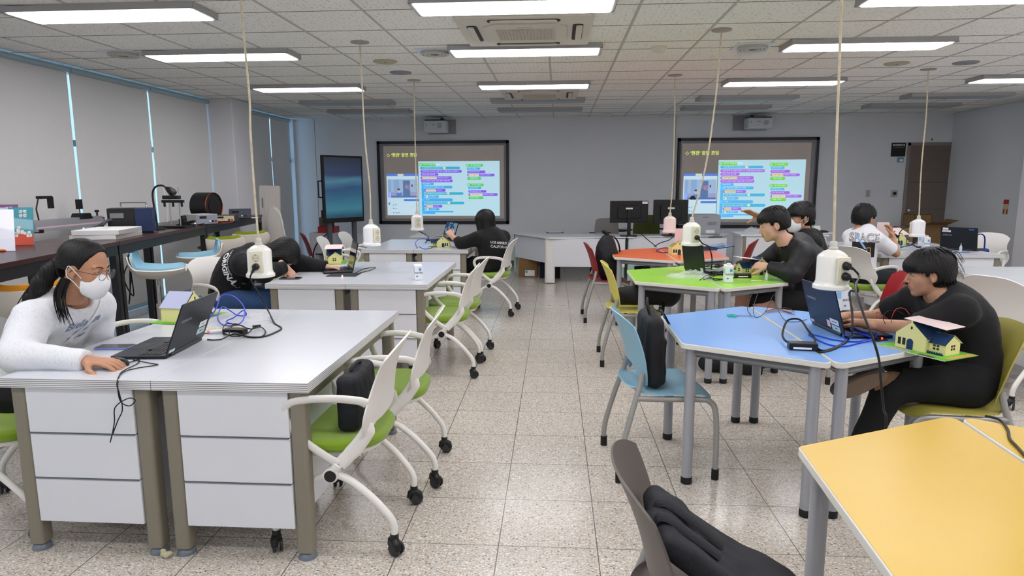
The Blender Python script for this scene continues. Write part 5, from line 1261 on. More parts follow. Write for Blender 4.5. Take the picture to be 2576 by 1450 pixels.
# ------------------------------------------------------------------ cardboard model houses
M_HY = mat('pale yellow card', 'e6e19a', .55); M_HB = mat('dark blue roof card', '17365e', .5); M_HP = mat('pale pink card', 'eed9d8', .5); M_HG = mat('printed grass card', '6fb83a', .6, nz=(30, .25)); M_WD = mat('window dark', '2a2a30', .4)
M_HLIL = mat('lilac card', 'b9bede', .5)
def house(label, loc, rz, sc=1.0, roof='pink', plate=True, mirror=False, psc=1.0, lid=(0, 0, 0), lidrot=(0, .05, 0), brick=False):
    t = thing('model_house', label, 'model house', loc, rz, 'cardboard model houses'); S = Matrix.Diagonal((-sc if mirror else sc, sc, sc, 1)); S0 = S; T0 = .003 if plate else 0
    if plate:
        S = S0 @ Matrix.Diagonal((psc, psc, 1, 1))
        pl = MB().box(-.19, .17, -.12, .13, 0, .003, X=S).build('base_plate', M_HG, t, smooth=0)
        MB().box(-.19, .17, -.1202, -.12, 0, .0028, X=S).build('plate_edge', M_PAPER, pl, smooth=0)
        MB().box(-.12, -.02, -.115, -.07, .0029, .0034, X=S).build('path', mat('path grey', 'a8a39c', .7, nz=(60, .2)), pl, smooth=0)
        MB().box(.03, .11, -.118, -.09, .0029, .0035, X=S).build('printed_picture', mat('picture brown', '5b4a48', .6, nz=(50, .5)), pl, smooth=0)
        MB().box(.135, .165, -.07, .12, .0029, .0034, X=S).build('path', mat('path orange', 'c8a455', .7), pl, smooth=0)
    S = S0; th = .003
    def gable(m, x0, x1, y, e, a, axis='x', flip=False):
        mid = (x0+x1)/2; P = [(x0, T0), (x1, T0), (x1, e), (mid, a), (x0, e)]
        if axis == 'x': X = Matrix(((1, 0, 0, 0), (0, 0, 1, y), (0, 1, 0, 0), (0, 0, 0, 1)))
        else: X = Matrix(((0, 0, 1, y), (1, 0, 0, 0), (0, 1, 0, 0), (0, 0, 0, 1)))
        m.prism(P, -th/2, th/2, X=S @ X)
    A = MB(); gable(A, -.14, .035, -.065, .085, .158); gable(A, -.14, .035, .085, .085, .158); A.box(-.1415, -.1385, -.065, .085, T0, .085, X=S); A.box(.0335, .0365, -.065, .085, T0, .085, X=S)
    A.box(-.056, -.048, -.0665, -.0635, .155, .168, X=S)
    A = A.build('main_walls', M_HY, t, smooth=0)
    W = MB(); gable(W, -.035, .085, .125, .066, .108, 'y'); W.box(.036, .125, -.0365, -.0335, T0, .066, X=S); W.box(.036, .125, .0835, .0865, T0, .066, X=S)
    W = W.build('wing_walls', M_HY, t, smooth=0)
    m = MB()
    for x in (-.125, -.098): m.box(x, x+.018, -.0675, -.0665, .022, .062, X=S)
    m.box(-.055, -.045, -.0675, -.0665, .118, .134, X=S).build('window', M_WD, A, smooth=0)
    MB().prism([(-.072, T0), (-.035, T0), (-.035, .05), (-.042, .06), (-.053, .064), (-.065, .06), (-.072, .05)], -.0682, -.0668, X=S @ Matrix(((1, 0, 0, 0), (0, 0, 1, 0), (0, 1, 0, 0), (0, 0, 0, 1)))).build('door', M_HB, A, smooth=0)
    for face in (0, 1):
        m = MB()
        for i in (0, 1):
            for j in (0, 1):
                if face == 0: m.box(.058+i*.020, .072+i*.020, -.0372, -.0364, .026+j*.017, .038+j*.017, X=S)
                else: m.box(.1264, .1272, .008+i*.020, .022+i*.020, .028+j*.017, .040+j*.017, X=S)
        m.build('window', M_WD, W, smooth=0)
    m = MB()
    for k in range(7): m.box(.037+k*.0125, .045+k*.0125, -.052, -.0495, T0, .017, X=S)
    m.box(.036, .125, -.052, -.0495, T0, .011, X=S); m.build('fence', M_HB, t, smooth=0)
    def slab(m, p, q, r, s_, thk=.003):
        P = [Vector(v) for v in (p, q, r, s_)]; n = (P[1]-P[0]).cross(P[3]-P[0]).normalized()*thk; m.add(P+[v+n for v in P], [(3, 2, 1, 0), (4, 5, 6, 7), (0, 1, 5, 4), (1, 2, 6, 5), (2, 3, 7, 6), (3, 0, 4, 7)], X=S)
    wr = MB(); slab(wr, (.03, -.045, .060), (.130, -.045, .060), (.130, .025, .109), (.03, .025, .109)); wr.build('wing_roof', M_HB, t, smooth=0)
    wr = MB(); slab(wr, (.131, .095, .060), (.03, .095, .060), (.03, .025, .109), (.131, .025, .109)); wr.build('wing_roof', M_HY, t, smooth=0)
    wr = MB(); slab(wr, (.042, -.06, .076), (.042, .09, .076), (-.052, .09, .157), (-.052, -.06, .157)); wr.build('main_roof', M_HB, t, smooth=0)
    if roof == 'pink':
        Xl = S @ Matrix.Translation((-.02+lid[0], .01+lid[1], .160+lid[2])) @ Matrix.Rotation(lidrot[0], 4, 'X') @ Matrix.Rotation(lidrot[1], 4, 'Y') @ Matrix.Rotation(lidrot[2], 4, 'Z')
        o = MB().box(-.11, .125, -.08, .09, 0, .003, X=Xl).build('roof_panel', M_HP, t, smooth=0); MB().box(-.01, .008, .085, .10, 0, .004, X=Xl).build('tab', M_HP, o, smooth=0)
    if roof == 'lilac':
        wr = MB(); slab(wr, (-.148, .09, .080), (-.148, -.06, .080), (-.052, -.06, .162), (-.052, .09, .162)); wr.build('main_roof', M_HLIL, t, smooth=0)
    return t
def onT(x, y, z): p = PZ(x, y, z); return (p.x, p.y, z+.001)
hp = PZ(2322, 872, HEXT)
house('yellow model house with a pink roof panel on the sky blue table corner', (1.640, 2.985, HEXT+.001), -1.08, .80, psc=1.12, lid=(.025, .01, 0), lidrot=(0, .10, .05))
house('pale yellow model house with a dark blue open roof on the lime green table', onT(1893, 690, HEXT), .22, .86, plate=False, mirror=True, lid=(.055, .0, -.012), lidrot=(0, -.12, .0))
house('pale yellow model house behind the outstretched arm on the middle left desk', onT(838, 661, TT), -PI/2+.25, .92, lid=(0.02, 0, .0), lidrot=(0, .1, 0))
house('small yellow model house in front of the person at the farthest left desk', onT(1107, 622, TT), .05, .80, plate=True, mirror=True, lid=(-.03, .05, -.01), lidrot=(-.2, .05, .1))
house('model house with a lilac roof half hidden behind the grey laptop', onT(482, 800, TT), PI/2-.1, .95, roof='lilac')
house('model house beside the raised hand of the boy in the white T-shirt', onT(2262, 616, TT), .5, .9, lid=(.0, .0, .01), lidrot=(.5, 0, 0))
t = house('model house on the orange table with its pink panel standing upright', onT(1716, 640, HEXT), .1, .9, lid=(.03, -.03, .06), lidrot=(-1.45, 0, 0), plate=False)

# ------------------------------------------------------------------ water cartons and small bottles
M_CART = mat('white carton', 'e9edf2', .45); M_CBLUE = mat('carton blue print', '4a90d0', .5)
def carton(label, x, y, z, rz, h=.125, w=.062, cap=True):
    p = PZ(x, y, z); t = thing('water_carton', label, 'carton', (p.x, p.y, z+.001), rz, 'white water cartons')
    q = w/2; m = MB(); m.add([(-q, -q, 0), (q, -q, 0), (q, q, 0), (-q, q, 0), (-q, -q, h*.93), (q, -q, h*.93), (q, q, h), (-q, q, h)], [(3, 2, 1, 0), (4, 5, 6, 7), (0, 1, 5, 4), (1, 2, 6, 5), (2, 3, 7, 6), (3, 0, 4, 7)])
    b_ = m.build('box', M_CART, t, bevel=.004)
    if cap: MB().lathe([(.0165, 0), (.0165, .016), (.015, .018), (0, .018)], (0, -.0, h*.955), 22).build('cap', M_WPL, t)
    F = Matrix(((1, 0, 0, 0), (0, 0, -1, -q-.0004), (0, 1, 0, 0), (0, 0, 0, 1)))
    text_mesh('print', 'WATER', .019, mat('carton grey print', '5b6670', .5), b_, F @ Matrix.Translation((0, h*.46, 0)), bold=.0005)
    text_mesh('print', '물', .026, M_CBLUE, b_, F @ Matrix.Translation((.012, h*.68, 0)), bold=.0006)
    MB().prism([(-.012+.009*math.cos(a), h*.24+.006*math.sin(a)) for a in [i*PI/8 for i in range(16)]], 0, .0003, X=F).build('print', M_CBLUE, b_, smooth=0)
    G = Matrix(((0, 0, -1, -q-.0004), (-1, 0, 0, 0), (0, 1, 0, 0), (0, 0, 0, 1)))
    MB().box(-.018, .018, h*.5, h*.78, 0, .0003, X=G).build('print', mat('carton light blue', '9cc4e8', .5), b_, smooth=0)
    return t
carton('white water carton standing alone on the middle left desk', 1052, 704, TT, .35, .118, .060, cap=False)
carton('white water carton on the lime green table in front of the house', 1831, 711, HEXT, .05, .135, .060)
carton('white water carton behind the navy laptop, below the nearest right socket', 2118, 783, HEXT, .4, .15, .062)
carton('foremost white water carton of the pair on the right desk', 2328, 629, TT, -.1, .145, .062)
carton('white water carton just behind the other on the right desk', 2318, 621, TT, .3, .14, .060)
M_BOT = mat('translucent bottle', 'dfeeee', .35, trans=.4, ior=1.2)
def bottle(label, x, y, z, h=.075):
    p = PZ(x, y, z); t = thing('glue_bottle', label, 'bottle', (p.x, p.y, z+.001), 0, 'small glue bottles')
    MB().lathe([(.0, 0), (.0125, 0), (.0135, .004), (.0135, h*.52), (.009, h*.62), (.006, h*.64), (0, h*.64)], n=20).build('bottle_body', M_BOT, t)
    MB().lathe([(.0065, h*.62), (.0065, h*.72), (.003, h*.78), (.0015, h), (0, h)], n=14).build('nozzle', M_WPL, t)
bottle('small white glue bottle on the lime green table', 1928, 706, HEXT, .078); bottle('small white glue bottle on the right desk before the black laptop', 2416, 633, TT, .088)

# ------------------------------------------------------------------ computer mice, phones
def mouse(label, x, y, z, rz):
    p = PZ(x, y, z); t = thing('computer_mouse', label, 'mouse', (p.x, p.y, z+.001), rz, 'black computer mice')
    MB().ell((0, 0, .006), (.054, .031, .028)).build('mouse_body', M_BLACK, t); 
    return t
mouse('black mouse under the hand of the girl in the grey sweatshirt', 292, 920, TT, 0); mouse('black mouse under the hand on the sky blue table', 2132, 795, HEXT, PI)
mouse('black mouse under the hand on the lime green table', 1812, 673, HEXT, PI)
p = PZ(857, 693, TT); t = thing('mouse_pad', 'black mouse pad under the outstretched hand of the sleeper', 'mouse pad', (p.x+.02, p.y+.02, TT+.0005), .05)
MB().prism(rrect(.24, .2, .01), 0, .003).build('pad', M_RUBBER, t)
mouse('black mouse under the outstretched hand of the sleeper', 866, 683, TT, 0).location.z = TT+.0045
def phone(label, x, y, z, rz, c, w=.155, d=.074):
    p = PZ(x, y, z); t = thing('mobile_phone', label, 'phone', (p.x, p.y, z+.0008), rz)
    b_ = MB().prism(rrect(w, d, .009), 0, .009).build('phone_body', mat('phone '+c, c, .3, .3), t, bevel=.002)
    MB().prism(rrect(w-.006, d-.006, .007), .009, .0096).build('screen', node_mat('off screen', _lscreen), b_, smooth=0)
phone('phone in a lilac-blue case next to the grey laptop', 290, 876, TT, .1, '7f8fce'); phone('dark phone in a flip case in front of the sleeping person', 731, 702, TT, .05, '4a4340', .16, .085)

# ------------------------------------------------------------------ whiteboards with the projected slide
BRI = .92
def emi(nm, c, k=1.0): return mat('projected '+nm, c, .6, emit=(c, .36*k*BRI))
def _slidebg(nt, N, L, b):
    tc = N.new('ShaderNodeTexCoord'); nz = N.new('ShaderNodeTexNoise'); nz.inputs['Scale'].default_value = 1.4; nz.inputs['Detail'].default_value = 4; L.new(tc.outputs['Object'], nz.inputs['Vector'])
    c = MIXC(N, L, nz.outputs['Fac'], lin('7c7776'), lin('9a8e86')); L.new(c, b.inputs['Base Color']); L.new(c, b.inputs['Emission Color']); b.inputs['Emission Strength'].default_value = .20; b.inputs['Roughness'].default_value = .55
M_SLBG = node_mat('projected brown slide background', _slidebg)
M_BFR = mat('black board frame', '15171d', .35)
def board(label, q, ds, seed):
    """q: outer frame corners in the photo (tl, tr, br, bl)"""
    Yw = YB-.012
    c = [PY(x, y, Yw) for x, y in q]; ctr = sum(c, Vector())/4
    t = thing('whiteboard', label, 'whiteboard', (ctr.x, YB-.001, ctr.z), 0, 'wall-mounted boards with the projected slide')
    x0 = (c[0].x+c[3].x)/2-ctr.x; x1 = (c[1].x+c[2].x)/2-ctr.x; z0 = (c[2].z+c[3].z)/2-ctr.z; z1 = (c[0].z+c[1].z)/2-ctr.z
    fw = .052; F = Matrix(((1, 0, 0, 0), (0, 0, -1, 0), (0, 1, 0, 0), (0, 0, 0, 1)))     # local x right, y up, z out of the wall
    m = MB(); m.box(x0, x1, z0, z0+fw, 0, .045, X=F); m.box(x0, x1, z1-fw, z1, 0, .045, X=F); m.box(x0, x0+fw, z0, z1, 0, .045, X=F); m.box(x1-fw, x1, z0, z1, 0, .045, X=F)
    m.build('board_frame', M_BFR, t, bevel=.004)
    m = MB(); m.box(x0+fw, x1-fw, z0+fw-.004, z0+fw, .02, .046, X=F); m.box(x0+fw, x1-fw, z1-fw, z1-fw+.004, .02, .046, X=F); m.box(x0+fw-.004, x0+fw, z0+fw, z1-fw, .02, .046, X=F); m.box(x1-fw, x1-fw+.004, z0+fw, z1-fw, .02, .046, X=F)
    m.build('frame_trim', mat('board trim', '9a9aa0', .4, .5), t, smooth=0)
    sf = MB().box(x0+fw, x1-fw, z0+fw, z1-fw, 0, .03, X=F).build('board_surface', mat('board surface grey', '8e8e93', .45), t, smooth=0)
    ax0, ax1, az0, az1 = x0+fw, x1-fw, z0+fw, z1-fw; W_, H_ = ax1-ax0, az1-az0
    def U(x, y): return (ax0+(x/2275+ds)*W_, az1-(y-10)/1420*H_)
    lay = [0]
    def rb(m, x, y, w, h, r=None, lev=1):
        a = U(x, y+h); b_ = U(x+w, y); cx, cy = (a[0]+b_[0])/2, (a[1]+b_[1])/2; ww, hh = b_[0]-a[0], b_[1]-a[1]
        rr = min(ww, hh)*.49 if r is None else max(min(ww, hh)*r, 1e-4)
        m.prism(rrect(ww, hh, rr, 4, cx, cy), .0302, .0302+.0004*lev, X=F)
    sl = MB(); rb(sl, 60, 45, 2180, 1340, .001, 1); sl.build('slide_background', M_SLBG, t, smooth=0)
    pn = MB(); rb(pn, 690, 325, 1475, 1010, .004, 2); pn.build('code_panel', emi('pale cyan', 'bfe6f4'), t, smooth=0)
    ap = MB(); rb(ap, 100, 552, 580, 775, .004, 2); ap = ap.build('app_window', emi('window white', 'cdeaf8'), t, smooth=0)
    for q4 in ((100, 552, 580, 44, .01, 3), (410, 1022, 270, 38, .01, 3), (124, 1085, 28, 44, .2, 3)): k = MB(); rb(k, *q4); k.build('window_bar', emi('bar blue', '5b86e4'), ap, smooth=0)
    k = MB(); rb(k, 305, 555, 110, 40, .1, 4); k.build('window_bar', emi('tab cream', 'd8e6cf'), ap, smooth=0)
    k = MB(); rb(k, 118, 655, 552, 340, .01, 3); k.build('picture', emi('picture lilac', 'a5c0e2'), ap, smooth=0)
    k = MB(); rb(k, 235, 657, 95, 225, .01, 4); rb(k, 130, 657, 45, 335, .01, 4); k.build('picture', emi('picture blue', '8fb2da'), ap, smooth=0)
    k = MB(); rb(k, 122, 892, 545, 100, .01, 4); k.build('picture', emi('picture floor', 'a3a6d0'), ap, smooth=0)
    k = MB(); rb(k, 400, 675, 130, 295, .01, 5); rb(k, 175, 960, 495, 34, .4, 5); k.build('picture', emi('picture door', '5f7fae'), ap, smooth=0)
    k = MB(); rb(k, 275, 905, 100, 55, .4, 6); k.build('picture', emi('picture shirt', '4f8fdc'), ap, smooth=0)
    k = MB(); rb(k, 298, 845, 48, 65, .45, 7); k.build('picture', emi('picture face', 'd8b9c4'), ap, smooth=0)
    k = MB(); rb(k, 296, 825, 46, 32, .4, 8); rb(k, 555, 750, 24, 42, .1, 8); rb(k, 205, 1130, 22, 10, .2, 8); rb(k, 250, 1120, 18, 10, .2, 8); rb(k, 205, 1190, 22, 10, .2, 8); rb(k, 250, 1195, 22, 8, .2, 8); rb(k, 205, 1272, 26, 12, .2, 8); rb(k, 252, 1274, 80, 9, .2, 8); k.build('picture', emi('picture dark', '46506e'), ap, smooth=0)
    k = MB()
    for q_ in range(4): rb(k, 436+q_*24, 757, 13, 60+q_*12, .4, 8)
    k.build('picture', emi('picture pink', 'c58fae'), ap, smooth=0)
    G, C_, P, B_, Y_ = 'green', 'teal', 'violet', 'sky', 'pill'
    blk = [(G, 705, 362, 310, 52), (C_, 725, 425, 725, 46), (P, 728, 484, 752, 52), (P, 730, 542, 325, 50), (P, 732, 602, 566, 52), (P, 734, 660, 578, 52), (B_, 738, 718, 228, 48), (B_, 740, 775, 566, 52), (B_, 740, 765, 52, 540),
           (P, 790, 835, 392, 52), (C_, 800, 895, 704, 50), (B_, 800, 955, 256, 44), (B_, 740, 1010, 570, 56), (C_, 800, 1073, 720, 50), (P, 798, 1130, 318, 52), (B_, 800, 1190, 262, 44), (B_, 740, 1244, 578, 28), (B_, 745, 1268, 240, 34),
           (G, 1560, 378, 305, 50), (B_, 1575, 440, 238, 44), (P, 1578, 498, 330, 48), (P, 1580, 558, 494, 48), (G, 1578, 618, 252, 50), (G, 1575, 738, 300, 50), (B_, 1593, 798, 238, 44), (P, 1595, 858, 330, 48), (P, 1598, 917, 530, 48), (G, 1596, 978, 272, 46)]
    cl = {G: '5fd36a', C_: '43b9d8', P: '8e63ec', B_: '4fb6f2', Y_: 'efeccb'}
    if seed: cl = {G: '7be03c', C_: '52bfe6', P: 'b070e8', B_: '66c0f4', Y_: 'f4edb0'}
    for c_, x, y, w, h in blk:
        k = MB(); rb(k, x, y, w, h, .42 if h < 200 else .1, 4+(c_ == P)+(c_ == C_)); k.build('code_block', emi('block '+c_+str(seed), cl[c_]), t, smooth=0)
    for x, y in ((732, 386), (1585, 402), (1602, 762)):
        k = MB(); rb(k, x-32, y-32, 64, 64, .49, 6); k = k.build('start_button', emi('block green'+str(seed), cl[G]), t, smooth=0)
        q = MB(); rb(q, x-22, y-22, 44, 44, .49, 7); q.build('button_face', emi('button mint', 'a8ecc4'), k, smooth=0)
    for x, y, w in ((755, 608, 272), (812, 842, 200), (820, 1136, 128), (1600, 563, 198), (1622, 922, 235), (1145, 428, 45), (1208, 897, 42), (1215, 1076, 46), (818, 958, 40), (823, 1193, 40)):
        k = MB(); rb(k, x, y, w, 40, .48, 7); k.build('text_field', emi('pill'+str(seed), cl[Y_]), t, smooth=0)
    tw = emi('text white', 'dff2fb'); td = emi('text dark', '5c5546')
    for x, y, s_, tx, mm_ in ((770, 386, 30, '시작하기 버튼을 클릭했을 때', tw), (760, 510, 30, '엔트리봇▼ 목소리를 여성▼ 속도 보통▼ 음높이로 설정하기', tw), (755, 567, 30, '비디오 화면 보이기▼', tw), (1045, 628, 28, '읽어주고 기다리기', tw), (755, 686, 30, '비디오 화면에 학습한 모델로 분류 시작하기▼', tw), (765, 742, 28, '계속 반복하기', tw),
                              (765, 449, 26, '디지털 5▼ 번 핀의 서보모터를 90 의 각도로', tw), (790, 801, 26, '만일  분류 결과가 아빠▼ 인가  이라면', tw), (1025, 861, 28, '읽어주기', tw), (815, 920, 26, '디지털 5▼ 번 핀의 서보모터를 0 의 각도로', tw), (880, 977, 26, '초 기다리기', tw), (815, 1038, 26, '아니면', tw), (815, 1098, 26, '디지털 5▼ 번 핀의 서보모터를 90 의 각도로', tw),
                              (965, 1156, 28, '읽어주기', tw), (885, 1212, 26, '초 기다리기', tw), (1640, 403, 26, '5▼ 키를 눌렀을 때', tw), (1600, 462, 26, '모든 코드 멈추기', tw), (1600, 522, 26, '비디오 화면 숨기기▼', tw), (1815, 582, 28, '읽어주고 기다리기', tw), (1620, 643, 26, '거실▼ 시작하기', tw), (1655, 763, 26, '1▼ 키를 눌렀을 때', tw), (1615, 820, 26, '모든 코드 멈추기', tw),
                              (1615, 882, 26, '비디오 화면 숨기기▼', tw), (1870, 941, 28, '읽어주고 기다리기', tw), (1630, 1001, 26, '주방▼ 시작하기', tw), (770, 628, 24, '카메라에 얼굴을 비춰주세요', td), (830, 861, 24, '주인님, 어서오세요', td), (835, 1156, 24, '돌아가세요', td), (1615, 582, 24, '집으로 이동합니다', td), (1640, 941, 24, '주방으로 이동합니다', td)):
        p = U(x, y); text_mesh('slide_text', tx, s_/1420*H_, mm_, t, F @ Matrix.Translation((p[0], p[1], .0336)), align='LEFT', extrude=.0001, sx=.92)
    ty = emi('title lime', 'dcf06a', 1.25)
    p = U(200, 212); text_mesh('slide_title', "‘현관’ 장면 코딩", 76/1420*H_, ty, t, F @ Matrix.Translation((p[0], p[1], .0312)), align='LEFT', extrude=.0002, bold=.0016, sx=.98)
    p = U(146, 213); d = 28/1420*H_; k = MB()
    for r_ in (1,): k.tube([(p[0]-d, p[1], .0315), (p[0], p[1]+d, .0315), (p[0]+d, p[1], .0315), (p[0], p[1]-d, .0315)], d*.14, 4, closed=True, X=F)
    k.build('slide_title', ty, t, smooth=0)
    return t
board('left black-framed board with the Korean slide, behind the person in the hoodie', [(948, 355), (1280, 355), (1280, 563), (957, 563)], 0.0, 0)
board('right black-framed board with the Korean slide, behind the two boys', [(1700, 348), (2058, 346), (2048, 575), (1703, 571)], -.016, 1)
def projector(label, x0, y0, x1, y1, plate, flip=1):
    a = PY(x0, y1, YB-.25); b_ = PY(x1, y0, YB-.25); c = (a+b_)/2; w = (b_.x-a.x)
    t = thing('projector', label, 'projector', (c.x, YB, CEIL-.02), 0, 'short-throw projectors above the boards')
    q0 = PY(plate[0], plate[3], YB-.01); q1 = PY(plate[2], plate[1], YB-.01)
    WM(t).box(q0.x, q1.x, YB-.012, YB, q0.z, min(q1.z, CEIL)).build('wall_plate', mat('projector wall plate', '9d9ca0', .5), t, bevel=.004)
    WM(t).box(c.x-.05, c.x+.05, YB-.30, YB-.01, CEIL-.1, CEIL-.045).build('arm', M_WPL, t, bevel=.004)
    z1 = min(b_.z, CEIL-.06)
    X = Matrix.Translation((c.x, YB-.34, a.z))
    b2 = WM(t).prism(rrect(w, .26, .04), .0, z1-a.z, X=X).build('projector_body', mat('projector white', 'c9cdd3', .4), t, bevel=.018, segs=3)
    WM(t).prism(rrect(w*.9, .2, .03), z1-a.z, z1-a.z+.02, X=X).build('mount_plate', M_DGREY, b2)
    F = X @ Matrix(((1, 0, 0, 0), (0, 0, -1, -.1315), (0, 1, 0, 0), (0, 0, 0, 1))); h = z1-a.z
    m = WM(t)
    for q in range(6): m.box(w*.12, w*.3, h*(.35+q*.07), h*(.38+q*.07), 0, .002, X=F)
    m.box(-w*.12, w*.0, h*.62, h*.68, 0, .002, X=F); m.box(-w*.38, -w*.36, h*.5, h*.7, 0, .002, X=F); m.build('vents', M_GREY, b2, smooth=0)
    WM(t).cyl((c.x+flip*w*.25, YB-.36, z1+.01), (c.x+flip*w*.25, YB-.30, z1+.03), .03, n=16).build('lens', M_BLACK, b2)
projector('white short-throw projector above the left board', 1071, 306, 1128, 335, (1078, 301, 1147, 338)); projector('white short-throw projector above the right board', 1871, 299, 1937, 326, (1843, 290, 1930, 329), -1)

# ------------------------------------------------------------------ big display on its stand
def _tv(nt, N, L, b):  # room's reflection in the switched-off screen, painted as dim blue emission
    tc = N.new('ShaderNodeTexCoord'); sp = N.new('ShaderNodeSeparateXYZ'); L.new(tc.outputs['Object'], sp.inputs[0])
    nz = N.new('ShaderNodeTexNoise'); nz.inputs['Scale'].default_value = 2.2; mp = N.new('ShaderNodeMapping'); mp.inputs['Scale'].default_value = (.6, 1, 2.4); L.new(tc.outputs['Object'], mp.inputs[0]); L.new(mp.outputs[0], nz.inputs['Vector'])
    cr = N.new('ShaderNodeValToRGB'); e = cr.color_ramp.elements; e[0].position = .1; e[0].color = (*lin('1d4a63'), 1); e[1].position = 1; e[1].color = (*lin('26282c'), 1)
    for p, h in ((.22, '3d7f93'), (.36, '2f6684'), (.5, '2a4f78'), (.62, '4a7f96'), (.72, '303f63')): q = e.new(p); q.color = (*lin(h), 1)
    z = MATH(N, L, 'ADD', MATH(N, L, 'MULTIPLY', MATH(N, L, 'SUBTRACT', sp.outputs[2], .85), .95), MATH(N, L, 'MULTIPLY', MATH(N, L, 'SUBTRACT', nz.outputs['Fac'], .5), .18)); L.new(z, cr.inputs[0])
    L.new(cr.outputs[0], b.inputs['Emission Color']); b.inputs['Emission Strength'].default_value = .42; b.inputs['Base Color'].default_value = (.012, .014, .016, 1); b.inputs['Roughness'].default_value = .25
t0 = PY(809, 390, 9.7); t1 = PY(911, 399, 10.25); bz = PY(816, 562, 9.7).z
t = thing('display', 'big black flat display on a wheeled stand left of the left board', 'display', ((t0.x+t1.x)/2, (t0.y+t1.y)/2, 0), math.atan2(t1.y-t0.y, t1.x-t0.x))
hw = (Vector((t1.x, t1.y))-Vector((t0.x, t0.y))).length/2; zt_ = t0.z; zb_ = bz
MB().box(-hw, hw, 0, .05, zb_, zt_).build('display_body', M_BLACK, t, bevel=.006)
MB().box(-hw+.03, hw-.03, -.003, .001, zb_+.07, zt_-.03).build('screen', node_mat('painted display reflection', _tv), t, smooth=0)
MB().tube([(-hw+.0, .03, zt_-.38), (-hw-.06, .03, zt_-.38), (-hw-.06, .03, zt_-.62), (-hw, .03, zt_-.62)], .012, 8).build('handle', M_BLACK, t)
m = MB()
for x in (-.22, .22): m.box(x-.035, x+.035, .07, .11, .1, zt_-.4)
m.box(-.3, .3, .055, .1, zb_+.3, zb_+.5); m.build('stand_post', mat('stand grey', '5d6168', .4, .5), t, bevel=.004)
MB().box(-.36, .36, -.05, .3, .38, .40).build('shelf', M_DGREY, t, bevel=.003)
m = MB(); 
for x in (-.26, .26): m.box(x-.03, x+.03, -.3, .4, .07, .11)
m.box(-.28, .28, .06, .12, .07, .11); m.build('base', mat('stand grey', '5d6168', .4, .5), t, bevel=.004)
for x in (-.26, .26):
    for y in (-.27, .37): MB().cyl((x-.015, y, .035), (x+.015, y, .035), .035, n=18).build('wheel', M_RUBBER, t)

# ------------------------------------------------------------------ monitors, printer and things on the teacher desks
def monitor(label, x0, x1, ytop, ybot, Y, ang, px_base, sticker=None):
    a = PY(x0, ybot, Y); b_ = PY(x1, ytop, Y); c = (a+b_)/2; w = b_.x-a.x; h = b_.z-a.z
    t = thing('monitor', label, 'monitor', (c.x, Y+.1, TZ+.001), ang, 'black monitors seen from behind')
    z0 = a.z-TZ
    MB().box(-w/2, w/2, -.03, .0, z0, z0+h).build('monitor_back', M_BLACK, t, bevel=.008, segs=3)
    MB().box(-w*.3, w*.3, -.05, -.03, z0+h*.2, z0+h*.8).build('back_cover', M_BLACK, t, bevel=.012, segs=3)
    MB().box(-w/2+.008, w/2-.008, .0, .002, z0+.01, z0+h-.008).build('screen', node_mat('off screen', _lscreen), t, smooth=0)
    MB().box(-.025, .025, -.075, -.045, .0, z0+h*.62).build('stand', M_BLACK, t, bevel=.006)
    MB().prism(rrect(.24, .2, .02, 4, 0, -.02), 0, .012).build('foot', M_BLACK, t, bevel=.003)
    MB().box(-.05, .05, -.053, -.05, z0+h*.62, z0+h*.69).build('label_strip', M_PAPER, t, smooth=0)
    if sticker: MB().box(w*.34, w*.48, -.033, -.03, z0+h*.86, z0+h*.97).build('sticker', M_PAPER, t, smooth=0)
    return t
monitor('black monitor seen from behind, the left one of the pair on the teacher desks', 1535, 1633, 506, 562, 9.78, 0, 1583, True)
mo = monitor('black monitor with a webcam on top, right one of the pair on the teacher desks', 1644, 1735, 503, 565, 9.9, .05, 1690)
m = MB().box(.28, .36, -.05, .03, .53, .55); m.cyl((.32, -.04, .56), (.32, .04, .56), .025, n=14); m.build('webcam', M_BLACK, mo, bevel=.003)
p0 = PZ(1739, 592, TZ); p1 = PZ(1812, 592, TZ)
t = thing('printer', 'grey laser printer on the right-hand teacher desk', 'printer', ((p0.x+p1.x)/2, p0.y+.2, TZ+.001)); w = (p1.x-p0.x)
hP = PY(1780, 541, p0.y).z-TZ
M_PR = mat('printer grey', 'a7abb2', .45)
MB().box(-w/2, w/2, -.18, .2, 0, hP).build('printer_body', M_PR, t, bevel=.012, segs=3)
MB().box(-w/2+.01, w/2-.01, -.185, -.18, .03, hP*.72).build('front_cover', M_PR, t, bevel=.004); m = MB()
for q in range(7): m.box(w*.05, w*.35, -.188, -.185, hP*(.5+.025*q), hP*(.51+.025*q))
m.box(-.05, .03, -.187, -.18, hP*.86, hP*.9); m.build('vents', M_GREY, t, smooth=0); MB().box(w*.0, w*.3, -.188, -.185, hP*.1, hP*.25).build('label_strip', M_PAPER, t, smooth=0)
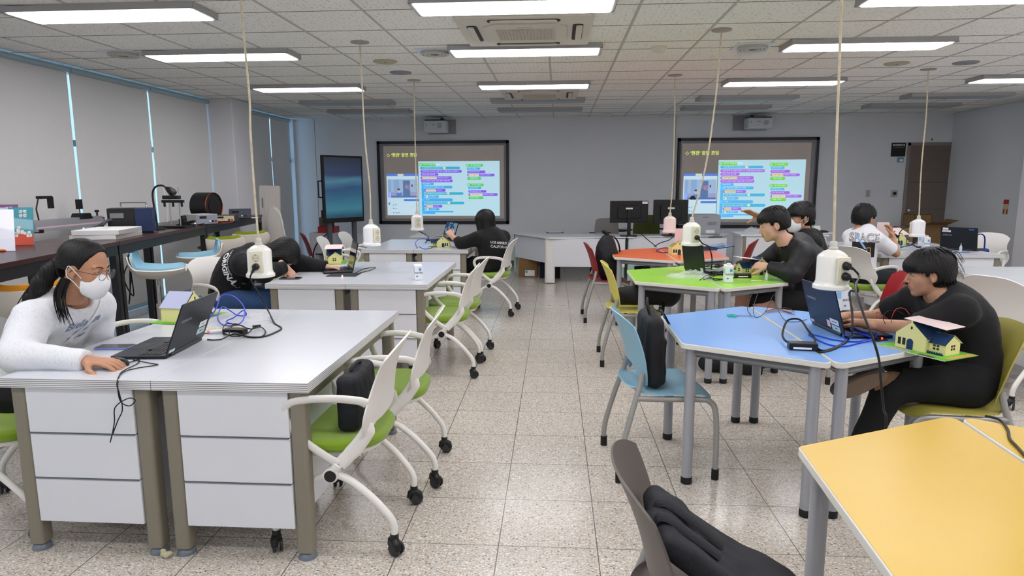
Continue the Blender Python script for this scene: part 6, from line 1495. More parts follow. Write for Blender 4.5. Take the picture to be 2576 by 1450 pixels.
# clipboards / papers / remote
p = PZ(1396, 586, TZ); t = thing('notebook', 'dark blue clipboard lying at the left of the teacher desk', 'clipboard', (p.x, p.y, TZ+.001), .1); MB().box(-.13, .13, -.09, .09, 0, .008).build('board', mat('clip navy', '23395c', .5), t, bevel=.001); MB().box(-.11, .1, -.075, .08, .008, .011).build('paper', M_PAPER, t)
p = PZ(1490, 587, TZ); t = thing('paper_sheet', 'printed sheet with a black pen on the teacher desk', 'paper', (p.x, p.y, TZ+.001), .0); MB().box(-.15, .15, -.1, .1, 0, .002).build('sheet', mat('paper blue', 'ccd5e6', .7), t); MB().cyl((-.05, -.03, .008), (.04, -.02, .008), .006, n=8).build('pen', M_BLACK, t)
p = PZ(1528, 587, TZ); t = thing('remote_control', 'small black remote on the teacher desk before the left monitor', 'remote', (p.x, p.y, TZ+.001), .2); MB().box(-.05, .05, -.02, .02, 0, .015).build('remote_body', M_BLACK, t, bevel=.004)
for x, y, lb in ((1560, 584, 'black cable heap at the foot of the left monitor'), (1670, 580, 'black cables and keyboard edge under the right monitor')):
    p = PZ(x, y, TZ); rnd = random.Random(x); cable(lb, [Vector((p.x+rnd.uniform(-.22, .22), p.y+rnd.uniform(-.12, .12), TZ+.006+rnd.uniform(0, .05))) for _ in range(14)], .005, name='cable_bundle')
cable('black cable looping down behind the teacher desks, left strand', [PZ(1605, 583, TZ)+Vector((0, 0, .01)), PY(1622, 597, 9.3), PY(1640, 612, 9.32), PY(1652, 622, 9.34)], .006, name='cable')
cable('black cable looping down behind the teacher desks, right strand', [PZ(1700, 590, TZ)+Vector((0, 0, .01)), PY(1685, 603, 9.3), PY(1660, 612, 9.32), PY(1645, 622, 9.34)], .006, name='cable')
# chairs behind the teacher desks: only their backs show
def office_back(label, x0, x1, y0, Y, c):
    a = PY(x0, 590, Y); b_ = PY(x1, y0, Y); w = b_.x-a.x; t = thing('office_chair', label, 'chair', ((a.x+b_.x)/2, Y, 0), 0, 'office chairs behind the teacher desks')
    m_ = mat('office chair '+c, c, .8); top = b_.z
    MB().sheet(lambda u, v: ((2*u-1)*w/2*(1-.12*v**4), .03*(2*u-1)**2-.0, .48+(top-.48)*v-.03*abs(2*u-1)**4*v), 16, 12, .03).build('backrest', m_, t)
    MB().prism(rrect(w*.9, .46, .08, 5, 0, .27), .42, .49).build('seat', m_, t, bevel=.02); MB().cyl((0, .27, .1), (0, .27, .42), .028).build('column', M_CHROME, t)
    m = MB()
    for q in range(5): m.tube([(0, .27, .11), (.27*math.cos(q*1.257), .27+.27*math.sin(q*1.257), .06)], [.025, .014], 8)
    m.build('star_base', M_BLACK, t)
    for q in range(5): MB().cyl((.27*math.cos(q*1.257)-.012, .27+.27*math.sin(q*1.257), .028), (.27*math.cos(q*1.257)+.012, .27+.27*math.sin(q*1.257), .028), .028, n=14).build('castor_wheel', M_BLACK, t)
    MB().box(-.03, .03, .03, .2, .36, .5).build('back_bracket', M_BLACK, t, bevel=.004)
office_back('grey chair back showing behind the teacher desk', 1495, 1558, 549, 10.55, '8b8884'); office_back('dark olive green chair back between the two monitors', 1592, 1662, 541, 10.5, '4d5626')
# under the teacher desk
def cbox(name, label, cat, x0, x1, y0, y1, depth, c, flap=True):
    a = PZ(x0, y1, 0); b_ = PZ(x1, y1, 0); h = PY(x0, y0, a.y).z; t = thing(name, label, cat, ((a.x+b_.x)/2, a.y, 0)); w = b_.x-a.x
    b2 = MB().box(-w/2, w/2, 0, depth, 0, h).build('box_body', mat(name+' '+c, c, .8, nz=(20, .06)), t, bevel=.004); return t, w, h
t, w, h = cbox('cardboard_box', 'brown cardboard box with a white label under the teacher desk', 'cardboard box', 1305, 1353, 653, 698, .35, '86653f')
MB().box(-.05, .1, -.002, 0, h*.08, h*.4).build('shipping_label', M_PAPER, t, smooth=0); MB().box(-.045, -.01, -.003, -.002, h*.25, h*.38).build('shipping_label', mat('label cyan', '4aa3b8', .6), t, smooth=0); MB().box(-w/2, w/2, -.001, 0, h*.52, h*.53).build('crease', mat('crease', '6a4e30', .8), t, smooth=0)
t, w, h = cbox('plastic_crate', 'dark blue plastic crate beside the cardboard box under the desk', 'crate', 1357, 1386, 661, 700, .35, '1c2438'); m = MB()
for q in range(5):
    for r in range(6): m.box(-w*.42+r*w*.15, -w*.42+r*w*.15+w*.1, -.002, .001, h*(.08+q*.17), h*(.18+q*.17))
m.build('holes', M_RUBBER, t, smooth=0)
t, w, h = cbox('plastic_crate', 'black crate right of the white desk leg under the teacher desk', 'crate', 1392, 1409, 664, 701, .35, '16181d'); MB().box(-w/2-.004, w/2+.004, -.006, .002, h*.85, h*.95).build('rim', M_BLACK, t, bevel=.002)
# ------------------------------------------------------------------ door, sign, wall plates
Yd = YB-.006
a = PY(2284, 359, Yd); b_ = PY(2411, 359, Yd); M_DOOR = mat('taupe door', '746a62', .55, nz=(14, .05)); M_DFR = mat('door frame', '8d857c', .5)
d = thing('door_1', None, None, ((a.x+b_.x)/2, YB, 0)); d['kind'] = 'structure'; w = (b_.x-a.x)/2; h = a.z
m = MB(); m.box(-w, -w+.05, -.02, .0, 0, h); m.box(w-.10, w, -.02, .0, 0, h); m.box(-w, w, -.02, .0, h-.05, h); m.build('door_frame', M_DFR, d, bevel=.003)
MB().box(-w+.05, w-.10, -.010, .0, 0, h-.05).build('door_leaf', M_DOOR, d, smooth=0)
m = MB()
for z in (.55, 1.0, 1.45): m.box(-w+.05, w-.10, -.0115, -.010, z, z+.006)
m.build('panel_groove', mat('groove', '4a433e', .7), d, smooth=0)
m = MB().cyl((-w+.11, -.01, .98), (-w+.11, -.055, .98), .012, n=12); m.tube([(-w+.11, -.05, .98), (-w+.22, -.05, .985)], .009, 8); m.cyl((-w+.11, -.012, .98), (-w+.11, -.016, .98), .026, n=16); m.build('door_handle', M_CHROME, d)
def wallplate(name, label, cat, x0, y0, x1, y1, c, Y=YB, th=.012):
    p = PY(x0, y1, Y-th); q = PY(x1, y0, Y-th); t = thing(name, label, cat, ((p.x+q.x)/2, Y, (p.z+q.z)/2)); w, h = (q.x-p.x)/2, (q.z-p.z)/2
    MB().box(-w, w, -th, 0, -h, h).build('plate', mat(name+' '+c, c, .45), t, bevel=.002); return t, w, h, th
FW_ = lambda y: Matrix(((1, 0, 0, 0), (0, 0, -1, y), (0, 1, 0, 0), (0, 0, 0, 1)))
t, w, h, th = wallplate('room_sign', 'black room sign with Korean lettering left of the door', 'sign', 2241, 359, 2280, 394, '141518')
text_mesh('lettering', '물리융합준비실', .036, M_PAPER, t, FW_(-th-.001) @ Matrix.Translation((0, h*.62, 0)), bold=.0008, sx=.86); text_mesh('lettering', 'Physics Convergence Preparation Room', .011, M_PAPER, t, FW_(-th-.001) @ Matrix.Translation((0, h*.30, 0)), sx=.9)
t, w, h, th = wallplate('door_notice', 'small blue notice under the black room sign', 'notice', 2256, 396, 2274, 409, '6f9cb5', th=.003); MB().box(-w*.2, w*.8, -th-.001, -th, -h*.6, h*.2).build('white_field', M_PAPER, t, smooth=0)
t, w, h, th = wallplate('light_switch', 'white wall switch between the right board and the door', 'switch', 2178, 478, 2190, 496, 'b5b4b4')
MB().box(-w*.5, w*.5, -th-.004, -th, -h*.6, h*.6).build('rocker', mat('rocker', 'a9a8a8', .4), t, bevel=.001)
t, w, h, th = wallplate('wall_control', 'square wall plate with a dark round knob left of the door', 'wall plate', 2241, 478, 2259, 496, 'b9b8b6')
MB().cyl((0, -th-.02, 0), (0, -th, 0), .028, n=20).build('knob', mat('knob brown', '2c1a12', .4), t, bevel=.003)
for x, y in ((2345, 351),):
    t, w, h, th = wallplate('wall_clip', 'tiny grey clip on the wall above the door', 'clip', x-2, y-3, x+2, y+3, '6d6b68', th=.006)
# right wall notice
p = PX(2530, 521, XR-.003); t = thing('wall_notice', 'small red and white notice on the right wall', 'notice', (XR, p.y, p.z), -PI/2)
MB().box(-.06, .06, -.004, 0, -.11, .11).build('sheet', mat('notice cream', 'cdbfa4', .7), t, smooth=0); MB().box(-.058, .058, -.0045, -.004, .04, .105).build('red_field', mat('notice red', 'a8392f', .7), t, smooth=0); m = MB(); m.box(-.05, -.02, -.0045, -.004, -.1, -.03); m.box(.02, .05, -.0045, -.004, -.1, -.03); m.build('red_field', mat('notice red', 'a8392f', .7), t, smooth=0)
# cardboard boxes in front of the door
def carton_box(label, x0, x1, y0, y1, Y, depth, c, open_=False, rz=0):
    a = PY(x0, y1, Y); b_ = PY(x1, y0, Y); w = (b_.x-a.x)/2; h = b_.z; m_ = mat('cardboard '+c, c, .85, nz=(12, .06))
    t = thing('cardboard_box', label, 'cardboard box', ((a.x+b_.x)/2, Y, 0), rz, 'cardboard boxes by the door')
    m = MB(); m.box(-w, w, 0, .006, 0, h); m.box(-w, w, depth-.006, depth, 0, h); m.box(-w, -w+.006, 0, depth, 0, h); m.box(w-.006, w, 0, depth, 0, h); m.box(-w, w, 0, depth, 0, .006)
    if not open_: m.box(-w, w, 0, depth, h-.006, h)
    m.build('box_body', m_, t, smooth=0)
    if open_: MB().add([(-w, 0, h), (w, 0, h), (w*1.05, -.16, h+.05), (-w*.95, -.16, h+.05)], [(0, 1, 2, 3)]).build('flap', m_, t, smooth=0); MB().add([(w, 0, h), (w, depth, h), (w+.17, depth, h+.07), (w+.17, 0, h+.07)], [(0, 1, 2, 3)]).build('flap', m_, t, smooth=0)
    else: MB().box(-w, w, depth*.45, depth*.55, h, h+.001).build('tape', mat('tape', 'a58a5c', .3), t, smooth=0)
    return t
carton_box('tall brown cardboard box standing in front of the taupe door', 2293, 2345, 540, 640, 10.9, .35, '8a6d47'); carton_box('open cardboard box to the right in front of the door', 2318, 2384, 566, 650, 10.4, .35, '7a5f3e', True)
carton_box('lower cardboard box left of the hanging socket near the door', 2262, 2300, 573, 640, 10.2, .3, '8f7552')

# ------------------------------------------------------------------ lower-left corner: TV area cabinet, all-in-one computers
a = PY(797, 587, 10.0); b_ = PY(838, 587, 10.0)
t = thing('low_cabinet', 'pale grey low cabinet left of the display stand', 'cabinet', ((a.x+b_.x)/2-.05, 10.0, 0)); MB().box(-.2, .17, 0, .4, 0.02, a.z).build('cabinet_body', mat('cabinet grey', 'b9b8bd', .5), t, bevel=.004); MB().box(-.18, .15, -.006, 0, .06, a.z-.03).build('door', mat('cabinet grey', 'b9b8bd', .5), t, bevel=.002)
bx_ = thing('box', 'flat red box with white lettering on the low cabinet', 'box', ((a.x+b_.x)/2, 10.05, a.z+.001)); MB().box(-.13, .13, 0, .25, 0, .095).build('box_body', mat('red box', '9c1f27', .5), bx_, bevel=.002); text_mesh('lettering', 'EXIT', .05, M_PAPER, bx_, FW_(-.001) @ Matrix.Translation((.0, .05, 0))) if False else MB().prism(rrect(.07, .03, .012, 4, .06, .05), 0, .001, X=FW_(-.0005)).build('print', M_PAPER, bx_, smooth=0)
t = thing('carton_stack', 'small brown carton and dark case on the red box', 'box', ((a.x+b_.x)/2-.03, 10.1, a.z+.097)); MB().box(-.09, .09, 0, .18, 0, .14).build('box_body', mat('box drab', '5b5146', .8), t, bevel=.003); MB().box(-.06, .07, .02, .15, .14, .25).build('case', M_DGREY, t, bevel=.004)
cable('black cable curving down from the red box', [PY(826, 586, 9.95), PY(800, 610, 9.9), PY(788, 640, 9.9), PY(795, 675, 9.95)], .01)
a = PY(857, 588, 10.6); t = thing('low_cabinet', 'small white drawer unit behind the display stand', 'cabinet', (a.x+.15, 10.6, 0)); b2 = MB().box(-.22, .22, 0, .4, .02, a.z).build('cabinet_body', M_WHITE, t, bevel=.004)
for q in range(3): dr = MB().box(-.2, .2, -.012, 0, .05+q*(a.z-.08)/3, .05+(q+1)*(a.z-.08)/3-.012).build('drawer', M_WHITE, t, bevel=.002); MB().cyl((-.04, -.02, .05+(q+.6)*(a.z-.08)/3), (.04, -.02, .05+(q+.6)*(a.z-.08)/3), .006, n=8).build('pull', M_GREY, dr)
def aio(label, x0, y0, x1, y1, Y, lean, rz, stand=False):
    a = PY(x0, y1, Y); b_ = PY(x1, y0, Y); w = b_.x-a.x; h = b_.z-a.z; t = thing('computer', label, 'computer', ((a.x+b_.x)/2, Y, 0), rz, 'cream all-in-one computers stood on edge')
    X = Matrix.Rotation(lean, 4, 'Y'); M_A = mat('aio cream', 'd2cdc6', .4); z0 = a.z
    return t, w, h, z0, X, M_A
t, w, h, z0, X, M_A = aio('cream flat computer standing upright on edge beside the far end of the workbench', 662, 467, 700, 640, 9.35, 0, 0)
MB().prism(rrect(w*1.05, h, .02, 4, 0, 0), -.02, .02, X=Matrix.Translation((0, 0, z0+h/2)) @ Matrix.Rotation(.03, 4, 'Y') @ Matrix.Rotation(PI/2, 4, 'X')).build('casing', M_A, t, bevel=.006)
MB().prism(rrect(w*.62, h*.5, .02, 4, .015, h*.12), .02, .034, X=Matrix.Translation((0, 0, z0+h/2)) @ Matrix.Rotation(.03, 4, 'Y') @ Matrix.Rotation(PI/2, 4, 'X')).build('back_cover', M_A, t, bevel=.006)
MB().prism(rrect(.02, .14, .004, 4, -w*.36, h*.25), .02, .024, X=Matrix.Translation((0, 0, z0+h/2)) @ Matrix.Rotation(.03, 4, 'Y') @ Matrix.Rotation(PI/2, 4, 'X')).build('vents', M_GREY, t)
MB().box(-.1, .1, -.06, .06, 0, z0+.02).build('trolley', mat('cabinet grey', 'b9b8bd', .5), t, bevel=.004)
t, w, h, z0, X, M_A = aio('rounded cream computer shell leaning beside the upright one', 672, 519, 712, 625, 9.1, 0, 0)
MB().tube([(.03, 0, z0-.05), (.02, 0, z0+h*.3), (.0, 0, z0+h*.65), (-.0, 0, z0+h*.9), (.0, 0, z0+h)], [.11, .125, .12, .085, .02], 24, flat=.3, upv=(0, 1, 0)).build('casing', M_A, t, smooth=70)
MB().box(-.08, .14, -.05, .05, 0, z0).build('trolley', mat('cabinet grey', 'b9b8bd', .5), t, bevel=.004)
cable('white cable hanging from the rounded cream computer', [PY(690, 524, 9.03), PY(704, 540, 9.03), PY(713, 575, 9.03), PY(722, 612, 9.03)], .008, M_WPL)

# ------------------------------------------------------------------ things on the workbench
def onB(x, y, z=0.0): p = PZ(x, y, BH+z); return Vector((p.x, p.y, BH+z+.001))
bang = lambda i: math.atan2(*(bench_X(i)[2].yx))
def book(label, px, py, w, h, th, cols, tilt, rz, title=None, name='book', cat='book', grp='books on the workbench at the left edge'):
    p = onB(px, py); t = thing(name, label, cat, p, rz, grp); X = Matrix.Rotation(PI/2-tilt, 4, 'X')
    c = mat('cover '+cols[0], cols[0], .35, coat=.3); b_ = MB().box(-w/2, w/2, 0, h, 0, .0015, X=X); b_.box(-w/2, w/2, 0, h, -th, -th+.0015, X=X); b_.box(-w/2, -w/2+.0015, 0, h, -th, .0015, X=X); b_ = b_.build('cover', c, t, smooth=0)
    MB().box(-w/2+.0015, w/2-.003, .003, h-.003, -th+.0015, 0, X=X).build('pages', M_PAPER, t, smooth=0)
    q = MB().box(-w/2+.02, w/2, 0, h*.30, .0015, .0019, X=X); q.build('cover_art', mat('cover art '+cols[1], cols[1], .4), b_, smooth=0)
    if len(cols) > 2: MB().box(-w/2, -w/2+w*.26, 0, h, .0019, .0022, X=X).build('cover_art', mat('cover art '+cols[2], cols[2], .4), b_, smooth=0)
    if title:
        for k, tx in enumerate(title): text_mesh('title', tx, .026, M_PAPER, b_, X @ Matrix.Translation((w*.2, h*(.88-.105*k), .0022)), bold=.0008)
    return t
t = book('teal and red Korean science book standing on the workbench', 44, 618, .19, .26, .012, ('2e96a6', 'd9583f', 'c9cbe0'), .22, .42, ('과학', '융합'))
m = MB(); X = Matrix.Rotation(PI/2-.22, 4, 'X'); rnd = random.Random(8)
for q in range(9): m.prism(rrect(.02, .02+rnd.uniform(0, .02), .008, 4, rnd.uniform(-.01, .08), rnd.uniform(.06, .12)), .0022, .0026, X=X)
m.build('cover_art', M_PAPER, t, smooth=0)
MB().prism(rrect(.034, .13, .006, 4, -.055, .12), .0024, .0030, X=X).build('cover_art', mat('cover art e5a94b', 'e5a94b', .4), t, smooth=0)
book('purple Korean science book behind the teal one at the left edge', 12, 600, .19, .26, .012, ('8a5a8e', '6e4775'), .18, .42, ('과학', '융합'))
t = book('white glossy leaflet stand at the left edge of the photo', -12, 634, .2, .27, .010, ('e6e8f4', 'dfe3f2'), .35, .55, None, 'leaflet', 'leaflet', 'leaflets')
MB().ell((.04, -.02, .008), (.02, .012, .008)).build('orange_clip', mat('orange clip', 'd96a2a', .4), t)
for k, lb in ((0, 'white folder box lying flat on the workbench, lower of two'), (1, 'white folder box lying flat on the workbench, on top')):
    p = onB(150, 606); t = thing('folder_box', lb, 'folder', (p.x+.16+.01*k, p.y+.30, BH+.001+k*.036), bang(1)+.0+.05*k, 'white folder boxes on the workbench')
    MB().box(-.24, .24, -.16, .16, 0, .034).build('folder_body', mat('folder white', 'e4e4e3', .5), t, bevel=.002); MB().box(-.238, .238, -.1605, -.16, .003, .031).build('spine', mat('folder grey', 'a8a6a2', .6), t, smooth=0)
    if k: text_mesh('print', 'LG', .05, mat('print green', '7fae9c', .6), t, Matrix.Translation((.02, .02, .0345)))
# optics rail apparatus
p0, p1 = onB(78, 588), onB(252, 570); e = (p1-p0); L_ = e.length; t = thing('optical_rail', 'long silver optics rail with black sliders in front of the blinds', 'lab apparatus', (p0.x, p0.y, BH+.001), math.atan2(e.y, e.x))
M_SIL = mat('anodised silver', 'a4a5aa', .35, .6)
MB().prism([(-.06, -.02), (.06, -.02), (.035, .075), (-.035, .075)], 0, L_, X=Matrix(((0, 0, 1, 0), (1, 0, 0, 0), (0, 1, 0, .03), (0, 0, 0, 1)))).build('rail', M_SIL, t, bevel=.002)
m = MB(); m.box(.02, .06, -.07, .07, 0, .03); m.box(L_-.1, L_-.05, -.07, .07, 0, .03); m.box(L_-.02, L_+.02, -.04, .04, .02, .09); m.build('feet', M_BLACK, t, bevel=.002)
MB().box(0, L_, -.053, -.052, .035, .05).build('scale', mat('scale pink', 'd7b6c0', .5), t, smooth=0)
s_ = MB().prism([(-.09, 0), (.09, 0), (.06, .05), (-.06, .05)], -.05, .05, X=Matrix(((1, 0, 0, L_*.72), (0, 0, -1, 0), (0, 1, 0, .09), (0, 0, 0, 1)))).build('slider', M_BLACK, t, bevel=.002)
m = MB().cyl((L_*.70, 0, .14), (L_*.70, 0, .19), .004, n=8); m.box(L_*.70-.045, L_*.70+.045, -.004, .004, .18, .27); m.build('target_plate', M_BLACK, t)
m = MB().tube([(L_*.12, 0, .09), (L_*.10, 0, .2), (L_*.14, 0, .29), (L_*.2, 0, .30)], .006, 8); m.box(L_*.14, L_*.3, -.02, .02, .285, .31, X=Matrix.Rotation(.0, 4, 'Y')); m.box(L_*.28, L_*.31, -.02, .02, .2, .30); m.build('clamp', M_BLACK, t)
MB().cyl((L_*.97, 0, .09), (L_*.97, 0, .16), .008, n=8).cyl((L_*.97-.02, 0, .15), (L_*.97+.02, 0, .15), .012, n=10).build('clamp_post', M_BLACK, t)
# instrument box
p = onB(330, 586); t = thing('instrument', 'black and blue instrument box with a metal carrying handle', 'lab instrument', p, bang(1)-PI/2+.25)
MB().box(-.15, .05, -.10, .10, .012, .21).build('front_case', M_BLACK, t, bevel=.004); MB().box(.05, .18, -.10, .10, .012, .21).build('side_case', mat('instrument blue', '1c2e55', .4), t, bevel=.004)
MB().tube([(-.06, 0, .21), (-.06, 0, .255), (.13, 0, .255), (.13, 0, .21)], .007, 8).build('handle', M_CHROME, t); MB().box(-.13, -.03, -.102, -.1, .13, .17).build('name_plate', M_GREY, t, smooth=0); MB().box(-.13, .16, -.09, .09, 0, .012).build('feet', M_RUBBER, t, smooth=0)
cable('thick grey hose leading from the instrument box along the workbench', [PY(283, 553, onB(330, 586).y-.12), PY(268, 557, onB(330, 586).y-.2), PY(255, 566, onB(330, 586).y-.26), onB(243, 582)+Vector((0, 0, .03)), onB(236, 587)+Vector((0, 0, .015))], .014, mat('hose grey', '45474b', .5))
# gooseneck lamp
p = onB(397, 578); t = thing('gooseneck_lamp', 'black gooseneck lamp bending over the workbench', 'lamp', p)
def rel(x, y, dy=0.0):
    v = PY(x, y, p.y+dy); return v-Vector(p)
MB().lathe([(.06, 0), (.06, .015), (.02, .02), (0, .02)], n=24).build('base', M_BLACK, t); MB().tube(smooth_path([(0, 0, .01), rel(391, 540), rel(386, 510), rel(384, 485), rel(392, 470), rel(408, 467), rel(420, 474)], 6), .0085, 10).build('neck', M_BLACK, t)
MB().tube([rel(418, 473), rel(426, 478), rel(434, 484), rel(439, 488)], [.014, .03, .035, .028], 18).build('lamp_head', M_BLACK, t)
# lab stand
p = onB(433, 574); t = thing('lab_stand', 'two-rod laboratory stand with a black clamp bar', 'lab stand', p)
MB().box(-.12, .16, -.06, .06, 0, .02).build('base', M_BLACK, t, bevel=.003)
for x, y0, y1 in ((423, 472, 568), (447, 470, 568)): a_, b_ = rel(x, y0), rel(x, y1); MB().cyl((a_.x, 0, .01), (a_.x, 0, a_.z), .006, n=10).build('rod', M_CHROME, t)
a_, b_ = rel(408, 507), rel(462, 507); m = MB().box(a_.x, b_.x, -.015, .015, a_.z-.012, a_.z+.012); m.box(a_.x+.02, b_.x-.04, -.03, .03, a_.z+.02, a_.z+.055)
for f in (.1, .5, .9): m.cyl((a_.x+(b_.x-a_.x)*f, 0, a_.z-.05), (a_.x+(b_.x-a_.x)*f, 0, a_.z-.01), .010, n=10)
m.build('clamp_bar', M_BLACK, t, bevel=.002)
p = onB(455, 572); t = thing('clamp_tool', 'small black vice with a knob on the workbench', 'clamp', p+Vector((.03, 0, 0))); m = MB().box(-.05, .1, -.04, .04, 0, .03); m.box(-.03, .02, -.03, .03, .03, .08); m.cyl((0, 0, .08), (0, 0, .11), .03, n=14); m.box(.02, .12, -.02, .02, .02, .045, X=Matrix.Rotation(-.2, 4, 'Y')); m.build('vice_body', M_BLACK, t, bevel=.003)
p = onB(491, 567); t = thing('metal_fitting', 'shiny metal cone fitting on the workbench', 'fitting', p); MB().lathe([(.028, 0), (.03, .015), (.02, .03), (.006, .045), (.004, .055), (0, .055)], n=20).build('cone', M_CHROME, t); MB().cyl((.03, 0, .014), (.09, .01, .014), .012, n=12).build('stem', M_CHROME, t)
# coil
p = onB(533, 556); t = thing('induction_coil', 'big black round coil with a copper rim on the workbench', 'coil', (p.x-.05, p.y, BH+.001), 0)
XC = Matrix.Translation((0, 0, .16)) @ Matrix.Rotation(1.45, 4, 'Z') @ Matrix.Rotation(PI/2, 4, 'X')
MB().lathe([(.09, -.10), (.155, -.10), (.155, .09), (.09, .09)], n=44, X=XC).build('coil_body', M_BLACK, t)
MB().tube([(.152*math.cos(q*PI/20), .152*math.sin(q*PI/20), .095) for q in range(40)], .0045, 8, closed=True, X=XC).build('copper_ring', mat('copper', 'a8562a', .25, 1.0), t)
MB().lathe([(0, .091), (.085, .091), (.085, .094), (0, .094)], n=30, X=XC).build('coil_face', mat('coil face', '1c0e0b', .4), t)
MB().box(-.12, .12, -.05, .05, 0, .03).build('foot', M_BLACK, t, bevel=.003)
def psu(label, px, py, w, d, h, c, cf, rz):
    p = onB(px, py); t = thing('power_supply', label, 'power supply', p, rz, 'bench power supplies'); MB().box(-w/2, w/2, 0, d, .008, h).build('case', mat('psu '+c, c, .45), t, bevel=.003)
    f = MB().box(-w/2+.004, w/2-.004, -.004, 0, .012, h-.004).build('front_panel', mat('psu front '+cf, cf, .45), t, smooth=0)
    MB().box(-w*.38, -w*.05, -.006, -.004, h*.6, h*.85).build('meter', M_BLACK, f, smooth=0); MB().box(-w/2+.01, w/2-.01, .01, d-.01, 0, .008).build('feet', M_RUBBER, t, smooth=0)
    for q in range(3): MB().cyl((w*(.08+.15*q), -.004, h*.35), (w*(.08+.15*q), -.02, h*.35), .009, n=12).build('knob', (M_WPL, M_BLACK, mat('terminal red', 'b02020', .4))[q], f)
    return t
psu('light grey power supply in front of the coil', 523, 566, .22, .26, .105, 'b7b5b2', '8a8f9c', 1.0)
psu('cream-fronted small power supply with red switches', 566, 560, .20, .2, .075, '2b2725', 'c9bf9c', .25)
psu('dark blue power supply with silver knobs at the far end of the workbench', 605, 552, .24, .26, .115, '1d2740', '4a5263', .45)
M_REDC = mat('red wire', 'b3161b', .4)
cable('red test leads in front of the power supplies', [onB(525, 560)+Vector((0, 0, .04)), onB(545, 563)+Vector((0, 0, .01)), onB(575, 562)+Vector((0, 0, .006)), onB(600, 556)+Vector((0, 0, .03)), onB(585, 548)+Vector((0, 0, .05))], .004, M_REDC)
cable('black looped wire between the instrument box and the lamp', [onB(360, 575)+Vector((0, 0, .06)), onB(368, 560)+Vector((0, 0, .08)), onB(382, 568)+Vector((0, 0, .05)), onB(395, 580)+Vector((0, 0, .01)), onB(420, 577)+Vector((0, 0, .01))], .004)
p = onB(620, 549); t = thing('paper_sheet', 'white papers at the far end of the workbench', 'paper', p, .3); MB().box(-.13, .13, -.08, .08, 0, .004).build('sheet', M_PAPER, t)
for k, (x, lb) in enumerate(((322, 'tangle of black cables hanging under the workbench near the leg'), (540, 'black cables hanging under the far workbench'))):
    rnd = random.Random(k+3); q = PY(x, 640, 5.0 if k == 0 else 7.3); Y0 = q.y
    P = [PY(x+rnd.uniform(-10, 14), y, Y0+rnd.uniform(-.04, .04)) for y in (602, 625, 650, 690, 720, 745, 705, 680, 740, 765, 720, 690, 655, 625, 604)] if k == 0 else [PY(x+4, 575, Y0), PY(x-2, 600, Y0), PY(x+6, 640, Y0), PY(x+14, 690, Y0)]
    cable(lb, P, .005)

# ------------------------------------------------------------------ bags
M_BAG = mat('black nylon', '14151a', .7, nz=(60, .15), bump=(180, .25)); M_BAG2 = mat('navy black nylon', '15171f', .7, nz=(60, .15), bump=(180, .25))
def bag(name, label, loc, rz, build, extra=None, m_=None, res=.008, ext=.4):
    t = thing(name, label, 'bag', loc, rz); s = SDF(); build(s); lo, hi = (-ext, -ext, -.02), (ext, ext, ext*1.5)
    vs, fs = s.mesh(lo, hi, res); o = mesh_obj('bag_body', vs, fs, m_ or M_BAG, t); me = o.data
    N_ = np.zeros(len(vs)*3); me.vertices.foreach_get('normal', N_); vs2 = vs+N_.reshape(-1, 3)*(.004*vnoise(vs, 22, 1.0)+.002*vnoise(vs, 55, 3.0))[:, None]; me.vertices.foreach_set('co', vs2.ravel()); me.update()
    if extra: extra(t)
    return t
def ex1(t):
    MB().tube(smooth_path([(-.015, -.05, .36), (-.03, -.05, .41), (-.02, .0, .43), (-.01, .05, .41), (-.0, .05, .36)], 5), .011, 10, flat=.6).build('handle', M_BAG, t)
    MB().tube(smooth_path([(.05, -.10, .35), (.052, .0, .375), (.05, .10, .35)], 6), .003, 6).build('zip', M_RUBBER, t)
    MB().tube(smooth_path([(.055, .11, .35), (.09, .13, .33), (.12, .14, .28), (.14, .145, .25)], 5), .012, 8, flat=.3).build('strap', M_BAG, t)
bag('laptop_bag', 'black laptop bag leaning against the back of the light blue chair', (.475, 3.35, .445), .05, lambda s: s.box((.0, 0, .18), (.045, .155, .18), rad=.035, k=.01).box((.045, 0, .13), (.02, .12, .12), rad=.02, k=.02), ex1)
bag('laptop_bag', 'slim navy-black bag standing on the green seat of the nearest castor chair', (-.83, 2.60, .477), .02, lambda s: s.box((0, 0, .115), (.045, .15, .115), rad=.03, k=.01), lambda t: MB().tube(smooth_path([(0, -.06, .22), (0, -.05, .245), (0, .05, .245), (0, .06, .22)], 5), .008, 8).build('handle', M_BAG2, t), M_BAG2)
bag('coat_bundle', 'black backpack lying on the mustard yellow chair, running under the lime table', (.66, 5.42, .447), -.05, lambda s: s.cap((-.12, 0, .09), (.22, .02, .12), .075, .10, k=.03).ell((.25, .02, .12), (.09, .13, .11), k=.05), lambda t: MB().tube(smooth_path([(.2, -.08, .05), (.19, -.15, .01), (.18, -.17, -.08)], 5), .012, 8, flat=.3).build('strap', M_BAG, t))
def ex2(t):
    MB().tube(smooth_path([(.02, -.02, .46), (-.02, -.03, .50), (-.04, .03, .50), (-.0, .04, .46)], 5), .011, 8).build('handle', M_BAG, t)
    MB().tube(smooth_path([(.0, .06, .46), (.10, .09, .42), (.15, .1, .3), (.13, .1, .12), (.1, .08, .03)], 6), .020, 8, flat=.3).build('strap', M_BAG, t)
    MB().tube(smooth_path([(.05, -.15, .03), (.06, -.19, -.05), (.05, -.2, -.25)], 5), .016, 8, flat=.25).build('strap', M_BAG, t)
    MB().tube([(.112, -.03, .26), (.115, -.03, .20)], .003, 6).build('zip', M_WPL, t)
bag('backpack', 'big black backpack on the red chair at the orange table', (.52, 7.12, .447), 0, lambda s: s.ell((0, 0, .22), (.12, .16, .25), k=.02).ell((.06, 0, .15), (.09, .13, .15), k=.04), ex2)
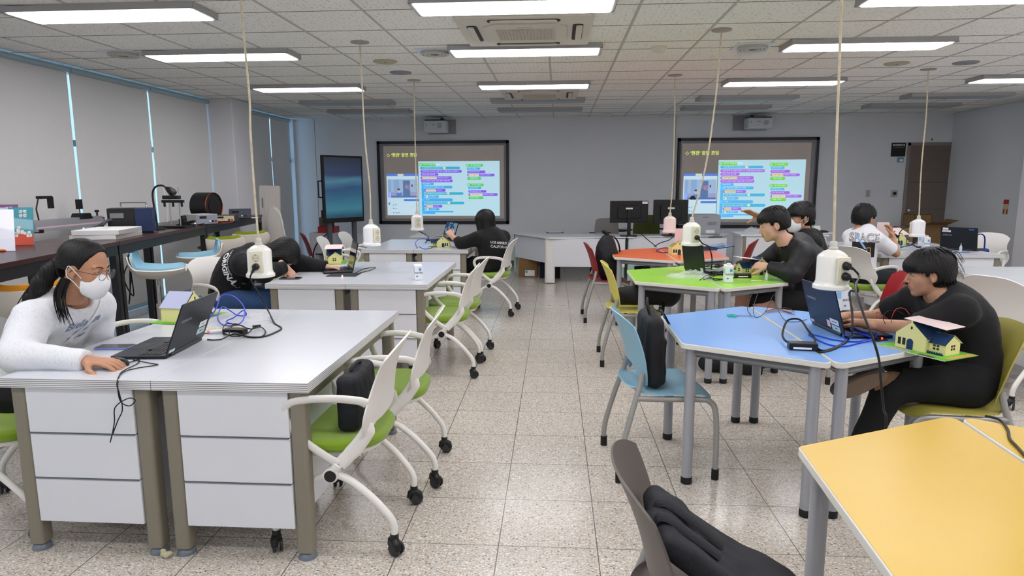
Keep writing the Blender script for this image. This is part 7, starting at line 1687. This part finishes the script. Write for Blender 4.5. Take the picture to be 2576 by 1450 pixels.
bag('bag', 'long black bag lying on the floor beneath the sky blue table', (PZ(1840, 945, 0).x, PZ(1840, 945, 0).y+.08, 0), -.12, lambda s: s.cap((-.17, .0, .065), (.17, 0, .065), .062, .07, k=.02).box((.17, 0, .07), (.07, .07, .068), rad=.02, k=.03), None)
def ex3(t):
    MB().tube(smooth_path([(-.135, -.06, .21), (-.11, -.07, .275), (-.05, -.075, .24), (.02, -.08, .19)], 5), .016, 8, flat=.4).build('strap', M_BAG2, t)
    MB().tube(smooth_path([(-.125, .0, .22), (-.10, -.01, .28), (-.03, -.02, .24), (.04, -.02, .18)], 5), .016, 8, flat=.4).build('strap', M_BAG2, t)
bag('backpack', 'flat dark backpack draped on the brown-grey chair at the bottom edge', (.345, 1.47, .447), .0, lambda s: s.box((.04, -.01, .13), (.20, .135, .030), R=[[.80, 0, .6], [0, 1, 0], [-.6, 0, .80]], rad=.025, k=.03).ell((.12, -.02, .06), (.13, .15, .055), k=.05).cap((-.11, -.04, .235), (-.06, .05, .22), .03, .03, k=.04), ex3, M_BAG2, ext=.42)
p = PZ(2478, 622, TT); t = thing('tote_bag_strap', 'blue tote bag with long handles on the far right chair', 'bag', (4.98, 8.2, .477)); MB().box(-.12, .12, -.04, .04, 0, .2).build('bag_body', mat('royal blue cloth', '1d3c96', .8), t, bevel=.03, segs=3)
MB().tube(smooth_path([(-.08, -.02, .19), (-.06, -.02, .33), (.0, -.02, .37), (.05, -.02, .33), (.06, -.02, .19)], 6), .012, 8, flat=.5).build('handle', mat('royal blue cloth', '1d3c96', .8), t)

# ------------------------------------------------------------------ chargers, cables and small stuff on the tables
def adapter(label, x, y, z, rz, s=1.0):
    p = PZ(x, y, z); t = thing('power_adapter', label, 'power adapter', (p.x, p.y, z+.001), rz, 'black laptop power adapters'); MB().box(-.055*s, .055*s, -.025*s, .025*s, 0, .03*s).build('adapter_body', M_BLACK, t, bevel=.005); MB().box(-.04*s, .03*s, -.0255*s, -.025*s, .006*s, .014*s).build('label_strip', M_PAPER, t, smooth=0); return p
z = TT
a1_ = adapter('black power adapter in the cable heap on the front left desk', 592, 842, z, -.1)
def T(x, y, dz=.004, zz=TT): p = PZ(x, y, zz); return Vector((p.x, p.y, zz+dz))
cable('black lead falling from the nearest left socket to the front left desk', [e1[0], e1[0]+Vector((-.005, 0, -.03)), PY(652, 740, 3.60), PY(676, 785, 3.5), T(690, 815), T(708, 828), T(690, 840), T(660, 850), T(625, 850), T(600, 846, .012)], .0045)
cable('loop of black charger cable on the front left desk', [T(575, 850, .01), T(590, 835, .04), T(630, 838, .02), T(655, 830, .015), T(668, 838), T(655, 850), T(620, 852, .01), T(590, 850, .02), T(560, 855), T(540, 858), T(522, 857)], .003)
cable('second loop of black charger cable on the front left desk', [T(600, 832, .03), T(570, 830, .03), T(562, 842, .015), T(590, 853, .01), T(625, 848, .02), T(640, 832, .02), T(648, 826, .01)], .003)
p = T(646, 826); t = thing('cable_plug', 'small black connector on the front left desk', 'plug', p, .6); MB().box(-.02, .02, -.008, .008, 0, .012).build('connector', M_BLACK, t, bevel=.002)
cable('coiled bright blue cable standing up on the front left desk', [T(520, 815, .01), T(545, 800, .05), T(560, 783, .09), T(590, 780, .08), T(615, 795, .05), T(612, 815, .02), T(590, 824, .01), T(560, 822, .01), T(548, 808, .02), T(560, 795, .05), T(580, 800, .04), T(600, 808, .03), T(620, 802, .02), T(612, 795, .03), T(590, 808, .02), T(570, 815, .01), T(610, 822)], .0035, M_BLUEC, n=8)
cable('thin black mouse cable hanging over the front edge of the front left desk', [T(317, 918, .006), T(335, 912), T(350, 908), T(345, 918), T(310, 936), T(300, 950), PY(296, 975, 2.285), PY(303, 1010, 2.28), PY(325, 1022, 2.285), PY(340, 1008, 2.29), PY(322, 1003, 2.28), PY(290, 1025, 2.285), PY(288, 1060, 2.29), PY(283, 1090, 2.285), PY(277, 1114, 2.28)], .0022)
cable('second strand of the thin mouse cable over the front desk edge', [T(335, 912, .01), T(380, 917), T(396, 921), T(340, 930), T(306, 942), PY(294, 965, 2.29), PY(300, 990, 2.285), PY(308, 1030, 2.28), PY(296, 1060, 2.285), PY(284, 1092, 2.28)], .0022)
cable('thin black cable behind the laptop on the middle left desk', [T(895, 688), T(915, 678), T(945, 674), T(930, 682), T(905, 688)], .0028)
cable('short lead from the small socket to the farthest left desk', [PY(1054, 582, 7.4), PY(1072, 592, 7.5), T(1078, 603, .02), T(1070, 612)], .005)
cable('blue cable loop beside the small yellow house', [T(1050, 625), T(1045, 615, .02), T(1060, 607, .03), T(1085, 610, .02), T(1090, 622), T(1070, 628), T(1055, 622)], .004, M_BLUEC)
M_BAGP = mat('clear plastic film', 'f6f9fc', .12, trans=.0, alpha=.22, spec=.8, bump=(40, 1.0))
def film(label, ctr, z, w, h, ang, amp, seed, group='clear plastic bags'):
    p = PZ(ctr[0], ctr[1], z); rnd = random.Random(seed); ph = [rnd.uniform(0, 6) for _ in range(8)]
    t = thing('plastic_bag', label, 'plastic bag', (p.x, p.y, z+.001), ang, group)
    def f(u, v, lay=0):
        x = (u-.5)*w; y = (v-.5)*h; e = max(0, 1-(2*u-1)**4)*max(0, 1-(2*v-1)**4)
        zz = amp*e*(.55+.25*math.sin(9*u+ph[0]+3*v)+.2*math.sin(14*v+ph[1]+5*u)+.15*math.sin(23*(u+v)+ph[2])+.1*math.sin(41*u-17*v+ph[3]))
        return (x*(1+.06*math.sin(7*v+ph[4])), y*(1+.08*math.sin(6*u+ph[5])), max(.0015, zz if lay == 0 else zz*.3))
    MB().sheet(lambda u, v: f(u, v), 46, 36).build('film', M_BAGP, t, smooth=70); MB().sheet(lambda u, v: f(u, v, 1), 24, 18).build('film', M_BAGP, t, smooth=70)
    return t
film('crumpled clear plastic bag on the lime green table', (1735, 698), HEXT, .34, .2, .0, .06, 1); film('clear plastic bag on the front left desk behind the blue cable', (635, 800), TT, .26, .22, .3, .03, 2); film('clear plastic bag on the farthest left desk', (1055, 597), TT, .28, .2, .1, .05, 3)
film('clear plastic packet on the lime table beside the silver pouch', (1815, 690), HEXT, .12, .1, .4, .02, 5)
p = PZ(1800, 690, HEXT); t = thing('foil_pouch', 'silver foil pouch on the clear bag on the lime green table', 'pouch', (p.x, p.y, HEXT+.03), .35); MB().sheet(lambda u, v: ((u-.5)*.17, (v-.5)*.1, .006*math.sin(9*u)+.01*u), 10, 6, .002).build('pouch_body', mat('foil', 'b8c4c6', .3, .5, nz=(40, .3)), t)
# lime table charger and wires
HZ = lambda x, y, dz=.004: T(x, y, dz, HEXT)
adapter('black power adapter behind the carton on the lime green table', 1868, 699, HEXT, .1, 1.1)
cable('black lead from the tilted socket down to the lime green table', [e4[0], e4[0]+Vector((.02, 0, -.02)), PY(1783, 622, 5.3), PY(1791, 650, 5.35), HZ(1788, 680), HZ(1775, 697), HZ(1810, 704), HZ(1850, 700)], .005)
cable('black cable tangle on the lime green table', [HZ(1770, 705), HZ(1800, 700, .02), HZ(1790, 692, .03), HZ(1815, 690, .02), HZ(1830, 700, .01), HZ(1800, 707), HZ(1780, 700, .02), HZ(1760, 707)], .003)
p = HZ(1902, 707, .001); t = thing('ruler', 'short white strip lying on the lime green table', 'ruler', p, .0); MB().box(-.04, .04, -.008, .008, 0, .003).build('strip', M_PAPER, t)
cable('violet wire loop on the orange table', [HZ(1700, 627), HZ(1670, 625), HZ(1652, 631), HZ(1665, 637), HZ(1700, 636)], .006, mat('violet wire', '6c2a6e', .5))
cable('grey wires arching inside the orange-table house', [HZ(1705, 638, .05), HZ(1712, 636, .11), HZ(1722, 636, .12), HZ(1730, 638, .06)], .003, mat('grey wire', '8d8d95', .5))
# sky blue table
adapter('black power adapter with a white label on the sky blue table', 2018, 880, HEXT, -.12, 1.1)
cable('thick black cable loop above the adapter on the sky blue table', [HZ(1988, 873, .015), HZ(1972, 865, .02), HZ(1968, 852, .03), HZ(1980, 836, .06), HZ(2010, 834, .06), HZ(2030, 850, .04), HZ(2048, 862, .02), HZ(2050, 872, .012)], .005)
cable('black cable bundle from the adapter to the hanging lead', [HZ(2045, 870), HZ(2065, 884), HZ(2085, 882), HZ(2110, 872), HZ(2135, 858, .01), PY(2144, 840, 2.98), PY(2144, 790, 3.0), PY(2138, 735, 3.05), e6[1]+Vector((.02, -.01, -.05)), e6[1]], .0048)
cable('second strand of the black bundle on the sky blue table', [HZ(2045, 877), HZ(2060, 888), HZ(2082, 886), HZ(2108, 876), HZ(2130, 862)], .0045)
cable('black lead hanging from the nearest right socket to the floor beside the yellow table', [e6[0], e6[0]+Vector((.02, -.01, -.03)), PY(2152, 725, 2.8), PY(2172, 790, 2.66), PY(2195, 850, 2.60), PY(2211, 905, 2.58), PY(2216, 960, 2.56), PY(2223, 1030, 2.54), PY(2228, 1085, 2.52), Vector((PY(2228, 1085, 2.5).x, 2.5, .012)), Vector((PY(2228, 1085, 2.5).x+.15, 2.42, .006))], .0048)
cable('bright blue cable lying around the navy laptop', [HZ(2035, 842), HZ(2060, 850, .008), HZ(2100, 858), HZ(2150, 862), HZ(2190, 858), HZ(2205, 850, .02), HZ(2170, 845, .02), HZ(2140, 838, .03), HZ(2150, 848, .02), HZ(2200, 852, .01)], .0035, M_BLUEC)
cable('second loop of bright blue cable on the sky blue table', [HZ(2035, 846), HZ(2080, 868), HZ(2120, 874), HZ(2160, 866), HZ(2195, 858, .01), HZ(2150, 850, .025), HZ(2120, 855, .02), HZ(2140, 862), HZ(2200, 855)], .0035, M_BLUEC)
p = HZ(2208, 856, .001); t = thing('circuit_board', 'small circuit board with a glowing red light beside the model house', 'circuit board', p, .4); b2 = MB().box(-.035, .035, -.027, .027, 0, .004).build('board', mat('board black', '15202a', .5), t); m = MB(); m.box(-.02, .01, -.01, .01, .004, .01); m.box(-.034, -.02, -.01, .01, .004, .015); m.build('chips', M_BLACK, b2, smooth=0); MB().cbox((.02, -.005, .007), (.006, .006, .006)).build('red_light', mat('red led', 'ff3020', .4, emit=('ff2a20', 6)), t)
M_REDC2 = M_REDC
cable('pair of red wires arching over the model house', [HZ(2222, 850, .01), HZ(2205, 835, .06), HZ(2203, 830, .09), HZ(2230, 838, .07), HZ(2232, 845, .05)], .0018, M_REDC)
cable('high red wire arching behind the pink roof panel', [HZ(2240, 845, .05), PY(2243, 800, 3.1), PY(2255, 778, 3.12), PY(2275, 777, 3.12), PY(2288, 792, 3.1)], .0015, M_REDC)
cable('thin black wire arching behind the pink roof panel', [HZ(2228, 848, .05), PY(2222, 800, 3.1), PY(2232, 784, 3.12), PY(2255, 782, 3.12), PY(2275, 792, 3.1)], .0015)
cable('thin black looping wire on the sky blue table', [HZ(1890, 797), HZ(1880, 785, .02), HZ(1892, 765, .07), HZ(1905, 763, .07), HZ(1895, 785, .03), HZ(1900, 800), HZ(1925, 790, .01), HZ(1945, 770, .07), HZ(1955, 790, .03), HZ(1975, 808), HZ(2000, 812), HZ(2030, 806)], .0018)
rnd = random.Random(12)
for k, c in enumerate(('c47a4a', '8a4d2c', '4a3a66', '2b2b2e', 'b58b52', '75423a')):
    x, y = 1925+rnd.uniform(-6, 10), 787+rnd.uniform(-5, 6)
    cable('%s jumper wire in the small heap on the sky blue table' % ('tan', 'brown', 'purple', 'black', 'ochre', 'dark red')[k], [HZ(x, y), HZ(x+22, y-4+rnd.uniform(-4, 4), .012), HZ(x+48, y+rnd.uniform(-5, 3), .006), HZ(x+66, y+3+rnd.uniform(-3, 4))], .0018, mat('jumper '+c, c, .5), name='jumper_wire', cat='wire', group='jumper wires on the sky blue table')
t = thing('scissors', 'scissors with teal handles on the sky blue table', 'scissors', HZ(1862, 797, .001), -.1); m = MB()
for sy in (-1, 1): m.tube([(-.045+.022*math.cos(q*PI/9), sy*.016+.013*math.sin(q*PI/9), .004) for q in range(18)], .0035, 6, closed=True)
m.build('handles', mat('teal plastic', '2fae9e', .4), t); m = MB(); m.box(-.025, .07, -.004, .003, .002, .004, X=rotz(.05)); m.box(-.025, .07, -.003, .004, .004, .006, X=rotz(-.05)); m.build('blades', M_CHROME, t, smooth=0)
# front left desk: pink highlighter, board sheet
p = T(528, 842); t = thing('marker_pen', 'clear pen with a pink end beside the grey laptop', 'pen', p, .5); MB().cyl((0, 0, .009), (.11, 0, .009), .008, n=12).build('barrel', mat('clear barrel', 'd5d9ea', .2), t); MB().cyl((-.012, 0, .009), (.002, 0, .009), .006, n=10).build('tip', mat('pink tip', 'f07aa8', .4), t)
p = T(560, 832); t = thing('paper_sheet', 'printed parts sheet under the cable heap on the front left desk', 'paper', p, .5); MB().box(-.12, .10, -.05, .06, 0, .0015).build('sheet', mat('card tan', 'c3b78f', .7, nz=(60, .5)), t)
p = T(862, 698); t = thing('led_toy', 'tiny glowing pink light on the edge of the mouse pad', 'light', (T(861, 697).x, T(861, 697).y, TT+.001)); MB().ell((0, 0, .006), (.007, .007, .007), nu=12, nv=8).build('bulb', mat('pink glow', 'ff9ab8', .3, emit=('ff86a8', 1.5)), t)
p = T(1150, 622); t = thing('paper_sheet', 'pink card on the farthest left desk by the yellow house', 'paper', p, .1); MB().box(-.08, .1, -.04, .04, 0, .004).build('sheet', mat('pink card', 'c98aa6', .6), t)
# SPACE boy's pink panel, teal strip, cables on the right desk
p = PY(2226, 578, 7.05); t = thing('card_panel', 'pale pink card panel held up by the boy in the white T-shirt', 'card panel', (p.x-.02, p.y-.0, p.z), -.1); MB().box(-.058, .058, -.003, .003, -.085, .075).build('panel', M_HP, t, smooth=0)
cable('blue cable winding across the right desk', [T(2265, 624), T(2290, 618), T(2310, 622), T(2340, 628), T(2365, 632), T(2400, 636), T(2440, 636)], .004, M_BLUEC)
cable('black lead from the socket down to the right desk', [e7[0], e7[0]+Vector((-.05, 0, -.04)), PY(2262, 590, 7.3), PY(2262, 612, 7.4), T(2272, 622), T(2290, 618), T(2310, 608, .02), T(2318, 602, .07), T(2312, 622), T(2330, 628)], .005)
cable('black cable heap beside the carton pair on the right desk', [T(2290, 618), T(2310, 610, .03), T(2325, 618, .02), T(2308, 624), T(2296, 614, .02), T(2330, 622), T(2345, 624)], .005)
p = T(2260, 630); t = thing('ruler', 'teal ruler at the elbow of the boy in the white T-shirt', 'ruler', p, .05); MB().box(-.07, .07, -.012, .012, 0, .003).build('strip', mat('teal plastic', '2fae9e', .4), t)
p = T(2500, 622); t = thing('cable_heap', 'black pouch and cables at the right end of the right desk', 'pouch', (4.44, 7.9, TT+.001), .3); MB().box(-.06, .06, -.03, .03, 0, .03).build('pouch_body', M_BAG, t, bevel=.01)
# white counter: bag, white box, cloth
CZ = .74
CY = c0.y+.22
def onC(x): return Vector((PY(x, 580, CY).x, CY, CZ+.001))
film('crumpled clear plastic bag on the white storage counter', (1893, 581), CZ, .28, .2, .1, .09, 7).location = onC(1893)
t = thing('box', 'small white box on the storage counter beside the masked boy', 'box', onC(2052)); MB().box(-.045, .045, -.045, .045, 0, .11).build('box_body', M_WPL, t, bevel=.003)
t = thing('gloves', 'dark glove and papers in a flat heap on the storage counter', 'gloves', onC(2072)); MB().ell((-.03, 0, .022), (.10, .06, .022)).build('cloth', mat('glove dark', '262b33', .8), t); MB().box(-.03, .13, -.07, .02, 0, .012).build('papers', M_PAPER, t, bevel=.002)
# floor details
t = thing('crumpled_wrapper', 'small crumpled cream wrapper on the floor under the front left desks', 'wrapper', PZ(418, 1404, 0)); m = SDF(); 
for q in range(7): m.ell((rnd.uniform(-.013, .013), rnd.uniform(-.01, .01), .012+rnd.uniform(0, .014)), (.012, .008, .010), k=.002)
v, f = m.mesh((-.04, -.04, -.005), (.04, .04, .05), .002); mesh_obj('wrapper', v, f, mat('wrapper cream', 'd8d0a8', .5, bump=(200, 1.0)), t)
for x, y, lb in ((1381, 770, 'round metal floor cap nearer the desks'), (1417, 770, 'round metal floor cap with a dark slot')):
    p = PZ(x, y, 0); t = thing('floor_cap', lb, 'floor cap', (p.x, p.y, .0), group='floor caps in the aisle'); MB().lathe([(.045, 0), (.045, .002), (.03, .003), (0, .003)], n=24).build('cap', M_CREAM, t); MB().box(-.028, .028, -.010, .010, .003, .004).build('slot', M_DGREY, t)
cable('black cable lying across the right yellow table half', [HZ(2478, 1050), HZ(2515, 1060), HZ(2535, 1085), HZ(2540, 1108), HZ(2560, 1130), HZ(2590, 1165)], .004)
cable('white cord with thin pull string hanging at the blinds', [PX(361, 222, XL+.12), PX(375, 330, XL+.14), PX(395, 430, XL+.2), PX(418, 500, XL+.3), onB(421, 560)], .0022, M_WPL, name='pull_cord', cat='cord')
cable('beaded chain of the second blind from the left edge', [PX(168, 470, XL+.08), PX(171, 540, XL+.08)], .0018, M_WPL, name='pull_cord', cat='cord')

bpy.data.objects.remove(TXT[0])
